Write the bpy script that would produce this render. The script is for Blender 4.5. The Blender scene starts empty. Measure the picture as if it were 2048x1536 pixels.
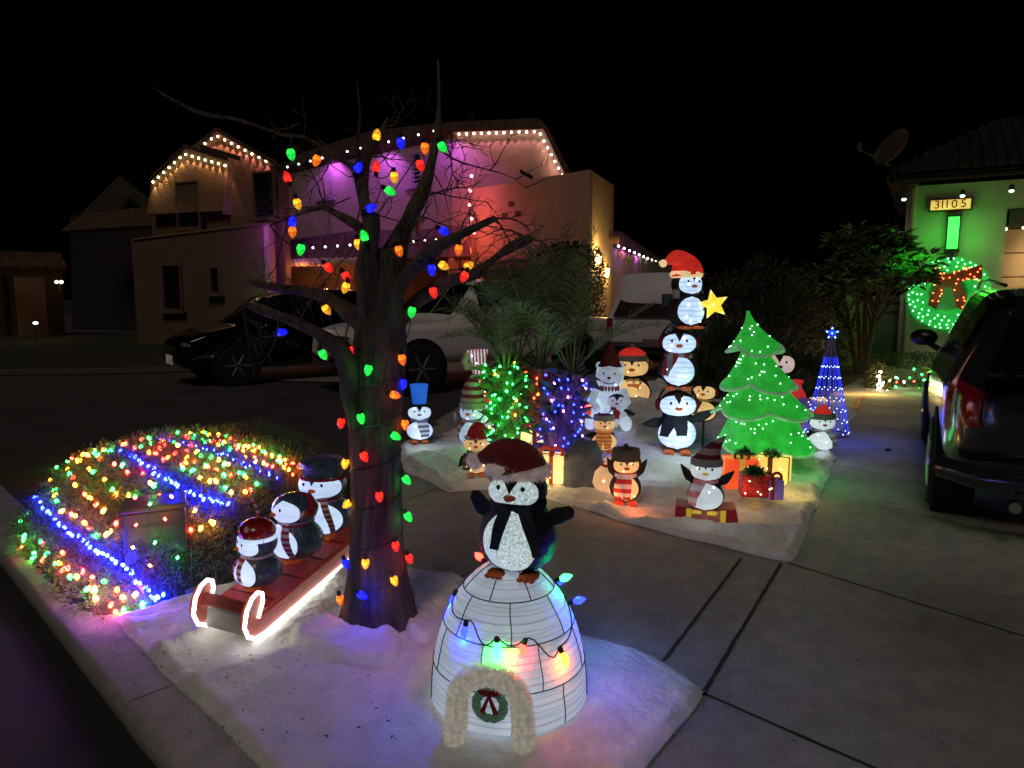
import bpy, math, random
from math import sin, cos, pi, radians, sqrt, atan2, tan
from mathutils import Vector, Matrix, noise
random.seed(7)
SC = bpy.context.scene
COL = SC.collection
F, CX, CY, TH, CH = 1420.0, 1024.0, 768.0, radians(7.15), 1.6
V = Vector
def ray(px, py):
    a = (px - CX) / F; b = -(py - CY) / F
    return V((a, cos(TH) + b * sin(TH), -sin(TH) + b * cos(TH)))
def G(px, py, z=0.0):
    d = ray(px, py); t = (z - CH) / d.z
    return V((d.x * t, d.y * t, z))
def at(px, py, Y):
    d = ray(px, py); t = Y / d.y
    return V((d.x * t, Y, CH + d.z * t))
def zat(p, py):
    # height above p whose image row is py
    k = (CY - py) / F
    # k = (Y sinT + q cosT)/(Y cosT - q sinT)
    q = p.y * (k * cos(TH) - sin(TH)) / (cos(TH) + k * sin(TH))
    return CH + q
def nz(x, y=0.0, z=0.0): return noise.noise(V((x, y, z)))

# ------------------------------------------------------------------ mesh builder
class MB:
    def __init__(s): s.v = []; s.f = []
    def add(s, vs, fs, M=None):
        o = len(s.v)
        s.v += [tuple(M @ V(p)) for p in vs] if M is not None else [tuple(p) for p in vs]
        s.f += [tuple(o + i for i in f) for f in fs]
        return s
    def box(s, c, d, M=None, rz=0.0):
        x, y, z = d[0] / 2, d[1] / 2, d[2] / 2
        R = Matrix.Translation(V(c)) @ Matrix.Rotation(rz, 4, 'Z')
        if M is not None: R = M @ R
        vs = [(a * x, b * y, e * z) for e in (-1, 1) for b in (-1, 1) for a in (-1, 1)]
        return s.add(vs, [(0, 2, 3, 1), (4, 5, 7, 6), (0, 1, 5, 4), (1, 3, 7, 5), (3, 2, 6, 7), (2, 0, 4, 6)], R)
    def rings(s, rs, closed=True, cap0=True, cap1=True):
        n = len(rs[0]); vs = [p for r in rs for p in r]; fs = []
        m = n if closed else n - 1
        for i in range(len(rs) - 1):
            for j in range(m):
                k = (j + 1) % n
                fs.append((i * n + j, i * n + k, (i + 1) * n + k, (i + 1) * n + j))
        if closed and cap0: fs.append(tuple(range(n - 1, -1, -1)))
        if closed and cap1: fs.append(tuple((len(rs) - 1) * n + j for j in range(n)))
        return s.add(vs, fs)
    def tube(s, path, r, n=8, cap=True, jit=0.0, flat=None):
        path = [V(p) for p in path]; rs = []
        rad = r if isinstance(r, (list, tuple)) else [r] * len(path)
        up = None
        for i, p in enumerate(path):
            t = (path[min(i + 1, len(path) - 1)] - path[max(i - 1, 0)])
            if t.length < 1e-9: t = V((0, 0, 1))
            t.normalize()
            if up is None:
                up = V((0, 0, 1)) if abs(t.z) < .9 else V((0, 1, 0))
            a = t.cross(up)
            if a.length < 1e-6: a = t.cross(V((1, 0, 0)))
            a.normalize(); up = a.cross(t).normalized(); b = -up
            rr = rad[i]; ring = []
            for j in range(n):
                w = 2 * pi * j / n
                q = rr * (1 + (jit * nz(p.x * 9 + cos(w) * 2, p.y * 9 + sin(w) * 2, p.z * 5) if jit else 0))
                ring.append(p + a * (cos(w) * q) + b * (sin(w) * q * (flat or 1)))
            rs.append(ring)
        return s.rings(rs, True, cap, cap)
    def lathe(s, prof, n=20, M=None, sy=1.0, cap=True):
        rs = [[V((r * cos(2 * pi * j / n), sy * r * sin(2 * pi * j / n), z)) for j in range(n)] for r, z in prof]
        if M is not None: rs = [[M @ p for p in q] for q in rs]
        return s.rings(rs, True, cap, cap)
    def ball(s, c, r, n=10, m=7, R=None):
        if not isinstance(r, (tuple, list)): r = (r, r, r)
        M = Matrix.Translation(V(c))
        if R is not None: M = M @ R
        vs = [(0, 0, -r[2])]; fs = []
        for i in range(1, m):
            a = -pi / 2 + pi * i / m
            for j in range(n):
                w = 2 * pi * j / n
                vs.append((r[0] * cos(a) * cos(w), r[1] * cos(a) * sin(w), r[2] * sin(a)))
        vs.append((0, 0, r[2])); T = len(vs) - 1
        for j in range(n):
            k = (j + 1) % n
            fs.append((0, 1 + k, 1 + j)); fs.append((T, T - n + j, T - n + k))
            for i in range(m - 2):
                a = 1 + i * n
                fs.append((a + j, a + k, a + n + k, a + n + j))
        return s.add(vs, fs, M)
    def prism(s, outline, th, M=None):
        # outline in local XZ, thickness along Y
        n = len(outline)
        vs = [(x, -th / 2, z) for x, z in outline] + [(x, th / 2, z) for x, z in outline]
        fs = [tuple(range(n)), tuple(range(2 * n - 1, n - 1, -1))]
        for j in range(n):
            k = (j + 1) % n
            fs.append((j, n + j, n + k, k))
        return s.add(vs, fs, M)
    def slab(s, pts, z0, z1):
        n = len(pts)
        vs = [(p[0], p[1], z0) for p in pts] + [(p[0], p[1], z1) for p in pts]
        fs = [tuple(range(n - 1, -1, -1)), tuple(range(n, 2 * n))]
        for j in range(n):
            k = (j + 1) % n; fs.append((j, k, n + k, n + j))
        return s.add(vs, fs)
    def quad(s, a, b, c, d): return s.add([a, b, c, d], [(0, 1, 2, 3)])
    def wall(s, pts, th):
        # vertical planar polygon (3D points), given a thickness away from the camera
        pts = [V(p) for p in pts]
        nn = V((0, 0, 0))
        for i in range(len(pts)):
            nn += pts[i].cross(pts[(i + 1) % len(pts)])
        nn.normalize()
        if nn.y > 0: nn = -nn; pts = pts[::-1]
        n = len(pts); vs = pts + [p - nn * th for p in pts]
        fs = [tuple(range(n)), tuple(range(2 * n - 1, n - 1, -1))]
        for j in range(n):
            k = (j + 1) % n; fs.append((j, n + j, n + k, k))
        return s.add(vs, fs)
    def fur(s, pts, L, w=0.0012, droop=.3):
        # pts: list of (pos, normal)
        for p, n in pts:
            d = (n + V((random.uniform(-1, 1), random.uniform(-1, 1), random.uniform(-1, 1))) * .7).normalized()
            a = d.cross(V((random.uniform(-1, 1), random.uniform(-1, 1), random.uniform(-1, 1)))).normalized() * w
            l = L * random.uniform(.5, 1.2)
            q = p + d * l * .6; e = p + d * l + V((0, 0, -droop * l)) + a * 3 * random.uniform(-1, 1)
            s.add([p - a, p + a, q + a * .7, q - a * .7, e], [(0, 1, 2, 3), (3, 2, 4)])
        return s
    def build(s, name, mat, parent=None, smooth=True, bevel=0.0, auto=None, loc=None):
        me = bpy.data.meshes.new(name)
        me.from_pydata(s.v, [], s.f); me.update()
        if smooth:
            me.polygons.foreach_set('use_smooth', [True] * len(me.polygons))
            try: me.set_sharp_from_angle(angle=radians(auto or 42))
            except Exception: pass
        ms = mat if isinstance(mat, (list, tuple)) else [mat]
        for m in ms: me.materials.append(m)
        o = bpy.data.objects.new(name, me); COL.objects.link(o)
        if parent is not None: o.parent = parent
        if loc is not None: o.location = loc
        if bevel:
            b = o.modifiers.new('bevel', 'BEVEL'); b.width = bevel; b.segments = 2; b.limit_method = 'ANGLE'
        return o
def surf_pts(o_mb, n, smooth=True):
    out = []; fs = o_mb.f; vol = 0
    for f in fs:
        a = V(o_mb.v[f[0]])
        for q in range(1, len(f) - 1): vol += a.dot(V(o_mb.v[f[q]]).cross(V(o_mb.v[f[q + 1]])))
    sg = 1 if vol >= 0 else -1
    ar = []
    for f in fs:
        a, b, c = V(o_mb.v[f[0]]), V(o_mb.v[f[1]]), V(o_mb.v[f[2]])
        ar.append((b - a).cross(c - a).length * (1 if len(f) == 3 else 2))
    for f in random.choices(fs, weights=ar, k=n):
        a, b, c = V(o_mb.v[f[0]]), V(o_mb.v[f[1]]), V(o_mb.v[f[2]])
        nn = (b - a).cross(c - a)
        if nn.length < 1e-12: continue
        nn.normalize(); nn = nn * sg
        u, v = random.random(), random.random()
        if len(f) == 4:
            d = V(o_mb.v[f[3]]); p = (a * (1 - u) + b * u) * (1 - v) + (d * (1 - u) + c * u) * v
        else:
            if u + v > 1: u, v = 1 - u, 1 - v
            p = a + (b - a) * u + (c - a) * v
        out.append((p, nn))
    return out

# ------------------------------------------------------------------ scene tags
def tag(o, label=None, cat=None, group=None, kind=None):
    if label: o['label'] = label
    if cat: o['category'] = cat
    if group: o['group'] = group
    if kind: o['kind'] = kind
    return o
def thing(name, loc, label, cat, rz=0.0, group=None, rot=None):
    o = bpy.data.objects.new(name, None); COL.objects.link(o)
    o.location = loc; o.rotation_euler = rot or (0, 0, rz); o.empty_display_size = .1
    return tag(o, label, cat, group)
def inst(src, parent, loc, name=None, scale=1.0, rot=None, label=None, mat=None):
    o = src.copy(); COL.objects.link(o); o.parent = parent; o.location = loc
    if name: o.name = name
    o.scale = (scale,) * 3 if not isinstance(scale, (tuple, list)) else scale
    if rot is not None: o.rotation_euler = rot
    if label: o['label'] = label
    return o

# ------------------------------------------------------------------ materials
MATS = {}
def _nodes(name):
    m = bpy.data.materials.new(name); m.use_nodes = True
    nt = m.node_tree; return m, nt, nt.nodes, nt.links, nt.nodes['Principled BSDF']
def rgb(c): return (c[0], c[1], c[2], 1)
def mat(name, col, rough=.6, metal=0.0, es=0.0, ec=None, var=.25, vs=6.0, bump=0.0, bs=60.0, coat=0.0,
        ribs=0.0, rf=55.0, spec=.5, sheen=0.0, trans=0.0, samp=True, stripe=None, spk=0.0, stretch=0.0):
    """procedural Principled; stripe=(colour2, axis, freq, phase); ribs darken the glow in thin horizontal lines"""
    if name in MATS: return MATS[name]
    m, nt, N, L, B = _nodes(name)
    tc = N.new('ShaderNodeTexCoord')
    no = N.new('ShaderNodeTexNoise'); no.inputs['Scale'].default_value = vs; no.inputs['Detail'].default_value = 6
    if stretch:
        m0 = N.new('ShaderNodeMapping'); m0.inputs['Scale'].default_value = (1, 1, stretch); L.new(tc.outputs['Object'], m0.inputs[0]); L.new(m0.outputs[0], no.inputs['Vector'])
    else: L.new(tc.outputs['Object'], no.inputs['Vector'])
    base = None
    c1 = N.new('ShaderNodeRGB'); c1.outputs[0].default_value = rgb(col); base = c1.outputs[0]
    if stripe:
        c2, ax, fr, ph = stripe
        sp = N.new('ShaderNodeSeparateXYZ'); L.new(tc.outputs['Object'], sp.inputs[0])
        a = N.new('ShaderNodeMath'); a.operation = 'MULTIPLY_ADD'; a.inputs[1].default_value = fr; a.inputs[2].default_value = ph
        L.new(sp.outputs[ax], a.inputs[0])
        wob = N.new('ShaderNodeMath'); wob.operation = 'MULTIPLY_ADD'; wob.inputs[1].default_value = .8
        L.new(no.outputs[0], wob.inputs[0]); L.new(a.outputs[0], wob.inputs[2])
        si = N.new('ShaderNodeMath'); si.operation = 'SINE'; L.new(wob.outputs[0], si.inputs[0])
        gt = N.new('ShaderNodeMath'); gt.operation = 'GREATER_THAN'; gt.inputs[1].default_value = 0; L.new(si.outputs[0], gt.inputs[0])
        mx = N.new('ShaderNodeMix'); mx.data_type = 'RGBA'
        L.new(gt.outputs[0], mx.inputs[0]); L.new(base, mx.inputs[6]); mx.inputs[7].default_value = rgb(c2)
        base = mx.outputs[2]
    if var > 0:
        mr = N.new('ShaderNodeMapRange'); mr.inputs[1].default_value = .25; mr.inputs[2].default_value = .75
        mr.inputs[3].default_value = 1 - var; mr.inputs[4].default_value = 1 + var
        L.new(no.outputs[0], mr.inputs[0])
        mu = N.new('ShaderNodeVectorMath'); mu.operation = 'SCALE'
        L.new(base, mu.inputs[0]); L.new(mr.outputs[0], mu.inputs['Scale']); base = mu.outputs[0]
    L.new(base, B.inputs['Base Color'])
    B.inputs['Roughness'].default_value = rough; B.inputs['Metallic'].default_value = metal
    B.inputs['Coat Weight'].default_value = coat; B.inputs['Coat Roughness'].default_value = .08
    B.inputs['Specular IOR Level'].default_value = spec
    if sheen: B.inputs['Sheen Weight'].default_value = sheen
    if trans: B.inputs['Transmission Weight'].default_value = trans
    if bump or spk:
        n2 = N.new('ShaderNodeTexNoise'); n2.inputs['Scale'].default_value = bs; n2.inputs['Detail'].default_value = 5
        if stretch:
            mp = N.new('ShaderNodeMapping'); mp.inputs['Scale'].default_value = (1, 1, stretch); L.new(tc.outputs['Object'], mp.inputs[0]); L.new(mp.outputs[0], n2.inputs['Vector'])
        else: L.new(tc.outputs['Object'], n2.inputs['Vector'])
        bp = N.new('ShaderNodeBump'); bp.inputs['Strength'].default_value = min(1, bump or .3); bp.inputs['Distance'].default_value = .05 if stretch else .02
        L.new(n2.outputs[0], bp.inputs['Height']); L.new(bp.outputs[0], B.inputs['Normal'])
    if es > 0:
        src = None
        if ec is None: src = base
        else:
            c3 = N.new('ShaderNodeRGB'); c3.outputs[0].default_value = rgb(ec); src = c3.outputs[0]
        L.new(src, B.inputs['Emission Color'])
        st = N.new('ShaderNodeMapRange'); st.inputs[1].default_value = .3; st.inputs[2].default_value = .7
        st.inputs[3].default_value = es * .75; st.inputs[4].default_value = es * 1.2
        L.new(no.outputs[0], st.inputs[0]); cur = st.outputs[0]
        if ribs:
            sp = N.new('ShaderNodeSeparateXYZ'); L.new(tc.outputs['Object'], sp.inputs[0])
            nw = N.new('ShaderNodeTexNoise'); nw.inputs['Scale'].default_value = 4; L.new(tc.outputs['Object'], nw.inputs['Vector'])
            w1 = N.new('ShaderNodeMath'); w1.operation = 'MULTIPLY_ADD'; w1.inputs[1].default_value = .05
            L.new(nw.outputs[0], w1.inputs[0]); L.new(sp.outputs[2], w1.inputs[2])
            w2 = N.new('ShaderNodeMath'); w2.operation = 'MULTIPLY'; w2.inputs[1].default_value = rf * 2 * pi; L.new(w1.outputs[0], w2.inputs[0])
            w3 = N.new('ShaderNodeMath'); w3.operation = 'SINE'; L.new(w2.outputs[0], w3.inputs[0])
            w4 = N.new('ShaderNodeMapRange'); w4.inputs[1].default_value = .55; w4.inputs[2].default_value = 1
            w4.inputs[3].default_value = 1; w4.inputs[4].default_value = 1 - ribs; L.new(w3.outputs[0], w4.inputs[0])
            w5 = N.new('ShaderNodeMath'); w5.operation = 'MULTIPLY'; L.new(cur, w5.inputs[0]); L.new(w4.outputs[0], w5.inputs[1]); cur = w5.outputs[0]
        if spk:
            vo = N.new('ShaderNodeTexVoronoi'); vo.inputs['Scale'].default_value = 130; L.new(tc.outputs['Object'], vo.inputs['Vector'])
            w4 = N.new('ShaderNodeMapRange'); w4.inputs[1].default_value = .2; w4.inputs[2].default_value = .75
            w4.inputs[3].default_value = 1 + spk; w4.inputs[4].default_value = 1 - spk; L.new(vo.outputs['Distance'], w4.inputs[0])
            w5 = N.new('ShaderNodeMath'); w5.operation = 'MULTIPLY'; L.new(cur, w5.inputs[0]); L.new(w4.outputs[0], w5.inputs[1]); cur = w5.outputs[0]
        L.new(cur, B.inputs['Emission Strength'])
        if not samp: m.cycles.emission_sampling = 'NONE'
    MATS[name] = m
    return m
LC = {'R': (1, .022, .012), 'G': (.015, 1, .07), 'B': (.006, .012, 1), 'O': (1, .17, .01), 'Y': (1, .44, .02), 'W': (.85, .93, 1), 'V': (.6, .12, 1), 'K': (1, .75, .45)}
CN = {'R': 'red', 'G': 'green', 'B': 'blue', 'O': 'orange', 'Y': 'yellow', 'W': 'white', 'V': 'purple', 'K': 'warm white'}
def bulbmat(k, es):
    n = f'{CN[k]}_bulb_{es}'
    return mat(n, LC[k], .25, es=es, ec=LC[k], var=0)
def lamp(loc, col, power, r=.02, kind='POINT', parent=None, rot=None, size=60, blend=.6, name='bulb_light'):
    l = bpy.data.lights.new(name, kind); l.color = col; l.energy = power
    l.shadow_soft_size = r
    if kind == 'SPOT': l.spot_size = radians(size); l.spot_blend = blend
    o = bpy.data.objects.new(name, l); COL.objects.link(o); o.location = loc
    if rot is not None: o.rotation_euler = rot
    if parent is not None: o.parent = parent
    return o
def aim(o, target):
    d = V(target) - o.location
    o.rotation_euler = d.to_track_quat('-Z', 'Y').to_euler()
# ------------------------------------------------------------------ ground
def concrete(name, col):
    m = mat(name, col, .85, var=.30, vs=1.1, bump=.4, bs=140); nt = m.node_tree; N, L = nt.nodes, nt.links; B = N['Principled BSDF']
    src = B.inputs['Base Color'].links[0].from_socket; tc = [n for n in N if n.type == 'TEX_COORD'][0]
    for sc, lo, hi, a, b_ in ((9, .35, .62, .78, 1.08), (60, .3, .6, .86, 1.06), (.5, .35, .65, .75, 1.1)):
        no = N.new('ShaderNodeTexNoise'); no.inputs['Scale'].default_value = sc; no.inputs['Detail'].default_value = 8; no.inputs['Roughness'].default_value = .7; L.new(tc.outputs['Object'], no.inputs['Vector'])
        mr = N.new('ShaderNodeMapRange'); mr.inputs[1].default_value = lo; mr.inputs[2].default_value = hi; mr.inputs[3].default_value = a; mr.inputs[4].default_value = b_; L.new(no.outputs[0], mr.inputs[0])
        mu = N.new('ShaderNodeVectorMath'); mu.operation = 'SCALE'; L.new(src, mu.inputs[0]); L.new(mr.outputs[0], mu.inputs['Scale']); src = mu.outputs[0]
    vo = N.new('ShaderNodeTexVoronoi'); vo.inputs['Scale'].default_value = 2.6; L.new(tc.outputs['Object'], vo.inputs['Vector'])
    mr = N.new('ShaderNodeMapRange'); mr.inputs[1].default_value = .015; mr.inputs[2].default_value = .035; mr.inputs[3].default_value = .35; mr.inputs[4].default_value = 1; L.new(vo.outputs['Distance'], mr.inputs[0])
    mu = N.new('ShaderNodeVectorMath'); mu.operation = 'SCALE'; L.new(src, mu.inputs[0]); L.new(mr.outputs[0], mu.inputs['Scale']); L.new(mu.outputs[0], B.inputs['Base Color'])
    return m
M_CONC = concrete('concrete_paving', (.39, .375, .355))
M_CONC2 = concrete('concrete_kerb', (.40, .38, .35))
M_ASPH = mat('asphalt', (.035, .033, .035), .8, var=.35, vs=3, bump=.5, bs=220)
M_JOINT = mat('joint_groove', (.035, .032, .03), .95, var=.3)
M_SOIL = mat('soil', (.07, .05, .035), .95, var=.4, vs=20, bump=.9, bs=60)
M_SNOW = mat('polyester_batting', (.78, .77, .76), .95, var=.12, vs=7, bump=.75, bs=36, sheen=.3)
def sheet(name, pts, z, m, kind='structure'):
    b = MB(); b.add([(p[0], p[1], z) for p in pts], [tuple(range(len(pts)))])
    return tag(b.build(name, m, smooth=False), kind=kind)
# street as a big sheet, set a kerb lower than the paved corner
kd = (G(240, 1390) - G(44, 1150)).normalized()             # kerb direction, outer top edge
kn = V((-kd.y, kd.x, 0))
if kn.y < 0: kn = -kn                                       # towards the garden
K0 = G(44, 1150) - kd * 4.0
def kpt(s, t): return K0 + kd * s + kn * t
sheet('street', [(-160, -30), (160, -30), (160, 230), (-160, 230)], -.17, M_ASPH)
# raised ground: a slab whose outer border is the kerb line; the road beyond the display is a little lower
far = MB()
RP = [kpt(0, .30), kpt(12, .30), V((9, -3, 0)), V((40, -3, 0)), V((40, 60, 0)), V((-60, 60, 0)), V((-60, 24, 0)), V((-9, 7.2, 0))]
far.add([(p[0], p[1], -.022) for p in RP], [tuple(range(len(RP)))])
tag(far.build('ground', mat('ground_asphalt', (.06, .050, .054), .85, var=.35, vs=1.3, bump=.5, bs=160), smooth=False), kind='structure')
# concrete driveway and pavement
DP = [G(560, 1536), G(500, 1330), G(640, 1150), G(800, 985), V((-1.15, 8.0, 0)), V((-.6, 11.0, 0)), V((1.2, 17, 0)), V((4, 26, 0)), V((30, 26, 0)), V((30, -2, 0)), V((-.8, -2, 0))]
sheet('driveway', DP, 0.0, M_CONC)
# kerb: two lengths with a joint between
def kerb(name, s0, s1):
    b = MB(); rs = []
    N = max(2, int((s1 - s0) / .12))
    for i in range(N + 1):
        s = s0 + (s1 - s0) * i / N
        w = .006 * nz(s * 3, 1)
        rs.append([kpt(s, .02 + w) + V((0, 0, -.165)), kpt(s, -.015 + w) + V((0, 0, -.05)), kpt(s, 0.0 + w) + V((0, 0, -.012)), kpt(s, .014 + w) + V((0, 0, 0.003)),
                   kpt(s, .31) + V((0, 0, .004)), kpt(s, .33) + V((0, 0, -.16))])
    b.rings(rs, True)
    return tag(b.build(name, M_CONC2, auto=50), kind='structure')
J = (G(256, 1405) - K0).dot(kd)
kerb('kerb', -6, J - .004); kerb('kerb', J + .004, 11)
# planting bed soil inside the kerb
sheet('planting_bed', [kpt(0, .33), kpt(J + 1.2, .33), G(640, 1180), G(800, 985), V((-1.2, 6.5, 0)), V((-3.3, 7.3, 0)), V((-4.6, 6.4, 0))], -.008, M_SOIL)
# driveway joints (dark grooves as thin sheets, uneven edges)
def joint(a, b, w, z=.004, m=None):
    a, b = G(*a), G(*b); d = (b - a); n = int(d.length / .06) + 2; q = V((-d.y, d.x, 0)).normalized()
    mb = MB(); vs = []
    for i in range(n + 1):
        p = a + d * (i / n); k = .5 + .25 * nz(p.x * 14, p.y * 14)
        vs += [p + q * (w * k) + V((0, 0, z)), p - q * (w * (.5 + .25 * nz(p.y * 14, p.x * 14, 3))) + V((0, 0, z))]
    mb.add(vs, [(2 * i, 2 * i + 1, 2 * i + 3, 2 * i + 2) for i in range(n)])
    return tag(mb.build('driveway_joint', m or M_JOINT, smooth=False), kind='structure')
joint((1318, 1335), (1482, 1118), .017); joint((1404, 1392), (1562, 1128), .019)
joint((1575, 1126), (2300, 1352), .012); joint((1402, 1386), (1800, 1560), .016)
joint((1402, 1386), (1420, 1540), .0); joint((806, 1004), (1010, 925), .010); joint((1668, 930), (1940, 985), .008)
joint((1690, 803), (1900, 832), .02); joint((1640, 1490), (2300, 2050), .0)
joint((860, 1165), (980, 1108), .05, .005, mat('pale_mortar', (.42, .40, .37), .9))
joint((870, 1180), (1000, 1118), .008, .006)
# pale far kerb and gutter across the street, left
b = MB(); pl = [G(90, 752), G(300, 738), G(520, 735)]
b.tube([V((-11.2, 14.2, .0)), V((-8.3, 14.6, .0)), V((-5, 15.6, 0))], [.12, .12, .12], 6)
tag(b.build('far_kerb', mat('dim_kerb', (.07, .065, .06), .9)), kind='structure')
sheet('far_walk', [V((-13, 14.2, 0)), V((-8.5, 14.5, 0)), V((-4, 16, 0)), V((-4, 30, 0)), V((-40, 30, 0)), V((-40, 13, 0))], .02, mat('far_lawn', (.02, .024, .014), .95, var=.5, vs=8, bump=.8))
sheet('house_driveway', [V((-6, 13.6, 0)), V((-1.2, 12.5, 0)), V((2.6, 19, 0)), V((-3, 26, 0)), V((-8, 26, 0))], .006, mat('far_concrete', (.22, .20, .19), .9, var=.2))

# ------------------------------------------------------------------ snow blankets
def resample(pts, step):
    out = []; n = len(pts)
    for i in range(n):
        p0, p1, p2, p3 = pts[i - 1], pts[i], pts[(i + 1) % n], pts[(i + 2) % n]
        L = (p2 - p1).length; k = max(1, int(L / step))
        for j in range(k):
            t = j / k
            cr = .5 * ((2 * p1) + (p2 - p0) * t + (2 * p0 - 5 * p1 + 4 * p2 - p3) * t * t + (3 * p1 - p0 - 3 * p2 + p3) * t ** 3)
            out.append(cr.lerp(p1.lerp(p2, t), .45))
    return out
BLK = []
def blanket(px, label, c=None, th=.03, fold=.02, ff=1.0, step=.025, rings=46, hills=(), roll=.012, seed=0, z0=.003, edge=.02, crease=None, world=None, name='snow_blanket', wr=None):
    P = world or [G(*p) for p in px]
    B = resample(P, step)
    c = G(*c) if c is not None and not isinstance(c, V) else (c or sum(P, V()) / len(P))
    n = len(B)
    for i, p in enumerate(B):
        d = (p - c).normalized()
        B[i] = p + d * (edge * (nz(p.x * 3.1, p.y * 3.1, seed) + .3 * nz(p.x * 9, p.y * 9, seed) + .1 * nz(p.x * 37, p.y * 37, seed)))
    def hgt(x, y):
        a = ff
        w = nz(x * 1.3, y * 1.3, seed + 5) * .35
        h = fold * (nz(x * 2.3 * a + w, y * 2.3 * a - w, seed) + .9 * abs(nz(x * 4.6 * a + 2 * w, y * 4.6 * a, seed + 2)) + .35 * nz(x * 13, y * 13, seed) + .15 * nz(x * 31, y * 31, seed))
        if wr:
            ax, ay, amp = wr; u = x * ax + y * ay; v = -x * ay + y * ax; v += .12 * nz(u * 1.1, v * .8, seed + 7)
            mod = max(0, nz(u * .9, v * 1.1, seed + 8) + .35)
            h += amp * mod * (1 - abs(nz(u * 1.3, v * 8.5, seed + 6)) * 3.2) + amp * .4 * (1 - abs(nz(u * 3, v * 19, seed + 9)) * 3)
        if crease:
            for (ax, ay, kx, ky, w_, hh) in crease:
                t = (x - ax) * ky - (y - ay) * kx + .04 * nz(x * 3, y * 3, 9)
                h += hh * math.exp(-(t / w_) ** 2)
        for hx, hy, hr, hh in hills:
            h += hh * math.exp(-(((x - hx) ** 2 + (y - hy) ** 2) / hr ** 2))
        return max(h, -.4 * th)
    rs = []; S = []
    for i in range(rings + 1):
        t = i / rings; S.append(1 - (1 - t) ** 2 if False else t)
    for s in S[1:]:
        ring = []
        for p in B:
            q = c.lerp(p, s); L = (p - c).length * (1 - s)
            e = min(1, L / .10); e = sqrt(max(0, 1 - (1 - e) ** 2))
            rl = roll * math.exp(-((L - .06) / .04) ** 2) * (1 + .8 * nz(q.x * 4, q.y * 4, 3))
            ring.append(V((q.x, q.y, z0 + (th + hgt(q.x, q.y)) * e + rl)))
        rs.append(ring)
    mb = MB(); cc = V((c.x, c.y, z0 + th + hgt(c.x, c.y)))
    o = len(mb.v); mb.rings(rs, True, False, False)
    mb.v.append(tuple(cc)); k = len(mb.v) - 1
    for j in range(n): mb.f.append((k, j, (j + 1) % n))
    lo = [V((p.x, p.y, z0)) for p in [c.lerp(q, .985) for q in B]]
    o2 = len(mb.v); mb.v += [tuple(p) for p in lo]; off = (rings - 1) * n
    for j in range(n):
        kk = (j + 1) % n; mb.f.append((off + j, o2 + j, o2 + kk, off + kk))
    mb.f.append(tuple(o2 + j for j in range(n - 1, -1, -1)))
    # loose fibres along the border
    pts = []
    for j in range(0, n):
        for _ in range(3):
            q = c.lerp(B[j], random.uniform(.975, 1.0)); d = (B[j] - c).normalized()
            pts.append((V((q.x, q.y, z0 + th * random.uniform(.1, .6))), (d + V((0, 0, .4))).normalized()))
    mb.fur(pts, .022, .0007, .2)
    o = mb.build(name, M_SNOW, auto=80)
    tag(o, label, 'snow blanket', 'white batting blankets laid as snow')
    BLK.append(hgt); return o
blanket([(234, 1240), (330, 1212), (470, 1165), (600, 1110), (700, 1060), (800, 1120), (860, 1170), (900, 1300), (830, 1380), (748, 1560), (600, 1600), (520, 1536), (425, 1442), (310, 1330)],
        'white batting spread beneath the red toboggan beside the kerb', c=(610, 1330), th=.018, fold=.022, ff=1.3, rings=90, step=.018, seed=3, wr=(.75, .66, .012),
        crease=[(-1.55, 3.0, .5, .86, .08, .03), (-1.25, 2.75, .75, .6, .06, .03)])
blanket([(780, 1300), (830, 1160), (905, 1150), (1000, 1215), (1180, 1278), (1290, 1312), (1345, 1340), (1402, 1386), (1360, 1460), (1282, 1560), (1180, 1760), (760, 1760), (700, 1600), (760, 1440)],
        'white batting sheet lying under the big white igloo', c=(1020, 1400), th=.014, fold=.016, ff=1.5, rings=80, step=.018, seed=11, edge=.022, z0=.006, roll=.008, wr=(.5, -.86, .010))
blanket([(585, 1275), (640, 1255), (700, 1262), (800, 1275), (806, 1310), (790, 1352), (700, 1350), (640, 1335), (588, 1312)],
        'small crumpled batting scrap bunched in front of the tree trunk', th=.03, fold=.035, ff=2.2, rings=40, step=.012, seed=21, edge=.025, z0=.03, roll=.018, wr=(.9, .2, .014))
blanket([(820, 1150), (900, 1165), (935, 1200), (860, 1300), (815, 1290), (800, 1210)],
        'narrow batting strip between the tree trunk and the igloo', th=.035, fold=.03, ff=2.0, rings=26, step=.015, seed=27, z0=.02)
# the display blanket, with the mounds hidden beneath it
H1 = at(1290, 800, 8.2)
blanket([(806, 938), (862, 968), (900, 985), (985, 982), (1100, 1000), (1225, 1038), (1330, 1068), (1460, 1100), (1578, 1126), (1606, 1085), (1632, 1010), (1664, 928), (1650, 905), (1690, 850), (1712, 828), (1640, 800), (1500, 790), (1330, 790), (1160, 800), (1000, 850), (900, 868), (806, 888)],
        'large white batting sheet under the crowd of lit penguins', c=(1250, 900), th=.02, fold=.03, ff=.75, rings=130, step=.026, seed=33, roll=.018, edge=.03, wr=(.97, -.22, .022),
        hills=[(.75, 8.1, .55, .16), (1.65, 8.6, .7, .22), (-.45, 7.0, .42, .05), (1.2, 7.2, .45, .10), (2.9, 8.1, .5, .08)],
        crease=[(1.3, 5.0, .98, -.12, .05, .035), (1.2, 4.75, .98, -.2, .04, .03), (.9, 5.5, .99, .05, .08, .03), (-.3, 6.2, .97, .1, .07, .04)])
blanket([(1150, 835), (1240, 800), (1330, 780), (1400, 790), (1350, 850), (1270, 905), (1180, 900)],
        'raised batting heap draped over a rock behind the warm lit penguins', th=.16, fold=.08, ff=1.4, rings=36, step=.03, seed=41, z0=.02, roll=.04)
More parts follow.
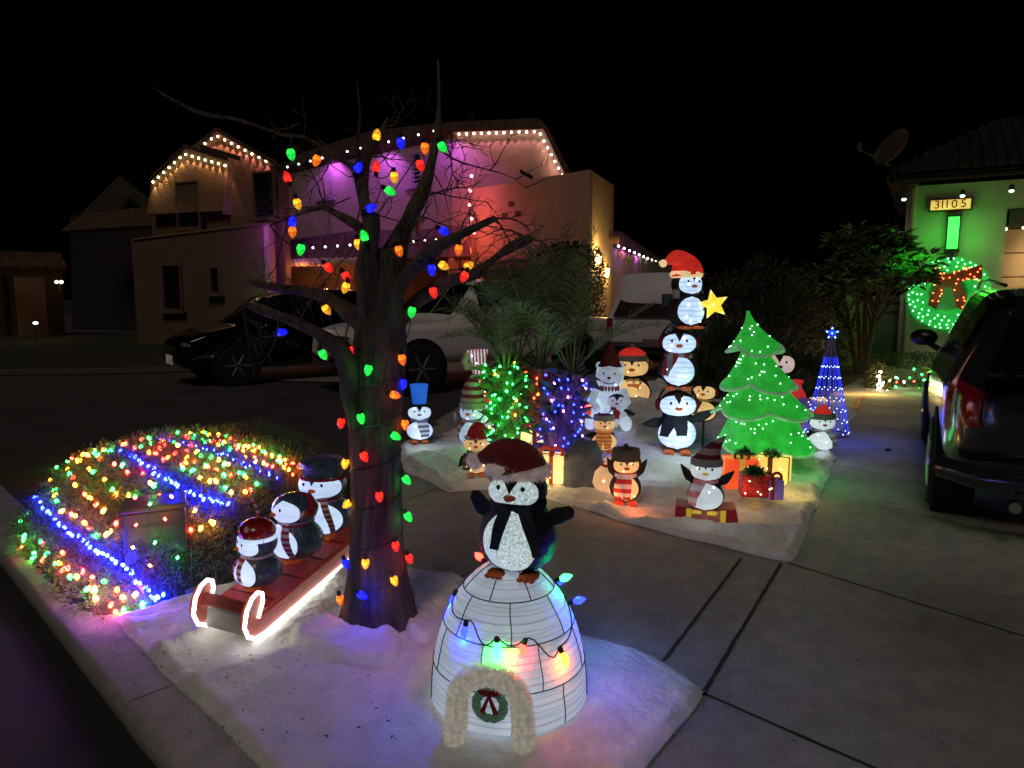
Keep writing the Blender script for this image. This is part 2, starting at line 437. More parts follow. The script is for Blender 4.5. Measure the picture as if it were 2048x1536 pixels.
blanket([(812, 925), (860, 915), (960, 950), (985, 975), (900, 985), (868, 965)],
        'folded batting edge in front of the blue hat penguin', th=.025, fold=.03, ff=2, rings=20, step=.02, seed=47, z0=.03, roll=.02)
blanket([(1560, 905), (1640, 898), (1668, 920), (1640, 945), (1590, 935)],
        'bunched batting corner below the small red hat penguin', th=.05, fold=.05, ff=2, rings=20, step=.02, seed=48, z0=.02, roll=.02)
def gz(p):
    # top of the display blanket near p
    return .035 + max(0, BLK[4](p.x, p.y))
# ------------------------------------------------------------------ lit figures
BLK_ = mat('black_fabric', (.012, .012, .016), .7, var=.4, vs=40, bump=.4, bs=200)
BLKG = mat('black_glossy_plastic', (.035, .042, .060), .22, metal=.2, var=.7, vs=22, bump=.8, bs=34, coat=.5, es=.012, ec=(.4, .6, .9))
BLKT = mat('black_glitter_tinsel', (.02, .022, .035), .35, metal=.4, var=.8, vs=120, bump=1, bs=170)
NAVY = mat('navy_fabric', (.012, .016, .05), .8, var=.6, vs=60)
def LITW(e=.62): return mat(f'lit_white_fabric_{e}', (.75, .80, .9), .7, es=e, ec=(.47, .68, 1.0), var=.10, vs=7, ribs=.45, rf=22)
W_COOL = LITW(1.0)
W_PURE = mat('lit_white_plastic', (.8, .83, .9), .35, es=.85, ec=(.56, .74, 1.0), var=.06, vs=5, ribs=.12, rf=18)
W_WARM = mat('lit_warm_fabric', (.85, .62, .35), .7, es=.62, ec=(1.0, .60, .22), var=.1, vs=6, ribs=.15, rf=30)
W_TINS = mat('lit_crystal_tinsel', (.8, .85, .88), .4, es=.55, ec=(.72, .90, .92), var=.15, vs=90, bump=1, bs=150, spk=.35)
ORG = mat('orange_felt', (.62, .13, .03), .8, es=.10, ec=(1, .18, .03), var=.3, vs=20)
REDF = mat('red_felt', (.45, .02, .02), .8, var=.35, vs=15, bump=.4, bs=120)
REDL = mat('lit_red_fabric', (.6, .03, .02), .7, es=.38, ec=(1, .04, .025), var=.2, vs=10, ribs=.2, rf=20)
GREYK = mat('grey_knit', (.30, .27, .24), .9, var=.2, vs=40, bump=.5, bs=200)
WHF = mat('white_fur', (.72, .66, .60), .95, var=.2, vs=30)
YELF = mat('yellow_felt', (.75, .52, .05), .7, es=.22, ec=(1, .75, .05), var=.2)
GRNF = mat('green_foil', (.02, .16, .035), .35, metal=.3, var=.6, vs=40, bump=.6, bs=90)
EYE = mat('eye_black', (.005, .005, .006), .2, var=0)
LEDW = mat('white_led', (1, 1, 1), .3, es=5.0, ec=(.80, .92, 1), var=0)
LEDK = mat('warm_led', (1, .9, .7), .3, es=4.5, ec=(1, .78, .42), var=0)
LEDG = mat('green_led', (.6, 1, .7), .3, es=5, ec=(.45, 1, .55), var=0)
def STR(name, c1, c2, ax=2, fr=120, es=0, ph=0): return mat(name, c1, .85, var=.2, vs=20, stripe=(c2, ax, fr, ph), es=es)
LED_SRC = {}
def leds(root_part, pts, m, r=.008):
    if m.name not in LED_SRC or True:
        pass
    key = (m.name, round(r, 4))
    me = LED_SRC.get(key)
    if me is None:
        b = MB(); b.ball((0, 0, 0), r, 7, 5)
        o = b.build('led', m); me = o.data; LED_SRC[key] = me; bpy.data.objects.remove(o)
    for p in pts:
        o = bpy.data.objects.new('led', me); COL.objects.link(o); o.parent = root_part; o.location = p
PROF = [(0.0, .035), (.12, .04), (.205, .075), (.270, .14), (.308, .22), (.318, .30), (.300, .38), (.262, .46), (.215, .525), (.178, .565), (.195, .60), (.235, .65),
        (.255, .71), (.262, .77), (.248, .84), (.205, .91), (.135, .96), (.05, .99), (0.0, 1.0)]
SPROF = [(0.0, .035), (.11, .04), (.19, .075), (.245, .14), (.28, .22), (.29, .30), (.275, .38), (.245, .46), (.21, .525), (.19, .565), (.205, .60), (.25, .65), (.278, .71), (.285, .77), (.268, .84), (.215, .91), (.135, .96), (.05, .99), (0.0, 1.0)]
def prof_r(prof, z):
    for (r0, z0), (r1, z1) in zip(prof, prof[1:]):
        if z0 <= z <= z1: return r0 + (r1 - r0) * (z - z0) / max(1e-6, z1 - z0)
    return 0.0
def patch(prof, H, z0, z1, w, off, dep, n=10, m=14, k=1.0):
    """skin patch on the front (-Y): w(t) half angle at height t in 0..1"""
    b = MB(); rs = []
    for i in range(m + 1):
        t = i / m; z = z0 + (z1 - z0) * t; a = w(t); r = prof_r(prof, z) * k + off
        rs.append([V((r * sin(a * (2 * j / n - 1)) * H, -r * cos(a * (2 * j / n - 1)) * dep * H, z * H)) for j in range(n + 1)])
    b.rings(rs, False)
    return b
def onsurf(prof, H, ang, z, off, dep, k=1.0):
    r = prof_r(prof, z) * k + off
    return V((r * sin(ang) * H, -r * cos(ang) * dep * H, z * H))
def flipper(side, H, prof, lift=.4, m=BLK_, parent=None, L=.34, yaw=.15, z=.52, wdt=.075, trim=None):
    # paddle: flat tapered lobe from the shoulder
    b = MB(); rs = []
    d = V((side * cos(-.9 + lift * 1.3), -sin(yaw), sin(-.9 + lift * 1.3))).normalized()
    s0 = V((side * (prof_r(prof, z) - .03), -.02, z)) * H
    nrm = V((0, -1, 0)); wv = d.cross(nrm).normalized()
    for i in range(9):
        t = i / 8; c = s0 + d * (L * H * t) + V((0, 0, 1)) * (.10 * H * t * t * (1 if lift > 0 else -.3))
        ww = wdt * H * (sin(pi * min(1, .25 + t * .75)) ** .8) * (1.15 if t > .3 else .9)
        if i == 8: ww = .012 * H
        rs.append([c + wv * (ww * cos(a)) + nrm * (.018 * H * sin(a)) for a in [2 * pi * j / 10 for j in range(10)]])
    b.rings(rs)
    return b.build('flipper', m, parent)
def penguin(loc, H, yaw=0, lit='cool', label='', group='lit penguin figures of the display', k=1.0, dep=.88, hat=None, scarf=None, lifts=(.4, .4), body=None, belly=None, face=None,
            beak=None, feet=ORG, foot=True, nled=8, rot=None, prof=None, bellyw=1.12, facew=1.28, flip=True, flen=.34, beakdir=0, eyes=True, ledr=None, peak=True, name='penguin_figure', side=False, facez=(.60, .935), half=False, feetspread=.13, bellyz=(.065, .555)):
    pr = prof or PROF
    pr = [(r * k, z) for r, z in pr]
    T = thing(name, loc, label, 'penguin figure', rot=rot or (0, 0, yaw), group=group)
    bm_ = body or BLK_
    lm = belly or (W_COOL if lit == 'cool' else W_WARM); fm = face or lm
    b = MB(); b.lathe([(r * H, z * H) for r, z in pr], 24, sy=dep, cap=False); b.build('body', bm_, T)
    o0 = -.0 if side else 0
    A = beakdir
    bw = lambda t: bellyw * (max(0, 1 - abs(2 * t - 1) ** 2.6)) ** .5 + .02
    pb = patch(pr, H, bellyz[0], bellyz[1], bw, .012, dep)
    Mr = Matrix.Rotation(A, 4, 'Z')
    bo = pb
    if A:
        bo = MB(); bo.add(pb.v, pb.f, Mr)
    bo.build('belly', lm, T)
    def fw(t):
        return facew * (max(0.0, 1 - abs(2 * t - 1) ** 3.2)) ** .5 + .02
    fb = patch(pr, H, facez[0], facez[1], fw, .013, dep)
    fo = MB(); fo.add(fb.v, fb.f, Mr); fo.build('face', fm, T)
    if peak:
        zt, zb = facez[1] + .02, facez[1] - .13
        pb = patch(pr, H, zb, zt, lambda t: .02 + .42 * t ** 1.5, .020, dep, 8, 8)
        po = MB(); po.add(pb.v, pb.f, Mr); po.build('forehead_patch', bm_, T)
    zc = (facez[0] + facez[1]) / 2 + .01
    if eyes:
        for s in (-1, 1):
            e = MB(); p = Mr @ onsurf(pr, H, s * .42, zc + .035, .014, dep)
            e.ball(p, (.021 * H, .016 * H, .024 * H), 10, 7); e.build('eye', EYE, T)
    if beak is not False:
        e = MB(); p = onsurf(pr, H, 0, zc - .045, .02, dep); rs = []
        for i in range(6):
            t = i / 5; ww = .058 * H * (1 - t ** 1.6) + .004 * H; hh = .030 * H * (1 - t ** 1.5) + .003 * H
            rs.append([p + V((ww * cos(a), -.085 * H * t + .02 * H, hh * sin(a) - .012 * H * t)) for a in [2 * pi * j / 10 for j in range(10)]])
        e.rings(rs); q = MB(); q.add(e.v, e.f, Mr); q.build('beak', beak or ORG, T)
    if flip:
        for s, l in zip((-1, 1), lifts): flipper(s, H, pr, l, bm_, T, L=flen)
    if foot:
        for s in (-1, 1):
            e = MB(); e.ball((s * feetspread * H, -.13 * H, .022 * H), (.095 * H, .13 * H, .03 * H), 12, 7)
            for tt in (-1, 0, 1): e.ball((s * feetspread * H + tt * .055 * H, -.24 * H, .02 * H), (.03 * H, .04 * H, .022 * H), 7, 5)
            q = MB(); q.add(e.v, e.f, Mr); q.build('foot', feet, T)
    if nled:
        rs = random.Random(int(H * 1000) + int(loc[0] * 100))
        pts = []
        for i in range(nled):
            if i % 3 == 2: z = rs.uniform(.64, .9); a = rs.uniform(-.75, .75)
            else: z = rs.uniform(.12, .5); a = rs.uniform(-.7, .7)
            pts.append(Mr @ onsurf(pr, H, a, z, .014, dep))
        leds(T, pts, LEDW if lit == 'cool' else LEDK, ledr or max(.0055, .011 * H))
    T['_'] = 0; del T['_']
    T_pr[T.name] = (pr, H, dep, Mr)
    if hat: hat(T, H, pr, dep)
    if scarf: scarf(T, H, pr, dep)
    return T
T_pr = {}
# hats ----------------------------------------------------------------
def santa(red=REDF, brim=WHF, fur=True, flop=(-1, .0), zb=.90, big=1.0, furn=900, pom=True, hh=.17):
    def f(T, H, pr, dep):
        b = MB(); path = []; rad = []
        for i in range(13):
            t = i / 12
            path.append(V((flop[0] * .36 * H * big * t ** 1.7, flop[1] * .25 * H * t, (zb + hh * big * sin(min(1, t * 1.05) * pi * .72) * 1.5) * H)))
            rad.append(H * big * (.225 * (1 - t) ** .75 + .03))
        b.tube(path, rad, 18, jit=.25)
        h = b.build('hat', red, T)
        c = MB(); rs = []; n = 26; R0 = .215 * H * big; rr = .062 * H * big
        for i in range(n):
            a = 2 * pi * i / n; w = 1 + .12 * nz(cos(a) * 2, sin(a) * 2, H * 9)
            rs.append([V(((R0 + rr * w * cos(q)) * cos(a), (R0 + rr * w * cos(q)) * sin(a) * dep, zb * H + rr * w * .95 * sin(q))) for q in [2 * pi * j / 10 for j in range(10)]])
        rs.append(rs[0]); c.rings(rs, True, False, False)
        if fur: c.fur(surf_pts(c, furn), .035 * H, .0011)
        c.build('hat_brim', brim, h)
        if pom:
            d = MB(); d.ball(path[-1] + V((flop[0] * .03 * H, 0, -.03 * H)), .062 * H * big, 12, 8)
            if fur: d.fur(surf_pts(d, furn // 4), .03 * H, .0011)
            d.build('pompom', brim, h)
    return f
def beanie(m, brim=GREYK, zb=.86, h=.2, pom=None, floppy=0, tip=0, bh=.11, ear=None):
    def f(T, H, pr, dep):
        b = MB()
        rs = []; R0 = (prof_r(pr, zb) + .018)
        for i in range(12):
            t = i / 11; r = R0 * (1 - t ** 2.3) ** .55 if t < 1 else .012
            if tip: r = R0 * (1 - t) ** .8 + .014
            rs.append([V(((r * cos(a) + tip * t * t * .9) * H, r * sin(a) * dep * H, (zb + .03 + h * t) * H)) for a in [2 * pi * j / 20 for j in range(20)]])
        b.rings(rs); hh = b.build('hat', m, T)
        c = MB(); c.lathe([((R0 + .004) * H, (zb - .03) * H), ((R0 + .026) * H, (zb - .02) * H), ((R0 + .03) * H, (zb + bh * .5) * H), ((R0 + .012) * H, (zb + bh) * H), ((R0 - .01) * H, (zb + bh) * H)], 24, sy=dep)
        c.build('hat_brim', brim, hh)
        if pom:
            d = MB(); d.ball((tip * .9 * H, 0, (zb + .05 + h) * H), .045 * H, 10, 7); d.fur(surf_pts(d, 150), .02 * H, .001); d.build('pompom', pom, hh)
        if ear:
            for s in (-1, 1):
                e = MB(); e.ball((s * (R0 + .02) * H, 0, (zb - .12) * H), (.035 * H, .07 * H, .13 * H), 10, 8); e.build('ear_flap', ear, hh)
    return f
def tophat(m, zb=.93, h=.42, r0=.17, r1=.235, brimm=BLK_):
    def f(T, H, pr, dep):
        b = MB(); b.lathe([(r0 * H, zb * H), ((r0 + .005) * H, (zb + .02) * H), (r1 * H, (zb + h) * H), (r1 * .5 * H, (zb + h + .006) * H), (0.001, (zb + h + .006) * H)], 20, sy=dep)
        hh = b.build('hat', m, T)
        c = MB(); c.lathe([(.2 * H, (zb - .02) * H), (.25 * H, (zb - .01) * H), (.25 * H, (zb + .01) * H), (.17 * H, (zb + .02) * H)], 20, sy=dep); c.build('hat_brim', brimm, hh)
    return f
def earmuffs(m, z=.77, R=.26, band=BLK_, r=.085):
    def f(T, H, pr, dep):
        b = MB(); b.tube([V((R * cos(a) * H, 0, (z + .02) * H + (R + .02) * H * sin(a))) for a in [pi * i / 14 for i in range(15)]], .018 * H, 8)
        hh = b.build('earmuff_band', band, T)
        for s in (-1, 1):
            e = MB(); e.ball((s * R * H, 0, z * H), (.05 * H, r * H, r * 1.15 * H), 12, 8); e.fur(surf_pts(e, 200), .02 * H, .001); e.build('earmuff', m, hh)
    return f
def scarf(m, tails=((-.10, .30), (.02, .28)), z=.575, thick=.035, wd=.055, ang=None, grow=.02):
    def f(T, H, pr, dep):
        b = MB(); R0 = prof_r(pr, z) + .012; rs = []; n = 26
        for i in range(n + 1):
            a = 2 * pi * i / n
            rs.append([V(((R0 + thick * .6 * cos(q)) * cos(a) * H, (R0 + thick * .6 * cos(q)) * sin(a) * dep * H, (z + thick * sin(q) + .012 * sin(3 * a)) * H)) for q in [2 * pi * j / 8 for j in range(8)]])
        b.rings(rs, True, False, False)
        s = b.build('scarf', m, T)
        for a0, L in tails:
            c = MB(); rs = []
            for i in range(9):
                t = i / 8; zz = z + .01 - L * t; a = a0 * (1 + .8 * t); w = wd * (1 + .15 * sin(t * 5)); rr = max(prof_r(pr, max(.05, zz)), .15) + .028 + .01 * sin(t * 6)
                cc = V((rr * sin(a), -rr * cos(a) * dep, zz)) * H; tx = V((cos(a), sin(a) * dep, 0)); ny = V((sin(a), -cos(a), 0))
                rs.append([cc - tx * w * H - ny * .008 * H, cc + tx * w * H - ny * .008 * H, cc + tx * w * H + ny * .008 * H, cc - tx * w * H + ny * .008 * H])
            c.rings(rs); c.build('scarf_tail', m, s)
    return f
def yaw_to_cam(p, extra=0.0): return atan2(-p[0], p[1]) * 1.0 * -1 * -1 + extra
def spot(px, py, z=None):
    p = G(px, py); p.z = 0
    p.z = gz(p) if z is None else z
    # slide along the ray so that the base still shows at the wanted row
    q = G(px, py, p.z); return q
def face_cam(p): return atan2(p[0], -p[1]) - atan2(0, -1) if False else -atan2(p[0], p[1])
def pg(px, yb, yt, z=None, turn=0, **kw):
    p = spot(px, yb, z); H = zat(p, yt) - p.z
    return penguin(p, H, yaw=face_cam(p) + turn, **kw)
# ------------------------------------------------------------------ houses
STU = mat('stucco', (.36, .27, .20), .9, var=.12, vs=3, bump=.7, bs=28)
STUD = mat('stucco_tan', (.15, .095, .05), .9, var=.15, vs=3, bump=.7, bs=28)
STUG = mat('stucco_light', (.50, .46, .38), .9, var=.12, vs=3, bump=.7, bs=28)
TILE = mat('clay_tile', (.09, .045, .03), .85, var=.4, vs=4, bump=.6, bs=12, stripe=((.06, .03, .022), 0, 26, 0))
DARKG = mat('dark_window_glass', (.015, .012, .014), .15, var=.3)
TRIM = mat('window_trim', (.34, .28, .22), .8)
WOODD = mat('dark_wood', (.06, .035, .025), .7, var=.3)
def poly3(pts): return [at(px, py, D) for px, py, D in pts]
def strip_tiles(b, a0, a1, w, r, n):
    """half-round tiles between two eave points, running back up the roof by vector w"""
    for i in range(n):
        p = a0.lerp(a1, (i + .5) / n); b.tube([p, p + w], r, 6)
HT = 'big two storey stucco house across the street with lit eaves'
HO = thing('house', V((-2, 24, 0)), HT, 'house')
HO.location = (0, 0, 0)
def part(name, m, pts, th=.15, parent=HO, smooth=False, **k):
    b = MB(); b.wall(pts, th); return b.build(name, m, parent, smooth=smooth, **k)
# D values chosen per wall plane (see notes in the code: every wall is a real vertical plane)
def vp(px, D, z):  # vertical-plane point at column px, distance D, height z
    q = at(px, 600, D); k = q.x / D; return V((q.x, D, z))
def wallp(cols, m, name='wall', th=.2):
    """cols: (px, D, z0, z1) pairs making one plane"""
    (p0, D0, a0, b0), (p1, D1, a1, b1) = cols
    return part(name, m, [vp(p0, D0, a0), vp(p1, D1, a1), vp(p1, D1, b1), vp(p0, D0, b0)], th)
def zpx(py, D): return at(CX, py, D).z
# big box (garage wing) at the right
wallp([(948, 22.0, 0, zpx(378, 22.0)), (1176, 20, 0, zpx(339, 20))], STU)
bx = part('wall', STU, [vp(1176.5, 20.03, 0), vp(1224, 23, 0), vp(1224, 23, zpx(371, 23)), vp(1176.5, 20.03, zpx(339, 20))], .2)
# square vents
for (x, y) in ((1023, 408), (1010, 431), (1036, 428)):
    D = 22 - (x - 948) / 228 * 2.0; c = at(x, y, D - .03); b = MB(); b.box(c, (.19, .05, .15), rz=-.5); b.build('vent', WOODD, HO)
# lower band/beam over the garage
D_ = lambda px: 22 - (px - 948) / 228 * 2.0
b = MB(); a0 = at(960, 525, D_(960) - .12); a1 = at(1172, 512, D_(1172) - .12); b.tube([a0, a1], .07, 4); b.build('garage_lintel', STUD, HO)
part('garage_door', mat('garage_dark', (.10, .08, .07), .8, var=.2, stripe=((.07, .055, .05), 2, 12, 0)), [vp(975, D_(975) - .05, 0), vp(1150, D_(1150) - .05, 0), vp(1150, D_(1150) - .05, zpx(530, 20.3)), vp(975, D_(975) - .05, zpx(540, 21.8))], .05)
# pink upper wall with sloping top, right of centre
part('wall', STU, [vp(900, 22.4, 0), vp(1132, 22.1, 0), at(1132, 352, 22.1), at(1084, 254, 22.15), at(905, 260, 22.4)], .2)
# window corner peeking behind the box top
part('window', DARKG, poly3([(1040, 346, 22.0), (1040, 338, 22.0), (1066, 352, 22.0), (1066, 360, 22.0)]), .04)
# eaves of the upper roof (dark tiled)
b = MB(); b.wall(poly3([(880, 262, 22.0), (890, 244, 22.6), (1078, 236, 22.3), (1092, 252, 21.8), (1084, 254, 21.8), (905, 260, 22.0)]), .06)
b.wall(poly3([(1084, 252, 21.8), (1092, 250, 21.8), (1142, 344, 21.9), (1131, 350, 21.9)]), .06); rf = b.build('roof', TILE, HO, smooth=False)
# purple wall, centre, running back to the left
wallp([(568, 26.5, 0, zpx(345, 26.5)), (905, 22.45, 0, zpx(262, 22.45))], STU)
b = MB(); b.wall(poly3([(560, 338, 26.2), (690, 304, 24.5), (885, 256, 22.3), (885, 244, 22.8), (740, 262, 24.8), (600, 306, 27)]), .4); b.build('roof', TILE, HO, smooth=False)
# arched niche panels on the purple wall with shuttered windows
def window(cx, cy, w, h, D, slope=0, frame=TRIM, shut=True, ang=-.6, louv=0):
    c = at(cx, cy, D); W = w / F * D; Hh = h / F * D
    b = MB(); fr = .06
    for s in (-1, 1): b.box((s * W / 2, 0, 0), (fr, .10, Hh + fr))
    for s in (-1, 1): b.box((0, .003, s * Hh / 2), (W - fr, .10, fr))
    f = b.build('window', frame, HO, smooth=False); f.location = c; f.rotation_euler = (0, 0, ang)
    b = MB(); b.box((0, .03, 0), (W - .02, .02, Hh - .02)); b.build('pane', DARKG, f, smooth=False)
    b = MB(); b.box((0, -.06, -Hh / 2 - .07), (W + .25, .22, .08)); b.build('sill', frame, f, smooth=False)
    if louv:
        b = MB()
        for i in range(louv): b.box((0, -.02, -Hh / 2 + .06 + (Hh - .1) * i / louv), (W * .85, .03, .05))
        b.build('shutter', frame, f, smooth=False)
    return f
window(652, 365, 34, 60, 25.3, louv=0, frame=mat('lavender_frame', (.28, .22, .24), .8), ang=-.75)
window(832, 340, 40, 60, 23.1, frame=mat('lavender_frame', (.28, .22, .24), .8), ang=-.9, louv=7)
# ---- left gable wing
zl = 0
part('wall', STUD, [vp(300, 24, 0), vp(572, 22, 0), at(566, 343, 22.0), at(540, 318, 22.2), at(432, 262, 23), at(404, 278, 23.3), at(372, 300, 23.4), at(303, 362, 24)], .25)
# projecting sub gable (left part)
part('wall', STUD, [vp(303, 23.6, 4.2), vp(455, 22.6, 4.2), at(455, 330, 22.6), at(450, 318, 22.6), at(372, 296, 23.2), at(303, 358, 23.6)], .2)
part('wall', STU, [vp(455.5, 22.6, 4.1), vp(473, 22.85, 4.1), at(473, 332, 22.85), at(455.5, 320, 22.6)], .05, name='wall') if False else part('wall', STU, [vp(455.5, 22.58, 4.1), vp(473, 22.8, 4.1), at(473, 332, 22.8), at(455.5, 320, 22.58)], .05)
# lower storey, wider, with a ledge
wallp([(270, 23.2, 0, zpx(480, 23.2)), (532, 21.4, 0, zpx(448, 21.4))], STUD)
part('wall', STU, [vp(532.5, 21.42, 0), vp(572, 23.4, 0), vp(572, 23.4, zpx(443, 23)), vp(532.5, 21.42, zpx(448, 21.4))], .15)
b = MB(); b.tube(poly3([(268, 480, 23.15), (532, 448, 21.35)]), .05, 4); b.tube([V((x, y, 0)) for x, y in ()] or poly3([(532, 448, 21.35), (575, 443, 23)]), .05, 4); b.build('ledge', STUD, HO)
b = MB()
b.wall(poly3([(296, 362, 23.3), (300, 352, 23.4), (368, 288, 23.0), (452, 312, 22.3), (455, 322, 22.3), (372, 297, 22.9)]), .06)
b.wall(poly3([(400, 280, 23), (432, 254, 22.8), (570, 334, 21.8), (572, 344, 21.8), (432, 263, 22.7), (408, 284, 23)]), .06)
b.build('roof', TILE, HO, smooth=False)
b = MB(); b.wall(poly3([(398, 288, 22.6), (478, 312, 22.3), (480, 322, 22.3), (402, 298, 22.6)]), .06); b.build('roof', TILE, HO, smooth=False)
window(377, 410, 54, 88, 23.1, ang=-.35, frame=STUD); window(529, 390, 48, 86, 22.1, ang=-.35, frame=STUD)
window(345, 575, 46, 88, 22.6, ang=-.35, frame=STUD); window(430, 560, 24, 50, 22.0, ang=-.35, frame=STUD)
# ---- lower tiled roof and scalloped eave above the entry
b = MB(); b.wall(poly3([(565, 482, 24.0), (700, 462, 23), (940, 455, 22), (940, 512, 20.9), (720, 520, 21.7), (578, 525, 22.6)]), .15); b.build('roof', TILE, HO, smooth=False)
b = MB()
for i in range(12):
    u = i / 11; p = at(583 + 142 * u, 524 - 2 * u, 22.4 - .7 * u); b.ball(p + V((0, -.02, -.02)), (.16, .06, .13), 10, 6)
b.build('scalloped_eave', mat('eave_plaster', (.5, .36, .26), .8), HO)
part('wall', STU, [vp(576, 23.9, 0), vp(640, 23.4, 0), vp(640, 23.4, 3), vp(576, 23.9, 3)], .1)
part('garage_door', mat('garage_tan', (.25, .17, .13), .8, stripe=((.20, .13, .10), 2, 10, 0)), [vp(645, 23.35, 0), vp(905, 22.35, 0), vp(905, 22.35, 2.6), vp(645, 23.35, 2.6)], .05)
part('wall', STU, [vp(905, 21.0, 0), vp(948, 21.9, 0), vp(948, 21.9, zpx(440, 21.9)), vp(905, 21.0, zpx(520, 21))], .15)
# ---- right wing running back, yellow lit wall, tiled eave
wallp([(1205, 23.05, 0, zpx(485, 23)), (1345, 31, 0, zpx(535, 31))], STUG)
b = MB(); b.wall(poly3([(1212, 466, 22.6), (1240, 462, 24), (1338, 528, 31.5), (1325, 536, 30.5), (1215, 486, 22.6)]), .3); b.tube(poly3([(1213, 478, 22.5), (1238, 480, 22.5)]), .14, 10)
b.build('roof', TILE, HO, smooth=False)
b = MB()
for i in range(11):
    u = i / 10; p = at(1240 + 62 * u, 507 + 26 * u, 24.4 + 4.0 * u); b.ball(p, (.12, .14, .14), 8, 6)
b.build('scalloped_eave', mat('eave_plaster', (.5, .36, .26), .8), HO)
part('door', mat('pale_door', (.5, .45, .35), .7), [vp(1205, 22.95, 0), vp(1214, 23.4, 0), vp(1214, 23.4, 2.3), vp(1205, 22.95, 2.3)], .05)

# lamps by the corner
def lantern(px, py, D, lb, e, pw):
    p = at(px, py, D); T = thing('wall_lantern', p, lb, 'lamp', group='lanterns at the house corner')
    b = MB(); b.lathe([(.03, -.16), (.07, -.12), (.09, .12), (.02, .13)], 8); b.build('glass', mat('lit_lantern_glass', (1, .8, .4), .3, es=e, ec=(1, .72, .25), var=0), T)
    b = MB(); b.lathe([(.11, .125), (.10, .16), (.03, .24), (.005, .30)], 8); b.tube([V((0, 0, .2)), V((.0, .2, .16))], .015, 5); b.build('lantern_frame', BLK_H, T)
    lamp(p + V((.10, -.16, 0)), (1, .62, .18), pw, .10, name='lantern_light')
BLK_H = mat('black_iron', (.02, .02, .02), .5)
lantern(1197, 517, 21.0, 'bright yellow lantern on the pale corner of the house across the street', 14, 150)
lantern(1213, 545, 22.2, 'lower bright yellow lantern beside the entry door', 12, 50)

# strings of eave lights
def eave_string(pts, n, label, col, k=0, pw=2.0, r=.036, m=None, down=.35, back=.22, wallD=None, es=14, name='eave_light_string', spotl=True, size=55):
    P = poly3(pts); L = [0]
    for a, b_ in zip(P, P[1:]): L.append(L[-1] + (b_ - a).length)
    T = thing(name, P[0], label, 'light string', group='light strings along the eaves')
    mm = m or mat('eave_bulb_' + '_'.join(str(int(c * 99)) for c in col), col, .4, es=es, ec=col, var=0)
    b = MB(); b.tube([p - P[0] for p in P], .008, 4); b.build('wire', BLK_H, T)
    src = MB(); src.ball((0, 0, 0), r, 8, 5)
    me = src.build('bulb', mm); me_ = me.data; bpy.data.objects.remove(me)
    for i in range(n):
        s = L[-1] * i / max(1, n - 1); j = max(q for q in range(len(L)) if L[q] <= s + 1e-6); j = min(j, len(P) - 2)
        p = P[j].lerp(P[j + 1], (s - L[j]) / (L[j + 1] - L[j]))
        o = bpy.data.objects.new('bulb', me_); COL.objects.link(o); o.parent = T; o.location = p - P[0]
        if spotl:
            c = col if not callable(spotl) else spotl(i / max(1, n - 1))
            l = lamp(p + V((0, .0, -.05)), c, pw, .03, 'SPOT', size=size, blend=.5, name='eave_light'); aim(l, l.location + V((0, .22, -1)))
    return T
def mixc(a, b): return lambda t: tuple(x + (y - x) * t for x, y in zip(a, b))
PK = (1, .30, .30); WK = (1, .72, .42); YK = (1, .70, .30); VI = (.62, .10, 1)
eave_string([(306, 364, 23.46), (368, 308, 23.07), (450, 331, 22.51)], 13, 'warm light string along the lower gable of the house across the street', (1, .72, .38), pw=16, spotl=mixc((1, .62, .28), (1, .45, .22)))
eave_string([(410, 287, 23.06), (432, 271, 22.9), (532, 322, 22.17)], 10, 'pinkish light string along the upper gable of the house across the street', (1, .56, .38), pw=16, spotl=mixc((1, .42, .25), (1, .25, .32)))
eave_string([(918, 268, 22.25), (1078, 263, 22.03), (1124, 350, 21.98)], 18, 'pale pink light string along the highest eave and its sloping end', (1, .66, .56), pw=9, spotl=mixc((1, .30, .62), (1, .52, .34)))
eave_string([(575, 334, 26.0), (690, 304, 24.3), (868, 262, 22.2)], 12, 'sparse white light string along the purple wall eave', (.9, .85, 1), spotl=None, r=.035, es=5)
eave_string([(578, 499, 22.5), (700, 490, 21.9)], 6, 'small white light string on the low tiled roof left of the tree', (1, .85, .75), spotl=None, r=.035, es=5)
eave_string([(805, 484, 21.6), (872, 480, 21.2)], 4, 'short white light string on the low tiled roof behind the branches', (1, .85, .75), spotl=None, r=.035, es=5)
eave_string([(1237, 492, 22.9), (1325, 529, 30.2)], 11, 'white light string along the eave above the yellow lit wall', (1, .9, .85), spotl=None, r=.04, es=6)
eave_string([(943, 352, 21.2), (938, 400, 21.2), (942, 430, 21.1), (948, 465, 21.0)], 5, 'vertical red light string down the corner of the garage wing', (1, .25, .2), spotl=None, r=.05, es=9)
for y in (352, 398, 430, 462, 500): lamp(at(946, y, 21.3), (1, .12, .08), 11, .06, name='eave_light')
lamp(at(915, 500, 20.7), (1, .10, .06), 9, .1, name='eave_light'); lamp(at(1100, 250, 20.5), (1, .4, .3), 6, .3, name='eave_light')
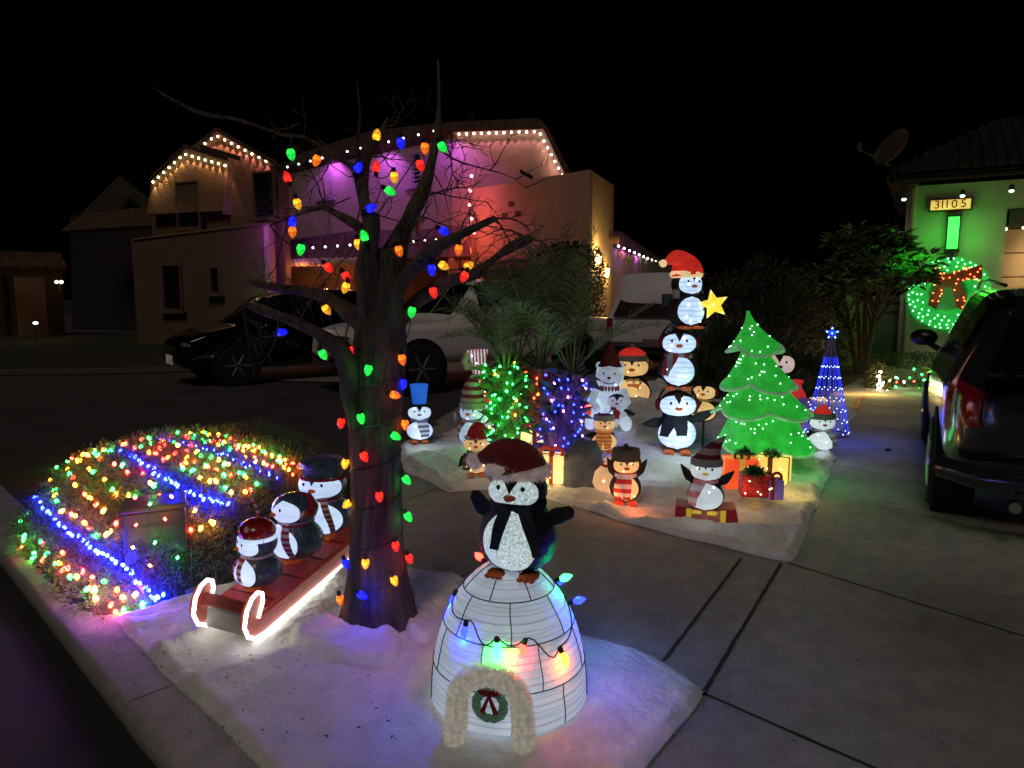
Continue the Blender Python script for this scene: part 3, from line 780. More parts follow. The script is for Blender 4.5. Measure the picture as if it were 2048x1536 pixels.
# purple wash lamps under the centre eave, orange ones in the entry
for x, y, D in ((655, 318, 24.6), (760, 296, 23.2), (890, 268, 21.7)):
    l = lamp(at(x, y, D), (.52, .10, 1), 95, .1, 'SPOT', size=125, blend=.5, name='eave_light'); aim(l, l.location + V((.1, .5, -1)))
l = lamp(at(545, 455, 20.6), (.5, .09, .9), 50, .1, 'SPOT', size=120, blend=.6, name='eave_light'); aim(l, at(552, 520, 22.5))
l = lamp(at(720, 330, 21), (.55, .12, .8), 70, .3, 'SPOT', size=140, blend=.8, name='eave_light'); aim(l, at(740, 430, 24))
for x in (600, 650, 700): lamp(at(x, 538, 22.1), (1, .32, .10), 7, .05, name='eave_light')
lamp(at(700, 600, 21.5), (1, .2, .08), 10, .1, name='eave_light'); lamp(at(900, 540, 20.2), (1, .10, .06), 6, .1, name='eave_light')
for x, y, D in ((1255, 505, 24.6), (1280, 515, 26.4)):
    lamp(at(x, y, D) + V((-.2, -.25, 0)), (.75, .12, 1), 16, .1, name='eave_light')
lamp(at(1290, 690, 20), (1, .55, .2), 40, .3, name='garage_and_fill_light'); lamp(at(1262, 640, 15.5), (1, .60, .22), 16, .2, name='garage_and_fill_light')  # warm lamps added to carry the lantern's light onto the driveway
# green glow low on the left wing
l = lamp(at(510, 590, 20.6), (.35, 1, .25), 5, .2, name='garden_light')
# hanging flag and small porch pieces
b = MB(); b.wall(poly3([(820, 440, 21.3), (838, 418, 21.3), (850, 440, 21.3), (828, 482, 21.3)]), .02); T = tag(b.build('flag', mat('flag_stripes', (.25, .05, .07), .9, stripe=((.38, .32, .36), 0, 30, 0)), smooth=False), 'dim striped flag hanging on the house across the street', 'flag')

# ------------------------------------------------------------------ dark neighbouring houses at the left
N1 = thing('house', V((0, 0, 0)), 'dark gabled house standing left of the big lit house', 'house')
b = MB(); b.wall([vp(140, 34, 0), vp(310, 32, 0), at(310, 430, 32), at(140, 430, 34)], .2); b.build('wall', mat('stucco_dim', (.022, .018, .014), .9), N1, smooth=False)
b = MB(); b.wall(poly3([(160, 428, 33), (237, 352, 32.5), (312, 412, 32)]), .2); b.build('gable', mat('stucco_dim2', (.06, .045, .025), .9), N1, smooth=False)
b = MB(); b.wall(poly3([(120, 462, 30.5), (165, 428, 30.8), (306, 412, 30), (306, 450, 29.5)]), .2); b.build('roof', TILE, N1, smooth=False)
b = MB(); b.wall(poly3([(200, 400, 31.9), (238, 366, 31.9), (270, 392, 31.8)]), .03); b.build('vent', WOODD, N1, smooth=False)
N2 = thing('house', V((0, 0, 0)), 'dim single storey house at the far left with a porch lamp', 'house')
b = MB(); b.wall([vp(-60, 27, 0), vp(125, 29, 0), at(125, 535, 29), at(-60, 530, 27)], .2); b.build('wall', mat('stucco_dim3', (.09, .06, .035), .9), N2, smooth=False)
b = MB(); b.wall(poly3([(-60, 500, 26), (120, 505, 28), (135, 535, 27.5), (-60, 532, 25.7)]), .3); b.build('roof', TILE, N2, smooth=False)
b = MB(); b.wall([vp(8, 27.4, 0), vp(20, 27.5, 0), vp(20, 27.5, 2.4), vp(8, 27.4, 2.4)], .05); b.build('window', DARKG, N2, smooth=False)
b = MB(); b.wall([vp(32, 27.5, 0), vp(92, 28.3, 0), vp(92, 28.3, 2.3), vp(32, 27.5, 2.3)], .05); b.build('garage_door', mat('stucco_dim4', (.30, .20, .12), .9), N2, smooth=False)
p = at(118, 564, 26); T = thing('porch_lamp', p, 'twin porch lamp glowing on the far left house', 'lamp')
for s in (-1, 1):
    b = MB(); b.ball((s * .09, 0, 0), .06, 8, 6); b.build('bulb', mat('porch_glow', (1, .8, .5), .3, es=6, ec=(1, .75, .4), var=0), T)
b = MB(); b.tube([V((0, 0, -.05)), V((0, .1, -.8))], .02, 5); b.build('bracket', BLK_H, T)
lamp(p + V((0, -.2, 0)), (1, .6, .3), 7, .1, name='porch_light'); lamp(at(60, 610, 25), (1, .5, .2), 5, .3, name='porch_light')
p = at(71, 646, 24); T = thing('path_light', V((p.x, p.y, 0)), 'small bluish garden light glowing at the far left', 'lamp')
b = MB(); b.tube([V((0, 0, 0)), V((0, 0, p.z - .04))], .015, 5); b.build('stake', BLK_H, T)
b = MB(); b.ball((0, 0, p.z), (.08, .08, .05), 8, 5); b.build('lens', mat('cyan_glow', (.7, 1, 1), .3, es=5, ec=(.6, 1, .95), var=0), T)

# ------------------------------------------------------------------ own house at the right
RH = thing('house', V((0, 0, 0)), 'near house at the right with green lit wall and garage', 'house')
C0 = V((8.75, 15.7, 0)); fd = V((.87, -.5, 0)); bk = V((.5, .87, 0))
def hp(t, z, o=0.0): return C0 + fd * t + V((0, 0, z)) - bk * o
EZ = 3.98
GW = mat('stucco_green_grey', (.42, .42, .33), .9, var=.1, vs=3, bump=.6, bs=30)
def rpart(name, pts, m, th=.2): b = MB(); b.wall(pts, th); return b.build(name, m, RH, smooth=False)
rpart('wall', [hp(0, 0), hp(1.62, 0), hp(1.62, 3.35), hp(7, 3.35), hp(7, EZ - .05), hp(0, EZ - .05)], GW, .35)
rpart('wall', [hp(0, 0), hp(0, EZ), hp(0, EZ, -7), hp(0, 0, -7)], GW, .2)
b = MB(); b.tube([hp(-.05, 0, .06), hp(-.05, EZ - .1, .06)], .05, 8); b.build('downspout', mat('beige_metal', (.35, .32, .25), .6), RH)
# door reveal and garage door
b = MB(); b.wall([hp(1.66, 3.33, .02), hp(7, 3.33, .02), hp(7, 2.98, .02), hp(1.66, 2.98, .02)], .3); b.build('lintel', mat('dark_lintel', (.05, .045, .035), .8), RH, smooth=False)
gd = mat('garage_cream', (.52, .42, .27), .6, var=.08)
b = MB()
for i in range(6):
    z1 = 2.96 - i * .5; b.wall([hp(1.62, z1 - .48, -.30), hp(7, z1 - .48, -.30), hp(7, z1, -.30), hp(1.62, z1, -.30)], .05)
g_ = b.build('garage_door', gd, RH, smooth=False, bevel=.012)
b = MB(); b.wall([hp(2.1, 1.62, -.28), hp(3.2, 1.62, -.28), hp(3.2, 2.0, -.28), hp(2.1, 2.0, -.28)], .02); b.build('pane', DARKG, g_, smooth=False)
# fascia and roof
b = MB(); b.wall([hp(-.55, EZ - .02, .55), hp(8, EZ - .02, .55), hp(8, EZ + .16, .55), hp(-.55, EZ + .16, .55)], .05); b.build('fascia', mat('black_fascia', (.02, .014, .01), .8), RH, smooth=False)
b = MB()
pr = [hp(-.6, EZ + .16, .6), hp(8, EZ + .16, .6), hp(8, EZ + 1.9, -3.6), hp(1.6, EZ + 1.9, -3.6)]
b.add(pr, [(0, 1, 2, 3)]); b.add([hp(-.6, EZ + .16, .6), hp(1.6, EZ + 1.9, -3.6), hp(-.6, EZ + .16, -8)], [(0, 1, 2)])
b.add([hp(-.6, EZ + .1, .6), hp(8, EZ + .1, .6), hp(8, EZ + .1, -8), hp(-.6, EZ + .1, -8)], [(0, 1, 2, 3)])
for i in range(40):
    t = -.5 + .21 * i; b.tube([hp(t, EZ + .20, .62), hp(t, EZ + .20 + 1.6, -3.3) if t > 1.4 else hp(t, EZ + .2 + (t + .6) * .75, .62 - (t + .6) * 1.8)], .06, 6)
b.build('roof', mat('dark_near_tile', (.005, .004, .004), .9, var=.4), RH, smooth=False)
# house number sign
def on_wall(px, py, o=.06):
    # point of the front wall plane seen at a pixel
    d = ray(px, py); n = -bk; t = ((C0 - n * -o if False else C0 - bk * o) - V((0, 0, CH))).dot(n) / d.dot(n)
    return V((0, 0, CH)) + d * t
wall_rz = atan2(fd.y, fd.x)
p = on_wall(1901, 409, .10)
T = thing('house_number_sign', p, 'lit house number sign reading 31105 under the eave', 'sign', rz=wall_rz)
b = MB(); b.box((0, .03, 0), (.80, .05, .26)); b.build('sign_case', WOODD, T, smooth=False)
b = MB(); b.box((0, 0, 0), (.72, .012, .20)); b.build('lit_panel', mat('lit_sign_panel', (.9, .6, .2), .5, es=.75, ec=(1, .55, .14), var=.5, vs=3), T, smooth=False)
for i, ch in enumerate('31105'):
    fc = bpy.data.curves.new('digit', 'FONT'); fc.body = ch; fc.size = .235; fc.extrude = .005; fc.align_x = 'CENTER'; fc.align_y = 'CENTER'
    fo = bpy.data.objects.new('tmp', fc); COL.objects.link(fo); bpy.context.view_layer.update()
    me = bpy.data.meshes.new_from_object(fo.evaluated_get(bpy.context.evaluated_depsgraph_get())); bpy.data.objects.remove(fo)
    o = bpy.data.objects.new('digit', me); COL.objects.link(o); o.parent = T; o.location = ((-.24, -.145, -.06, .07, .235)[i], -.014, 0); o.rotation_euler = (pi / 2, 0, 0)
    me.materials.clear(); me.materials.append(mat('black_enamel', (.01, .01, .01), .4))
lamp(p - bk * .25 + V((-.2, 0, -.05)), (1, .6, .2), .6, .03, name='sign_light')
# wall lantern, glowing green
p = on_wall(1906, 466, .16)
T = thing('wall_lantern', p, 'tall wall lantern glowing green beside the garage door', 'lamp', rz=wall_rz)
b = MB(); b.box((0, 0, 0), (.20, .13, .66)); b.build('glass', mat('lit_green_glass', (.3, .9, .4), .4, es=.62, ec=(.10, 1, .18), var=.08), T, smooth=False)
b = MB(); b.box((0, .08, 0), (.25, .12, .72)); b.box((0, .06, .37), (.28, .2, .05)); b.box((0, .06, -.37), (.28, .2, .05))
b.build('lantern_frame', BLK_H, T, smooth=False)
b = MB(); b.lathe([(.01, -.62), (.06, -.58), (.09, -.45), (.11, -.39)], 10); b.box((0, .12, -.5), (.12, .08, .28)); b.build('bracket', BLK_H, T)
for dx in (-.35, .35): lamp(p + fd * dx - bk * .25 + V((0, 0, -.15)), (.05, 1, .05), 4, .2, name='lantern_light')
l = lamp(p - bk * .35 + V((0, 0, .1)), (.04, 1, .05), 7, .1, name='lantern_light')
l = lamp(V((8.0, 13.3, 1.7)), (.06, 1, .06), 75, .06, 'SPOT', size=70, blend=.7, name='crown_fill_light'); aim(l, V((7.35, 14.2, 2.9)))  # unseen green lamp added in front of the leafy tree's crown
for px, py in ((1808, 398), (1925, 391), (2023, 381)):
    q = on_wall(px, py, .55); T = thing('eave_spotlight', q, {1808: 'white spotlight at the roof corner above the round tree', 1925: 'green tinted spotlight under the eave above the house number', 2023: 'green tinted spotlight under the eave above the garage door'}[px], 'lamp', rz=wall_rz)
    b = MB(); b.lathe([(.02, .0), (.05, .02), (.045, .10), (.02, .12)], 10); b.build('lamp_body', BLK_H, T)
    b = MB(); b.ball((0, 0, -.01), (.045, .045, .03), 8, 5); b.build('lens', mat('mint_glow', (.6, 1, .8), .3, es=5, ec=(.5, 1, .7), var=0), T)
l = lamp(on_wall(2030, 440, .9), (1, .62, .28), 90, .2, 'SPOT', size=80, blend=.6, name='garage_and_fill_light'); aim(l, hp(2.9, 1.8, -.3)); lamp(hp(3.5, 2.0, .5), (1, .66, .32), 75, .2, name='garage_and_fill_light')
# warm bulbs round the garage opening
T = thing('garage_light_string', hp(1.62, 3), 'warm white light string round the garage door opening', 'light string')
src = MB(); src.ball((0, 0, 0), (.028, .028, .034), 8, 6); m_ = src.build('bulb', mat('warm_garage_bulb', (1, .9, .7), .3, es=4, ec=(1, .84, .55), var=0)).data
bpy.data.objects.remove([o for o in bpy.data.objects if o.data == m_][0])
T0 = T.location.copy(); wp_ = []
for (px, py) in ((1973, 610), (1975, 575), (1972, 545), (1974, 517), (1978, 492), (1985, 463), (2012, 458), (2047, 455), (2090, 452)):
    q = on_wall(px, py, -.05); wp_.append(q - T0); o = bpy.data.objects.new('bulb', m_); COL.objects.link(o); o.parent = T; o.location = q - T0
b = MB(); b.tube(wp_, .006, 4); b.build('wire', BLK_H, T)
# electrical conduit box at the wall corner
p = on_wall(1812, 545, .1); T = thing('meter_box', p, 'narrow grey meter box on the house corner by the downspout', 'utility box', rz=wall_rz)
b = MB(); b.box((0, 0, 0), (.12, .12, .55)); b.build('box', mat('grey_metal', (.3, .35, .32), .5), T, bevel=.01)
# satellite dish
p = at(1796, 385, 15.3); T = thing('satellite_dish', p, 'dim satellite dish on a bent mast above the roof corner', 'satellite dish')
MD = mat('dish_grey', (.03, .022, .02), .6)
b = MB(); top = at(1790, 330, 15.3) - p; b.tube([V((0, 0, 0)), V((-.08, 0, .25)), top], .022, 6); b.build('mast', BLK_H, T)
b = MB(); R_ = Matrix.Rotation(radians(-50), 4, 'Y'); c = at(1790, 300, 15.3) - p
b.lathe([(.001, 0), (.15, .01), (.30, .05), (.40, .11), (.41, .13), (.30, .07), (.001, .02)], 24, Matrix.Translation(c) @ Matrix.Rotation(radians(15), 4, 'Z') @ Matrix.Rotation(radians(-62), 4, 'Y')); b.build('dish', MD, T)
b = MB(); b.tube([at(1780, 332, 15.3) - p, at(1745, 312, 15.2) - p, at(1722, 300, 15.2) - p], .018, 6); b.ball(at(1720, 293, 15.2) - p, (.05, .05, .10), 8, 6); b.build('feed_arm', MD, T)

# ------------------------------------------------------------------ wreath on the near house
p = on_wall(1896, 587, .14); T = thing('wreath', p, 'huge green light wreath with red lit bow on the near house wall', 'wreath', rz=wall_rz)
RW_ = .73
b = MB(); rs = []
for i in range(49):
    a = 2 * pi * i / 48; c = V((RW_ * .78 * cos(a), 0, RW_ * .78 * sin(a))); o_ = V((cos(a), 0, sin(a))); rr = .20 * (1 + .12 * nz(cos(a) * 4, sin(a) * 4))
    rs.append([c + o_ * rr * cos(q) + V((0, -1, 0)) * rr * .5 * sin(q) for q in [2 * pi * j / 10 for j in range(10)]])
b.rings(rs, True, False, False); ringm = MB(); ringm.v = list(b.v); ringm.f = list(b.f)
b.fur(surf_pts(ringm, 5000), .07, .004, .1)
b.build('garland', mat('wreath_green', (.03, .20, .05), .7, var=.5, vs=14, es=.55, ec=(.02, .6, .07)), T)
b = MB(); b.tube([V((RW_ * cos(a), -.02, RW_ * sin(a))) for a in [2 * pi * i / 60 for i in range(61)]], .012, 6, cap=False); b.build('tube_light', mat('green_tube_light', (.05, .5, .1), .4, es=.7, ec=(.04, 1, .15)), T)
leds(T, [V((r * cos(a), -.13 + abs(r - .60) * .3, r * sin(a))) for r, n in ((.73, 34), (.66, 28), (.57, 22), (.49, 16)) for a in [2 * pi * (i + random.uniform(-.25, .25)) / n for i in range(n)]] , mat('mint_led', (.6, 1, .7), .3, es=7, ec=(.28, 1, .42), var=0), .016)
b = MB()
b.prism([(-.44, .46), (-.36, .42), (0, .42), (.34, .52), (.56, .60), (.58, .30), (.34, .30), (.20, .22), (.34, -.05), (.30, -.38), (.16, -.28), (.06, .12), (-.08, .12), (-.20, -.34), (-.36, -.24), (-.30, .02), (-.16, .22), (-.40, .22), (-.52, .26)], .05, Matrix.Translation((0, -.13, 0)))
b.build('bow', mat('dark_red_mesh', (.28, .03, .02), .7, var=.5, vs=12, es=.02), T, smooth=False)
rr_ = random.Random(5)
leds(T, [V((x, -.17, z)) for x, z in [(rr_.uniform(-.48, .55), rr_.uniform(.26, .54)) for _ in range(34)] + [(rr_.choice((-1, 1)) * rr_.uniform(.10, .32), rr_.uniform(-.34, .22)) for _ in range(16)]], mat('red_orange_led', (1, .4, .2), .3, es=6, ec=(1, .16, .05), var=0), .015)
lamp(p - bk * .35, (.1, 1, .2), 5, .3, name='wreath_spill')
# ------------------------------------------------------------------ vehicles
def interp(tab, x):
    for (x0, *a), (x1, *b_) in zip(tab, tab[1:]):
        if x0 <= x <= x1:
            t = (x - x0) / max(1e-6, x1 - x0); return [p + (q - p) * t for p, q in zip(a, b_)]
    return list(tab[-1][1:]) if x > tab[-1][0] else list(tab[0][1:])
def car_ring(x, tab, n=10):
    """tab columns: half width low, half width belt, half width top, z bottom, z belt, z top"""
    wl, wb, wt, zb, zl, zt = interp(tab, x)
    zm = (zb + zl) * .5; ctl = [(0, zb), (wl * .8, zb), (wl, zb + .10), (max(wl, wb) * 1.01, zm), (wb, zl - .04), (wb - .015, zl), (wb - .015 + (wt - wb) * .8, zl + (zt - zl) * .8), (wt * .93, zt - .03 * min(1, (zt - zl) * 3)), (wt * .6, zt), (0, zt + .01)]
    pts = ctl
    for _ in range(2):
        q = [pts[0]]
        for a, b_ in zip(pts, pts[1:]): q += [(a[0] * .75 + b_[0] * .25, a[1] * .75 + b_[1] * .25), (a[0] * .25 + b_[0] * .75, a[1] * .25 + b_[1] * .75)]
        q.append(pts[-1]); pts = q
    return pts
def wheel(T, x, y, r, w=.24, side=1, spokes=6, rimc=None):
    b = MB(); M = Matrix.Translation((x, y, r)) @ Matrix.Rotation(pi / 2, 4, 'X')
    b.lathe([(r * .62, -w / 2), (r * .93, -w / 2), (r, -w / 2 + .04), (r, w / 2 - .04), (r * .93, w / 2), (r * .62, w / 2)], 30, M); tr = b.build('tyre', mat('tyre_rubber', (.015, .015, .016), .85, bump=.5, bs=60), T)
    wh = MB(); wh.lathe([(r * .05, -w / 2 + .018), (r * .5, -w / 2 + .018), (r * .64, -w / 2 + .004), (r * .66, 0), (r * .64, w / 2 - .004), (r * .5, w / 2 - .018), (r * .05, w / 2 - .018)], 24, M)
    for k in range(spokes):
        a = 2 * pi * k / spokes
        for s in (-1, 1):
            wh.tube([M @ V((.05 * r * cos(a), .05 * r * sin(a), s * (w / 2 - .012))), M @ V((.6 * r * cos(a), .6 * r * sin(a), s * (w / 2 - .012)))], [.03, .022], 6)
    wh.ball(M @ V((0, 0, 0)), (.09 * r / .35, w * .42, .09 * r / .35), 10, 6)
    wh.build('rim', rimc or mat('alloy_rim', (.30, .28, .25), .4, metal=.6), T)
def car(name, loc, heading, label, tab, paint, Lx, wheels, r, glass, cat='car', extra=None, N=46, hole=True):
    """local +X is the nose; tab runs from tail (x=0) to nose (x=Lx)"""
    T = thing(name, loc, label, cat, rz=heading)
    xs = [Lx * i / N for i in range(N + 1)]
    R = [car_ring(x, tab) for x in xs]; rings = [[V((x, y, z)) for y, z in rr] + [V((x, -y, z)) for y, z in rr[-2:0:-1]] for x, rr in zip(xs, R)]
    b = MB(); b.rings(rings); body = b.build('body', paint, T, auto=35)
    nr = len(R[0])
    for (x0, x1, k0, k1, sides, nm, m) in glass:
        for s in sides:
            g = MB(); rs = []
            for i in range(9):
                x = x0 + (x1 - x0) * i / 8; rr = car_ring(x, tab); rw = []
                for k in range(9):
                    q = (nr - 1) * (k0 + (k1 - k0) * k / 8); a = int(q); f = q - a; a2 = min(a + 1, nr - 1)
                    y = rr[a][0] * (1 - f) + rr[a2][0] * f; z = rr[a][1] * (1 - f) + rr[a2][1] * f
                    rw.append(V((x, s * (y + .010), z + .004)))
                rs.append(rw)
            g.rings(rs, False); g.build(nm, m, T)
    for x in wheels:
        hw = max(interp(tab, x)[:2]) * 1.01
        for s in (-1, 1):
            if hole:
                c = MB(); M = Matrix.Translation((x, s * (hw - .125), r * 1.02)) @ Matrix.Rotation(pi / 2, 4, 'X'); c.lathe([(r * 1.18, -.13), (r * 1.2, .13)], 26, M); c.build('wheel_arch', mat('arch_black', (.008, .008, .009), .9), T)
            wheel(T, x, s * (hw - .09), r)
    if extra: extra(T)
    return T
GL = mat('dark_car_glass', (.006, .007, .010), .06, var=0, coat=.5)
# black SUV parked across the street: nose towards the left and the camera
suv = [(0, .70, .80, .60, .55, .95, 1.05), (.12, .86, .88, .66, .38, 1.0, 1.35), (.5, .90, .91, .68, .30, 1.0, 1.68), (1.6, .92, .92, .70, .28, .99, 1.74), (2.6, .92, .92, .70, .28, .98, 1.70), (3.0, .92, .92, .68, .28, .98, 1.60), (3.7, .92, .90, .70, .28, .98, 1.06), (4.2, .90, .86, .70, .28, .93, .98), (4.55, .82, .76, .60, .32, .80, .84), (4.68, .66, .60, .50, .40, .66, .70)]
pb_ = mat('black_car_paint', (.006, .006, .008), .18, var=0, coat=1)
def suv_x(T):
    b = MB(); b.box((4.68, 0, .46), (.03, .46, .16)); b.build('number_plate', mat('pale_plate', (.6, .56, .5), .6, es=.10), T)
    for s in (-1, 1):
        b = MB(); b.ball((4.50, s * .62, .74), (.12, .17, .07), 12, 7); b.build('headlight', mat('clear_lamp', (.35, .35, .36), .1, metal=.6), T)
        b = MB(); b.tube([V((4.66, s * .40, .44)), V((4.60, s * .66, .45))], .018, 6); b.build('fog_light', mat('chrome', (.7, .7, .72), .15, metal=1), T)
        b = MB(); b.ball((3.25, s * 1.02, 1.05), (.07, .11, .08), 10, 6); b.build('mirror', pb_, T)
    b = MB(); b.tube([V((4.66, -.45, .70)), V((4.69, 0, .69)), V((4.66, .45, .70))], .015, 6); b.build('grille', mat('chrome', (.7, .7, .72), .15, metal=1), T)
F1 = G(365, 762); R1 = G(640, 745)
hd = atan2(-.35, -1)
def org_at(contact, h, lx, ly):
    dx = V((cos(h), sin(h), 0)); dy = V((-sin(h), cos(h), 0)); o = contact - dx * lx - dy * ly; return (o.x, o.y, -.02)
h1 = radians(180 + 37)
car('parked_suv', org_at(V((-4.95, 12.7, 0)), h1, 3.75, .86), h1, 'black SUV parked across the street with its nose to the left', suv, pb_, 4.68, (.85, 3.75), .36,
    [(.45, 1.5, .60, .80, (-1, 1), 'side_window', GL), (1.55, 2.35, .60, .80, (-1, 1), 'side_window', GL), (2.40, 3.05, .60, .78, (-1, 1), 'side_window', GL), (3.02, 3.66, .80, 1.0, (-1, 1), 'windscreen', GL)], extra=suv_x)
# white pickup behind the tree and palms, nose to the left
pick = [(0, .90, .93, .93, .55, 1.1, 1.12), (.1, .96, .98, .95, .50, 1.15, 1.17), (1.55, .98, .99, .95, .46, 1.16, 1.18), (1.62, .98, .99, .72, .46, 1.16, 1.25), (1.75, .98, .99, .72, .46, 1.16, 1.84), (3.1, .98, .98, .74, .46, 1.14, 1.90), (3.4, .98, .98, .74, .46, 1.14, 1.80), (3.95, .98, .96, .84, .46, 1.10, 1.20), (5.3, .97, .92, .82, .46, 1.04, 1.14), (5.6, .94, .90, .76, .48, .98, 1.06), (5.72, .88, .82, .70, .52, .90, .96)]
pw_ = mat('white_truck_paint', (.80, .76, .74), .35, var=.06, coat=.6)
def pick_x(T):
    b = MB(); b.tube([V((5.50, -1.0, .56)), V((5.80, -.9, .56)), V((5.86, 0, .56)), V((5.80, .9, .56)), V((5.50, 1.0, .56))], .10, 8); b.build('bumper', mat('chrome', (.7, .7, .72), .15, metal=1), T)
    b = MB()
    for i in range(4): b.box((5.72, 0, .78 + .06 * i), (.05, 1.2, .02))
    b.build('grille', mat('chrome', (.7, .7, .72), .15, metal=1), T)
    for s in (-1, 1):
        b = MB(); b.box((5.66, s * .75, .85), (.08, .26, .16)); b.build('headlight', mat('clear_lamp', (.35, .35, .36), .1, metal=.6), T, bevel=.02)
        b = MB(); b.box((3.5, s * 1.12, 1.28), (.10, .18, .24)); b.build('mirror', mat('chrome', (.7, .7, .72), .15, metal=1), T, bevel=.03)
    for s in (-1, 1): b = MB(); b.box((0.0, s * .86, .95), (.08, .1, .3)); b.build('tail_light', mat('red_lens', (.25, .01, .01), .2), T, smooth=False)
h2 = radians(180 + 38)
car('pickup_truck', org_at(V((-1.5, 11.5, 0)), h2, 4.65, .93), h2, 'white pickup truck parked behind the bare tree and the palms', pick, pw_, 5.72, (1.15, 4.65), .42,
    [(1.85, 2.5, .60, .80, (-1, 1), 'side_window', GL), (2.56, 3.42, .60, .79, (-1, 1), 'side_window', GL), (3.38, 3.9, .80, 1.0, (-1, 1), 'windscreen', GL)], cat='pickup truck', extra=pick_x)
# white SUV seen from behind at the garage
w3 = [(0, .82, .86, .62, .55, 1.05, 1.10), (.10, .95, .97, .66, .48, 1.15, 1.60), (.30, .99, 1.0, .74, .46, 1.16, 2.02), (2.5, .99, 1.0, .76, .46, 1.16, 2.08), (3.3, .99, .99, .74, .46, 1.14, 2.0), (3.9, .98, .96, .80, .46, 1.10, 1.25), (4.9, .95, .88, .74, .46, 1.0, 1.08), (5.1, .86, .80, .66, .5, .8, .86)]
rear = at(1308, 660, 13.6)
def w3_x(T):
    b = MB(); rs = []
    b.add([(-.02 + .10 * (z - 1.12) / .38 * 1.0, y, z) for z, ys in ((1.16, (-.78, .78)), (1.56, (.62, -.62))) for y in ys], [(0, 1, 2, 3)]); 
    b = MB(); M = Matrix.Translation((.075, 0, 1.42)) @ Matrix.Rotation(radians(24), 4, 'Y'); b.add([(-.012, y, z) for y, z in ((-.80, -.26), (.80, -.26), (.63, .30), (-.63, .30))] + [(.012, y, z) for y, z in ((-.80, -.26), (.80, -.26), (.63, .30), (-.63, .30))], [(0, 1, 2, 3), (7, 6, 5, 4), (0, 4, 5, 1), (1, 5, 6, 2), (2, 6, 7, 3), (3, 7, 4, 0)], M)
    b.build('rear_window', mat('brown_tinted_glass', (.04, .022, .022), .1, coat=.5), T, smooth=False)
    b = MB(); b.tube([V((.15, -1.0, .62)), V((-.10, -.92, .62)), V((-.13, 0, .62)), V((-.10, .92, .62)), V((.15, 1.0, .62))], .085, 8); b.build('bumper', mat('black_bumper', (.02, .02, .02), .4), T)
    b = MB(); b.box((-.17, 0, .68), (.02, .38, .17)); b.build('number_plate', mat('dim_plate', (.18, .15, .12), .6), T)
    for s in (-1, 1): b = MB(); b.box((.03, s * .88, .98), (.10, .12, .34)); b.build('tail_light', mat('red_lens', (.25, .01, .01), .2), T, bevel=.02)
    b = MB(); b.ball((-.02, -.25, .86), (.03, .12, .03), 8, 5); b.build('tailgate_handle', mat('black_bumper', (.02, .02, .02), .4), T)
car('parked_suv', (rear.x, rear.y, 0), radians(66), 'pale white SUV seen from behind, parked at the yellow lit wall', w3, mat('pale_truck_paint', (.72, .66, .72), .35, var=.06, coat=.5), 5.1, (1.0, 4.1), .40,
    [(.45, 1.5, .60, .78, (-1, 1), 'side_window', GL), (1.6, 2.6, .60, .78, (-1, 1), 'side_window', GL)], extra=w3_x)

# dark SUV close at the right, tail towards the camera
w4 = [(0, .55, .62, .42, .62, .92, 1.0), (.05, .72, .78, .52, .50, .98, 1.10), (.14, .82, .86, .60, .42, 1.0, 1.22), (.32, .89, .91, .66, .34, 1.01, 1.44), (.6, .93, .93, .66, .30, 1.0, 1.60), (1.2, .94, .93, .66, .28, .99, 1.66), (2.4, .94, .93, .67, .27, .97, 1.68), (2.9, .94, .93, .66, .27, .96, 1.60), (3.5, .93, .92, .68, .27, .95, 1.14), (3.75, .93, .90, .70, .27, .94, 1.02), (4.4, .86, .78, .62, .3, .80, .86), (4.6, .70, .62, .5, .4, .66, .7)]
hd4 = radians(90 - 29)
cr = G(1872, 1008)                       # rear left tyre contact
dx = V((cos(hd4), sin(hd4), 0)); dy = V((-sin(hd4), cos(hd4), 0))
org = cr - dx * .82 - dy * .90
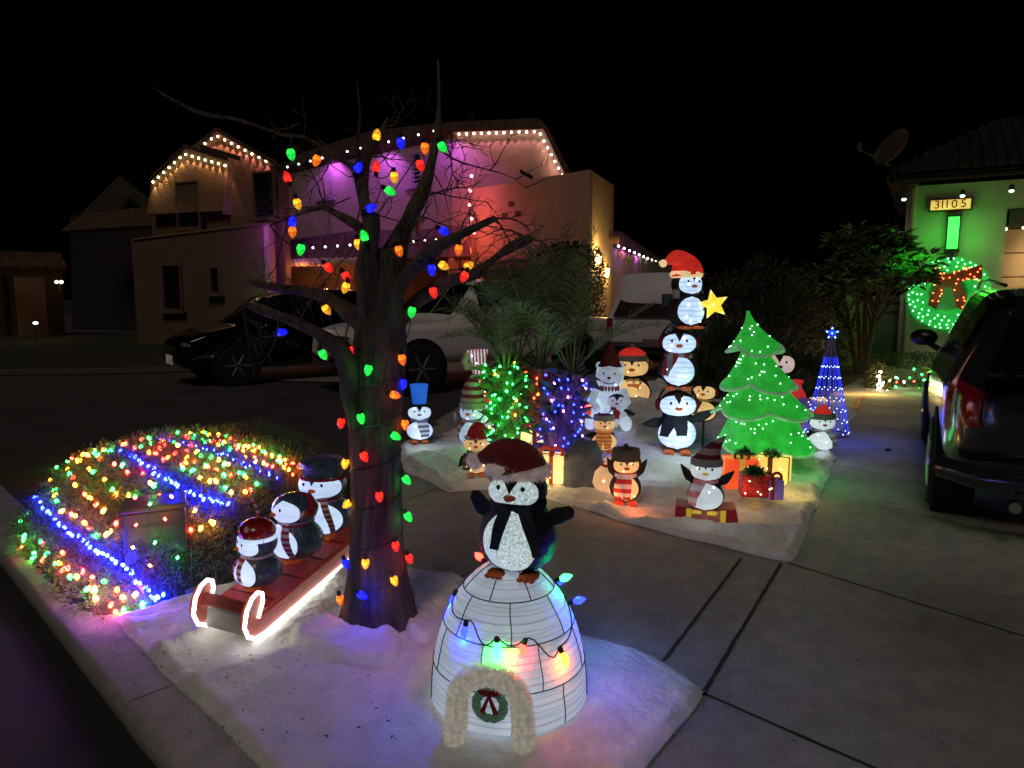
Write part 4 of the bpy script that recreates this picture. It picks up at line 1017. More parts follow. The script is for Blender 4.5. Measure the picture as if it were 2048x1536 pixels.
def w4_x(T):
    red = mat('dark_red_tail_lens', (.22, .012, .012), .12, coat=.8, var=.3, vs=20)
    for s in (1, -1):
        # wrap-round tail lamp following the corner
        b = MB(); rs = []
        for i in range(9):
            x = .03 + .24 * i / 8; rr = car_ring(x, w4); nr = len(rr); rw = []
            for k in range(8):
                q = (nr - 1) * (.34 + .22 * k / 7); a = int(q); f = q - a
                rw.append(V((x - .008, s * ((rr[a][0] * (1 - f) + rr[a + 1][0] * f) + .012), rr[a][1] * (1 - f) + rr[a + 1][1] * f)))
            rs.append(rw)
        b.rings(rs, False); b.build('tail_light', red, T)
        b = MB(); b.ball((3.02, s * 1.02, 1.17), (.10, .13, .085), 14, 9); b.tube([V((3.05, s * .88, 1.05)), V((3.03, s * .98, 1.12))], .03, 8); b.build('mirror', mat('black_mirror_shell', (.004, .004, .005), .35), T)
        b = MB(); b.tube([V((.55, s * .60, 1.665)), V((1.4, s * .62, 1.715)), V((2.3, s * .62, 1.72)), V((2.75, s * .60, 1.665))], .014, 6); b.build('roof_rail', mat('chrome', (.7, .7, .72), .15, metal=1), T)
    b = MB(); b.tube([V((.16, .92, .44)), V((-.03, .70, .42)), V((-.06, 0, .42)), V((-.03, -.70, .42)), V((.16, -.92, .44))], .06, 12, flat=1.3); b.build('bumper', pb4, T)
    b = MB(); b.tube([V((-.13, .40, .36)), V((-.16, .30, .40)), V((-.16, -.3, .40)), V((-.13, -.40, .36))], .018, 8); b.build('bumper_trim', mat('chrome', (.7, .7, .72), .15, metal=1), T)
    b = MB(); b.tube([V((-.05, .52, .28)), V((-.14, .52, .28))], .035, 12); b.build('exhaust_tip', mat('chrome', (.7, .7, .72), .15, metal=1), T)
    b = MB(); M = Matrix.Translation((.085, 0, 1.26)) @ Matrix.Rotation(radians(48), 4, 'Y')
    b.add([(-.02, y, z) for y, z in ((-.72, -.24), (.72, -.24), (.58, .26), (-.58, .26))] + [(.02, y, z) for y, z in ((-.72, -.24), (.72, -.24), (.58, .26), (-.58, .26))], [(0, 1, 2, 3), (7, 6, 5, 4), (0, 4, 5, 1), (1, 5, 6, 2), (2, 6, 7, 3), (3, 7, 4, 0)], M); b.build('rear_window', GL, T, smooth=False)
    b = MB(); b.box((.02, 0, .80), (.03, .5, .16)); b.build('number_plate', mat('dim_plate2', (.12, .11, .11), .4), T)
pb4 = mat('dark_metallic_paint', (.035, .036, .042), .22, metal=.5, var=.05, coat=1)
car('dark_suv', (org.x, org.y, 0), hd4, 'dark SUV close at the right reflecting the coloured lights', w4, pb4, 4.6, (.82, 3.55), .345,
    [(.50, 1.15, .60, .80, (-1, 1), 'side_window', GL), (1.20, 2.05, .60, .80, (-1, 1), 'side_window', GL), (2.10, 2.95, .60, .79, (-1, 1), 'side_window', GL), (2.92, 3.5, .80, 1.0, (-1, 1), 'windscreen', GL)], extra=w4_x, N=70)
# ------------------------------------------------------------------ bare pruned tree in front
TB = G(760, 1262); TD = TB.y + .04
BARK = mat('tree_bark', (.125, .098, .078), .95, var=.75, vs=14, bump=1, bs=60, stretch=.15)
TR = thing('tree', (0, 0, 0), 'bare pruned tree with furrowed trunk wrapped in coloured bulbs', 'tree')
def tp(px, py, dd=0.0): return at(px, py, TD + dd)
def rad(px): return px / 2 / F * TD * .86
def limb(pts, name='branch', n=12, jit=.35, parent=TR, seed=0, sub=5, knob=.0):
    """pts: (px, py, width px, depth offset) spline"""
    P = [tp(a, b, d) for a, b, w, d in pts]; R = [rad(w) for a, b, w, d in pts]; path = []; rr = []
    for i in range(len(P) - 1):
        p0, p1, p2, p3 = P[max(0, i - 1)], P[i], P[i + 1], P[min(len(P) - 1, i + 2)]
        for j in range(sub):
            t = j / sub
            c = .5 * ((2 * p1) + (p2 - p0) * t + (2 * p0 - 5 * p1 + 4 * p2 - p3) * t * t + (3 * p1 - p0 - 3 * p2 + p3) * t ** 3)
            r = R[i] + (R[i + 1] - R[i]) * t
            if knob: r *= 1 + knob * nz(c.x * 7, c.z * 7, seed)
            path.append(c); rr.append(r)
    path.append(P[-1]); rr.append(R[-1])
    b = MB(); b.tube(path, rr, n, jit=jit); return b.build(name, BARK, parent, auto=70)
# trunk: furrowed column with root flare
b = MB(); rs = []
trk = [(760, 1296, 250, 0), (760, 1262, 205, 0), (757, 1225, 170, 0), (755, 1170, 142, 0), (754, 1100, 122, 0), (753, 1000, 112, 0), (750, 900, 114, 0), (752, 820, 116, 0), (755, 750, 118, 0), (758, 700, 118, 0), (762, 650, 108, 0), (765, 600, 92, 0), (768, 560, 76, 0), (770, 520, 62, 0), (771, 495, 44, 0)]
path = []
for i in range(len(trk) - 1):
    for j in range(6):
        t = j / 6; q = [a + (b_ - a) * t for a, b_ in zip(trk[i], trk[i + 1])]; path.append((tp(q[0], q[1]), rad(q[2]), i + t))
for c, r, k in path:
    ring = []
    for j in range(72):
        a = 2 * pi * j / 72
        fl = max(0, (2.2 - k) / 2.2) ** 1.6
        q = r * (1 + .05 * abs(sin(8 * a + 3 * nz(c.z * 1.5, 1))) + .03 * abs(sin(19 * a + 5 * nz(c.z * 2, 4))) + .06 * nz(cos(a) * 5, sin(a) * 5, c.z * 2.2) + .05 * nz(cos(a) * 14, sin(a) * 14, c.z * 7) + fl * .28 * max(0, sin(4 * a + .8)) ** 1.5)
        ring.append(c + V((q * cos(a), q * .95 * sin(a), 0)))
    rs.append(ring)
b.rings(rs[::-1] if rs[0][0].z > rs[-1][0].z else rs); b.build('trunk', BARK, TR, auto=80)
# main limbs
limb([(742, 640, 60, -.02), (736, 590, 52, -.04), (735, 540, 48, -.05), (737, 490, 44, -.06), (742, 450, 38, -.06), (740, 428, 30, -.05)], knob=.2)
limb([(740, 445, 30, -.04), (728, 400, 30, 0), (722, 350, 32, .03), (730, 310, 30, .03), (752, 280, 22, .03), (766, 255, 12, .03), (776, 236, 5, .03)], knob=.3)
limb([(775, 560, 60, 0), (800, 480, 44, .05), (822, 430, 36, .1), (840, 395, 32, .12), (856, 350, 26, .15), (868, 300, 20, .18), (876, 250, 14, .2), (878, 190, 8, .25), (876, 120, 4, .3)], knob=.25)
limb([(780, 600, 48, -.02), (820, 545, 36, -.05), (868, 500, 28, -.1), (920, 470, 22, -.15), (960, 450, 18, -.18), (990, 436, 14, -.2)], knob=.35)
limb([(785, 650, 50, 0), (840, 598, 34, .05), (890, 566, 27, .1), (930, 555, 27, .12), (960, 543, 24, .15), (985, 520, 19, .2), (1030, 490, 22, .25), (1062, 476, 18, .3)], knob=.35)
limb([(735, 660, 48, .02), (700, 625, 40, .06), (660, 600, 30, .12), (610, 582, 24, .18), (560, 577, 22, .22), (520, 570, 18, .26), (496, 563, 12, .3)], knob=.25)
limb([(722, 862, 62, -.03), (706, 800, 58, -.06), (696, 745, 48, -.10), (676, 700, 34, -.14), (640, 668, 26, -.18), (596, 648, 24, -.2), (560, 634, 24, -.22), (520, 618, 22, -.25), (488, 608, 10, -.27)], knob=.25)
limb([(738, 470, 26, 0), (712, 450, 20, .02), (680, 432, 16, .04), (650, 416, 12, .06), (634, 418, 9, .06), (600, 428, 6, .08), (540, 450, 4, .1)], knob=.2)
limb([(722, 345, 24, .03), (700, 330, 16, .02), (660, 305, 10, .0), (610, 275, 7, -.05), (560, 268, 6, -.1), (480, 240, 7, -.2), (400, 225, 8, -.3), (340, 195, 6, -.4), (300, 172, 3, -.45)], knob=.1)
limb([(730, 330, 12, .02), (715, 290, 8, 0), (720, 230, 5, 0), (714, 160, 3, 0)])
limb([(735, 560, 30, 0), (712, 700, 20, -.02), (700, 740, 10, -.03)], knob=.2)
rnd = random.Random(11)
def twig(x, y, d, ang, L, w=4.0, depth=0, pts=None):
    P = [(x, y, w, d)]; n = 7
    for i in range(n):
        ang += rnd.uniform(-.30, .30); x += cos(ang) * L / n; y -= sin(ang) * L / n; d += rnd.uniform(-.02, .02)
        P.append((x, y, w * (1 - .75 * (i + 1) / n), d))
        if depth < 2 and rnd.random() < .42: twig(x, y, d, ang + rnd.choice((-1, 1)) * rnd.uniform(.5, 1.0), L * rnd.uniform(.3, .55), w * .6, depth + 1, pts)
    pts.append(P)
def twigs(lst):
    b = MB()
    for args in lst:
        acc = []; twig(*args, pts=acc)
        for P in acc: b.tube([tp(a, c, d) for a, c, w, d in P], [rad(max(1.2, w)) for a, c, w, d in P], 5, jit=.2)
    return b.build('twig', BARK, TR)
starts = [(990, 436, -.2, -.9, 90, 5), (990, 436, -.2, -.2, 110, 5), (1062, 476, .3, -.5, 130, 6), (1062, 478, .3, 2.6, 110, 6), (1045, 482, .3, .5, 60, 4), (880, 300, .2, -.9, 190, 6), (878, 270, .2, -.75, 90, 6), (862, 340, .15, -1.2, 120, 4),
          (845, 380, .12, -.2, 150, 5), (835, 400, .1, .15, 140, 6), (822, 430, .1, -.45, 130, 5), (640, 417, .06, 2.8, 130, 4), (600, 428, .08, 3.6, 110, 4), (575, 440, .1, -2.0, 150, 4), (655, 415, .06, 2.2, 110, 5), (540, 450, .1, -1.1, 160, 5),
          (488, 608, -.27, -1.5, 150, 3), (560, 634, -.22, -1.7, 140, 3), (596, 648, -.2, 1.2, 90, 4), (640, 600, .15, -.7, 90, 5), (620, 585, .18, 1.0, 120, 4), (500, 565, .3, -.3, 100, 4), (700, 330, .02, 2.3, 130, 5), (660, 305, 0, -1.7, 120, 4), (610, 275, -.05, 1.7, 90, 3), (583, 270, -.08, -1.6, 90, 3),
          (752, 280, .03, .9, 100, 4), (766, 255, .03, .4, 90, 3), (730, 310, .03, -.4, 120, 4), (868, 300, .18, .5, 90, 4), (876, 250, .2, -.5, 110, 4), (700, 395, .0, -2.5, 160, 4), (930, 553, .12, .9, 100, 5), (900, 560, .1, -1.0, 70, 4), (950, 545, .14, -.1, 90, 4), (868, 500, -.1, .7, 120, 5), (920, 470, -.15, 1.1, 90, 4), (716, 455, .02, 1.9, 140, 4), (690, 700, -.12, 1.6, 120, 5), (650, 675, -.18, -1.0, 60, 4), (780, 500, .02, .8, 130, 5), (735, 430, -.05, .3, 120, 4)]
for q in starts: twigs([q])
# ------------------------------------------------------------------ big coloured bulbs on the tree
BULBS = """754 267 Y 170|583 312 G 10|632 324 O -20|573 351 R 200|718 332 B 150|802 290 B 5|850 300 O 5|887 297 G 35|752 330 R 180|842 334 R 20|789 358 Y 5|783 384 G 60|596 411 Y 15|585 440 B 170|585 467 O 0|601 502 G -10|745 414 B 120|727 469 G 200|717 492 Y 10|891 464 B 60|799 505 O 15|917 503 O -5|940 530 Y 120|890 533 Y 60|864 543 B 5|927 556 R -25|868 588 R 15|659 538 R 40|695 556 R 35|690 578 Y -20|655 622 Y 35|823 627 G -10|567 664 B 95|660 679 O 50|704 706 R 25|648 712 G 30|805 722 O 10"""
TRUNKB = """736 743 G -10|806 771 B 0|793 791 O 75|682 849 R -5|723 840 G 15|810 852 O 0|794 874 G 60|690 930 Y -10|730 916 R 25|815 962 G 40|692 1010 Y -50|759 996 R 5|818 1036 G 30|792 1095 R 10|820 1120 R 20|731 1130 Y 0|693 1130 B 20|790 1164 Y 20|727 1192 B 60|681 1202 O 10"""
def trunk_r(py):
    for a, b_ in zip(trk, trk[1:]):
        if b_[1] <= py <= a[1]: return rad(a[2] + (b_[2] - a[2]) * (py - a[1]) / (b_[1] - a[1])), a[0] + (b_[0] - a[0]) * (py - a[1]) / (b_[1] - a[1])
    return rad(100), 760
src = MB(); L_ = .068
src.lathe([(.009, 0), (.0155, .006), (.0205, .018), (.0215, .028), (.0185, .042), (.012, .056), (.005, .065), (.0005, .069)], 14)
bm_tmp = src.build('bulb', BLK_); BME = bm_tmp.data; bpy.data.objects.remove(bm_tmp)
src = MB(); src.lathe([(.0115, -.024), (.0115, .002), (.008, .006)], 10); st = src.build('socket', BLK_); SME = st.data; bpy.data.objects.remove(st)
BM_CACHE = {}
def c9(T, p, k, ang, depthrot=0.0, es=1.5):
    me = BM_CACHE.get(k)
    if me is None:
        me = BME.copy(); me.materials.clear(); me.materials.append(c9mat(k)); BM_CACHE[k] = me
    o = bpy.data.objects.new('bulb', me); COL.objects.link(o); o.parent = T; o.location = p
    o.rotation_euler = (pi + depthrot, 0, 0) if False else (Matrix.Rotation(radians(-ang), 4, 'Y') @ Matrix.Rotation(pi + depthrot, 4, 'X')).to_euler()
    o['label'] = CN[k] + ' bulb'; o.scale = (.88, .88, .78)
    s = bpy.data.objects.new('socket', SME); COL.objects.link(s); s.parent = o
    h = bpy.data.objects.new('filament', FILM[k]); COL.objects.link(h); h.parent = o; h.location = (0, 0, .012)
    return o
def c9mat(k):
    n = 'jumbo_' + CN[k] + '_bulb'
    if n in MATS: return MATS[n]
    c = LC[k]; m, nt, N, L, B = _nodes(n)
    B.inputs['Base Color'].default_value = rgb([x * .6 + .02 for x in c]); B.inputs['Roughness'].default_value = .12
    tc = N.new('ShaderNodeTexCoord'); sp = N.new('ShaderNodeSeparateXYZ'); L.new(tc.outputs['Object'], sp.inputs[0])
    mr = N.new('ShaderNodeMapRange'); mr.inputs[1].default_value = .0; mr.inputs[2].default_value = .065; mr.inputs[3].default_value = {'B': 3.4}.get(k, 2.6); mr.inputs[4].default_value = .65
    L.new(sp.outputs[2], mr.inputs[0]); mr.inputs[4].default_value = .45
    vo = N.new('ShaderNodeTexVoronoi'); vo.inputs['Scale'].default_value = 55; L.new(tc.outputs['Object'], vo.inputs['Vector'])
    m2 = N.new('ShaderNodeMapRange'); m2.inputs[1].default_value = .1; m2.inputs[2].default_value = .7; m2.inputs[3].default_value = 1.5; m2.inputs[4].default_value = .35; L.new(vo.outputs['Distance'], m2.inputs[0])
    m3 = N.new('ShaderNodeMath'); m3.operation = 'MULTIPLY'; L.new(mr.outputs[0], m3.inputs[0]); L.new(m2.outputs[0], m3.inputs[1]); L.new(m3.outputs[0], B.inputs['Emission Strength']); B.inputs['Emission Color'].default_value = rgb(c)
    MATS[n] = m; return m
FILM = {}
for k in 'RGBOY':
    q = MB(); q.ball((0, -.0, 0), (.016, .0165, .010), 8, 5); qq = q.build('filament', mat('glow_core_' + CN[k], LC[k], .4, es=9, ec=tuple(.25 + .75 * x for x in LC[k]), var=0)); FILM[k] = qq.data; bpy.data.objects.remove(qq)
def add_set(txt, T, trunk):
    P = []
    for t in txt.split('|'):
        x, y, k, a = t.split(); x, y, a = float(x), float(y), float(a)
        if trunk:
            r, cx = trunk_r(y); u = max(-1.15, min(1.15, (x - cx) * TD / F / r)); d = -r * sqrt(max(0, 1 - min(1, abs(u)) ** 2)) - .026
        else: d = -.06 + .05 * sin(x * 1.7)
        p = tp(x, y, d); aa = radians(a); up = V((sin(-aa) * -1, 0, 1)) * 0
        off = Matrix.Rotation(radians(-a), 4, 'Y') @ V((0, 0, .034))
        b0 = p + off * .9; c9(T, b0, k, a, 0); P.append(b0 + off * .6)
        if trunk: lamp(p + V((0, .002, 0)) + V((0, -.03, 0)), LC[k], .06 if k != 'B' else .10, .01, name='bulb_and_fill_glow')
        if k == 'B' and y == 1192: lamp(p + V((.03, -.035, 0)), LC[k], .45, .01, name='bulb_and_fill_glow')
    return P
T = thing('bulb_string', (0, 0, 0), 'string of jumbo coloured bulbs spiralling up the trunk', 'light string', group='jumbo bulb strings on the bare tree')
add_set(TRUNKB, T, True)
path = []; N_ = 400
for i in range(N_):
    t = i / (N_ - 1); py = 1165 - 470 * t; r, cx = trunk_r(py); a = -pi / 2 - .6 + 2 * pi * 6.0 * t
    c = tp(cx, py - 26 * sin(a + pi / 2) * 0); sl = .018 * 0
    path.append(c + V(((r + .008) * cos(a), (r + .008) * .95 * sin(a), 0)))
b = MB(); b.tube(path, .0032, 5); b.build('cord', mat('dark_green_cord', (.01, .018, .012), .5), T)
T = thing('bulb_string', (0, 0, 0), 'string of jumbo coloured bulbs draped through the bare branches', 'light string', group='jumbo bulb strings on the bare tree')
P = add_set(BULBS, T, False)
# the wire visits the bulbs in a short tour, with some sag
left = P[1:]; tour = [P[0]]
while left:
    q = min(left, key=lambda z: (z - tour[-1]).length); left.remove(q); tour.append(q)
b = MB(); pp = []
for a, c in zip(tour, tour[1:]):
    for j in range(8):
        t = j / 8; pp.append(a.lerp(c, t) + V((.012 * nz(a.x * 9, t * 3), .04 * sin(pi * t), -.05 * sin(pi * t) * min(1, (c - a).length * 3) + .01 * nz(a.z * 9, t * 3, 2))))
b.tube(pp + [tour[-1]], .0026, 5); b.build('cord', mat('dark_green_cord', (.01, .018, .012), .5), T)
lamp(tp(727, 1200, -.30), LC['B'], .3, .03, name='bulb_and_fill_glow')
# ------------------------------------------------------------------ igloo with its penguin
def igloo():
    c = G(1018, 1398); c.z = .045
    Rb = 154 / F * (c.y * cos(TH) + (CH - .1) * sin(TH))
    Ht = zat(c, 1128) - c.z + .03
    T = thing('igloo', c, 'white glowing igloo with coloured bulbs and furry arched doorway', 'igloo decoration', rz=face_cam(c) - .12)
    def R(t): return Rb * (max(0, 1 - max(0, t) ** 2.5)) ** .62 * (1 - .04 * t) + .0
    lit = mat('igloo_fabric', (.80, .82, .86), .6, es=.40, ec=(.64, .79, 1.0), var=.06, vs=3, ribs=.22, rf=26, bump=.25, bs=50)
    b = MB(); b.lathe([(R(i / 30), Ht * i / 30) for i in range(30)] + [(.02, Ht * .998)], 60); b.build('dome', lit, T)
    dk = mat('seam_cord', (.04, .045, .06), .8)
    sm = MB(); tiers = [0, .27, .56, .80, 1.0]
    def pt(a, t, o=.003): return V(((R(t) + o) * sin(a), -(R(t) + o) * cos(a), Ht * t))
    for t in tiers[1:4]:
        sm.tube([pt(2 * pi * i / 60, t) for i in range(61)], .0023, 5)
    for k in range(4):
        n = [9, 8, 7, 7][k]
        for j in range(n):
            a = 2 * pi * (j + .5 * (k % 2)) / n + .15
            sm.tube([pt(a + .01 * sin(i), tiers[k] + (min(.985, tiers[k + 1]) - tiers[k]) * i / 6) for i in range(7)], .0022, 5)
    sm.build('seam', dk, T)
    # fine wire hoops showing through
    hp = MB()
    for i in range(1, 22):
        t = i / 22
        if min(abs(t - q) for q in tiers) > .02: hp.tube([pt(2 * pi * j / 96, t + .004 * nz(j * .2, i), .0006) for j in range(97)], .0008, 4)
    hp.build('wire_hoop', mat('wire_grey', (.40, .43, .50), .6), T)
    # furry arch; backlight from the cloth is put in as fur emission
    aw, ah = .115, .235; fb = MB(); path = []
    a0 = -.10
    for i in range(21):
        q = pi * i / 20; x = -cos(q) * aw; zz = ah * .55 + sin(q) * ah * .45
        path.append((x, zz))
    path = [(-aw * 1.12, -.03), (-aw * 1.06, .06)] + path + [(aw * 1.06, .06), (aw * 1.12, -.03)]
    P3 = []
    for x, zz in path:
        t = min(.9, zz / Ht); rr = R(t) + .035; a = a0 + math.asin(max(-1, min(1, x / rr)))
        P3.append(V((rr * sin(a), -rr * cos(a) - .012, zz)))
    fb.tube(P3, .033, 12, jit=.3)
    fb.fur(surf_pts(fb, 9000), .015, .0009, .2); fb.build('furry_arch', mat('glowing_cream_fur', (.74, .70, .62), .95, var=.15, vs=60, es=.16), T)
    # wreath with bow
    wz = .115; t = wz / Ht; rr = R(t) + .012; wc = V((rr * sin(a0), -rr * cos(a0), wz)); X = V((cos(a0), sin(a0), 0)); Nn = V((sin(a0), -cos(a0), 0)); Z = V((0, 0, 1))
    wb = MB(); rs = []
    for i in range(41):
        a = 2 * pi * i / 40; rad = .048 + .004 * abs(sin(a * 6)); tr = .017
        c_ = wc + X * rad * cos(a) + Z * rad * sin(a); out = X * cos(a) + Z * sin(a)
        rs.append([c_ + out * tr * cos(q) + Nn * tr * .5 * sin(q) for q in [2 * pi * j / 8 for j in range(8)]])
    wb.rings(rs, True, False, False); wo = wb.build('wreath', mat('green_glitter', (.16, .36, .22), .5, var=.6, vs=160, bump=1, bs=220, es=.08), T)
    bw = MB(); fr = Matrix((( X.x, -Nn.x, 0, 0), (X.y, -Nn.y, 0, 0), (X.z, -Nn.z, 1, 0), (0, 0, 0, 1)))
    Mx = Matrix.Translation(wc + Nn * .014) @ fr
    bw.prism([(-.04, .062), (.04, .062), (.036, .048), (.006, .040), (.034, -.022), (.024, -.020), (.018, -.030), (0, .028), (-.018, -.030), (-.024, -.018), (-.034, -.022), (-.006, .040), (-.036, .048)], .006, Mx)
    bw.build('bow', mat('dark_red_felt', (.25, .01, .02), .9, var=.2), wo)
    # coloured bulbs on a black wire
    specs = [('O', -2.05, .62, 'd'), ('B', -.62, .625, 'd'), ('G', -.06, .575, 'd'), ('R', .36, .56, 'dl'), ('O', .86, .46, 'd'), ('B', 1.55, .63, 'o'), ('G', 1.75, .76, 'o'), ('R', -2.3, .83, 'o'), ('B', 2.4, .6, 'o'), ('B', -1.45, .70, 'd')]
    specs.sort(key=lambda q: q[1])
    wire = MB(); wp = []
    for i in range(len(specs)):
        k, a, t, m = specs[i]; a2, t2 = (specs[(i + 1) % len(specs)][1:3]) if i < len(specs) - 1 else (specs[0][1] + 2 * pi, specs[0][2])
        for j in range(8):
            u = j / 8; tt = t + .05 + (t2 - t) * u - .045 * sin(pi * u) + (.04 * sin(2 * pi * u) if i % 2 else 0)
            wp.append(pt(a + (a2 - a) * u, max(.1, min(.95, tt)), .008))
    wire.tube(wp + [wp[0]], .0028, 5); wire.build('wire', BLK_, T)
    for k, a, t, m in specs:
        p = pt(a, t, .022); n = V((sin(a), -cos(a), .25)).normalized()
        hang = V((.35 if 'r' in m else (-.4 if 'l' in m else .15), 0, -1)) if m != 'o' else (n * 1.2 + V((0, 0, .1)))
        hang = (hang + n * .42).normalized(); top = pt(a, t + .05, .01)
        sb = MB(); sb.tube([top, top + hang * .022], .0095, 8); so_ = sb.build('socket', BLK_, T)
        bb = MB(); e = top + hang * .022
        bb.tube([e, e + hang * .012, e + hang * .024, e + hang * .038, e + hang * .05], [.007, .0135, .015, .010, .001], 10)
        o = bb.build('bulb', bulbmat(k, 18.0), T); o['label'] = CN[k] + ' bulb'
        lamp(e + hang * .045 + n * .016, {'B': (0, .012, 1), 'G': (0, 1, .03), 'R': (1, .004, .01), 'O': (1, .19, 0)}[k], {'B': 1.5, 'G': .55, 'R': .36, 'O': .42}[k], .008, parent=T)
    # daylight-white lamp inside is carried by the cloth itself; spill onto the batting
    return T, c, Ht
IG, IC, IH = igloo()
# the big glitter penguin standing on the igloo
pb = V((IC.x + .035, IC.y - .03, IC.z + IH - .045)); pH = zat(pb, 928) - pb.z
BIGP = [(0.0, .03), (.09, .035), (.19, .07), (.25, .14), (.285, .23), (.30, .33), (.29, .43), (.255, .53), (.205, .61), (.18, .655), (.20, .69), (.22, .74), (.222, .80), (.20, .87), (.15, .93), (.07, .98), (0, 1.0)]
BP = penguin(pb, pH, yaw=face_cam(pb) - .22, label='large glitter penguin in floppy santa hat standing on the igloo', k=1.22, dep=.85, body=BLKT, belly=W_TINS, face=W_TINS, lit='cool', beak=mat('beak_red_orange', (.6, .10, .04), .5), nled=0,
             prof=BIGP, bellyw=.70, bellyz=(.06, .63), facew=.95, flip=False, feetspread=.15, facez=(.655, .915), feet=mat('orange_felt_feet', (.60, .12, .03), .8, var=.3, vs=30), beakdir=-.10,
             hat=santa(red=mat('deep_red_plush', (.20, .012, .015), .95, sheen=.4, var=.3, vs=12), zb=.95, flop=(-1, .1), big=1.06, furn=3200, hh=.07, brim=mat('glowing_pink_fur', (.74, .62, .60), .95, var=.2, vs=30, es=.10)), peak=True, scarf=scarf(NAVY, tails=((-.22, .36), (.36, .42)), wd=.052, z=.65, thick=.05), group='penguins on top of the igloo')  # brim emission stands in for light coming through the plush
del BP['group']
for s, l in ((-1, .75), (1, .30)):
    b = MB(); H = pH
    s0 = V((s * .27, .0, .52)) * H
    pts = [V((0, 0, -.05)), V((.10, 0, -.06)), V((.23, 0, .02)), V((.245, 0, .10)), V((.19, 0, .135)), V((.06, 0, .10)), V((0, 0, .06))]
    rot = Matrix.Rotation(-s * (.55 if s < 0 else -.05), 4, 'Y')
    b.prism([(s * p.x * H, p.z * H) for p in pts], .035 * H, Matrix.Translation(s0) @ rot)
    b.build('flipper', mat('black_tulle', (.012, .014, .018), .75, var=.3, bump=.5, bs=90), BP, bevel=.008)
lamp(G(1215, 1400) + V((0, 0, .20)), (.45, .12, 1), .3, .04, name='bulb_and_fill_glow'); lamp(G(1230, 1300) + V((0, 0, .25)), (.05, .35, 1), .4, .04, name='bulb_and_fill_glow')  # added violet and blue lamps tint the batting; no bulbs hang here

# ------------------------------------------------------------------ toboggan and riders
SROLL = radians(9)
def toboggan():
    a = G(500, 1283, .05); bdir = (G(703, 1110, .05) - a); bdir.z = 0; bdir.normalize(); side = V((-bdir.y, bdir.x, 0))
    L = 1.30; Wd = .25
    T = thing('toboggan', (a.x, a.y, .04), 'red toboggan outlined with a glowing white rope light', 'sled', rz=atan2(bdir.y, bdir.x))
    T.rotation_euler = (SROLL, 0, atan2(bdir.y, bdir.x))
    red = mat('red_sled_fabric', (.62, .06, .04), .5, es=.07, var=.25, vs=50, bump=.7, bs=180)
    rope = mat('white_rope_light', (.9, .95, .9), .4, es=4.2, ec=(.93, 1.0, .86), var=.15, vs=35)
    grey = mat('sled_frame_grey', (.30, .29, .27), .6)
    b = MB(); b.box((.14 + L / 2, Wd / 2, .115), (L, Wd - .02, .012)); b.build('deck', red, T)
    b = MB()
    for i in range(5): b.box((.20 + i * .26, Wd / 2, .1225), (.012, Wd - .03, .004))
    b.build('seam', mat('sled_seam', (.22, .02, .02), .7), T)
    for y in (0, Wd):
        out = [(1.42, .02), (.10, .015), (.02, .03), (-.05, .07), (-.085, .13), (-.08, .195), (-.05, .235), (-.012, .245), (.02, .225), (.035, .19), (.02, .135), (.05, .105), (.12, .105), (1.42, .118)]
        b = MB(); b.prism([(x, z) for x, z in out], .02, Matrix.Translation((0, y, 0))); b.build('side_panel', red, T)
        pth = [V((1.42, y - .014 if y == 0 else y, .014)), V((.6, y - .014 if y == 0 else y, .012)), V((.10, y, .008)), V((.02, y, .02)), V((-.05, y, .058)), V((-.092, y, .125)), V((-.088, y, .20)), V((-.055, y, .245)), V((-.012, y, .256)), V((.03, y, .235)), V((.045, y, .19)), V((.03, y, .15)), V((.022, y, .12))]
        pp = []
        for i in range(len(pth) - 1):
            for j in range(4): pp.append(pth[i].lerp(pth[i + 1], j / 4))
        pp.append(pth[-1]); pp = [V((p.x, y - .016, p.z)) for p in pp]
        b = MB(); b.tube(pp, .0085, 10); b.build('rope_light', rope, T)
    b = MB(); b.tube([V((0.0, 0, .16)), V((0, Wd, .16))], .028, 12); b.build('crossbar', mat('dark_red_fabric', (.22, .02, .015), .7, var=.3, vs=30), T)
    b = MB(); b.box((.03, Wd / 2, .07), (.05, Wd - .04, .09)); b.build('front_board', grey, T)
    return T, a, bdir, side, Wd
SL, SA, SB, SS, SW = toboggan()
def sled_pt(s, t=.5, z=.165): return V((SA.x, SA.y, 0)) + SB * s + SS * (SW * t) + V((0, 0, z + SW * t * sin(SROLL)))
def seated(s, H, label, hat, yaw, scf, k=1.30, nod=.0, t=.5, **kw):
    p = sled_pt(s, t); p.z = .158 + SW * t * sin(SROLL)
    return penguin(p, H, yaw=yaw, label=label, k=k, dep=.95, body=BLKG, belly=W_PURE, face=W_PURE, lit='cool', nled=0, hat=hat, scarf=scf, group='glossy penguins riding the toboggan', lifts=(-.2, -.2), **kw)
RW = mat('red_white_striped_knit', (.42, .03, .03), .9, var=.2, vs=40, stripe=((.66, .58, .54), 2, 230, 0))
sy = atan2(-SB.x, SB.y) * 1.0 - .35        # face down the toboggan, a little to the camera
P1 = seated(.30, .29, 'glossy penguin in red bobble hat on the front of the toboggan', None, -.95, scarf(RW, tails=((-.1, .42), (.25, .40)), wd=.05), nod=.1)
P2 = seated(.68, .37, 'glossy penguin with red ribbon, middle rider of the toboggan', None, -.85, scarf(RW, tails=((.55, .50),), wd=.055, z=.585), t=.5)
P3 = seated(1.06, .41, 'glossy penguin in black cap at the back of the toboggan', None, -.25, scarf(RW, tails=((.45, .46),), wd=.045), t=.6)
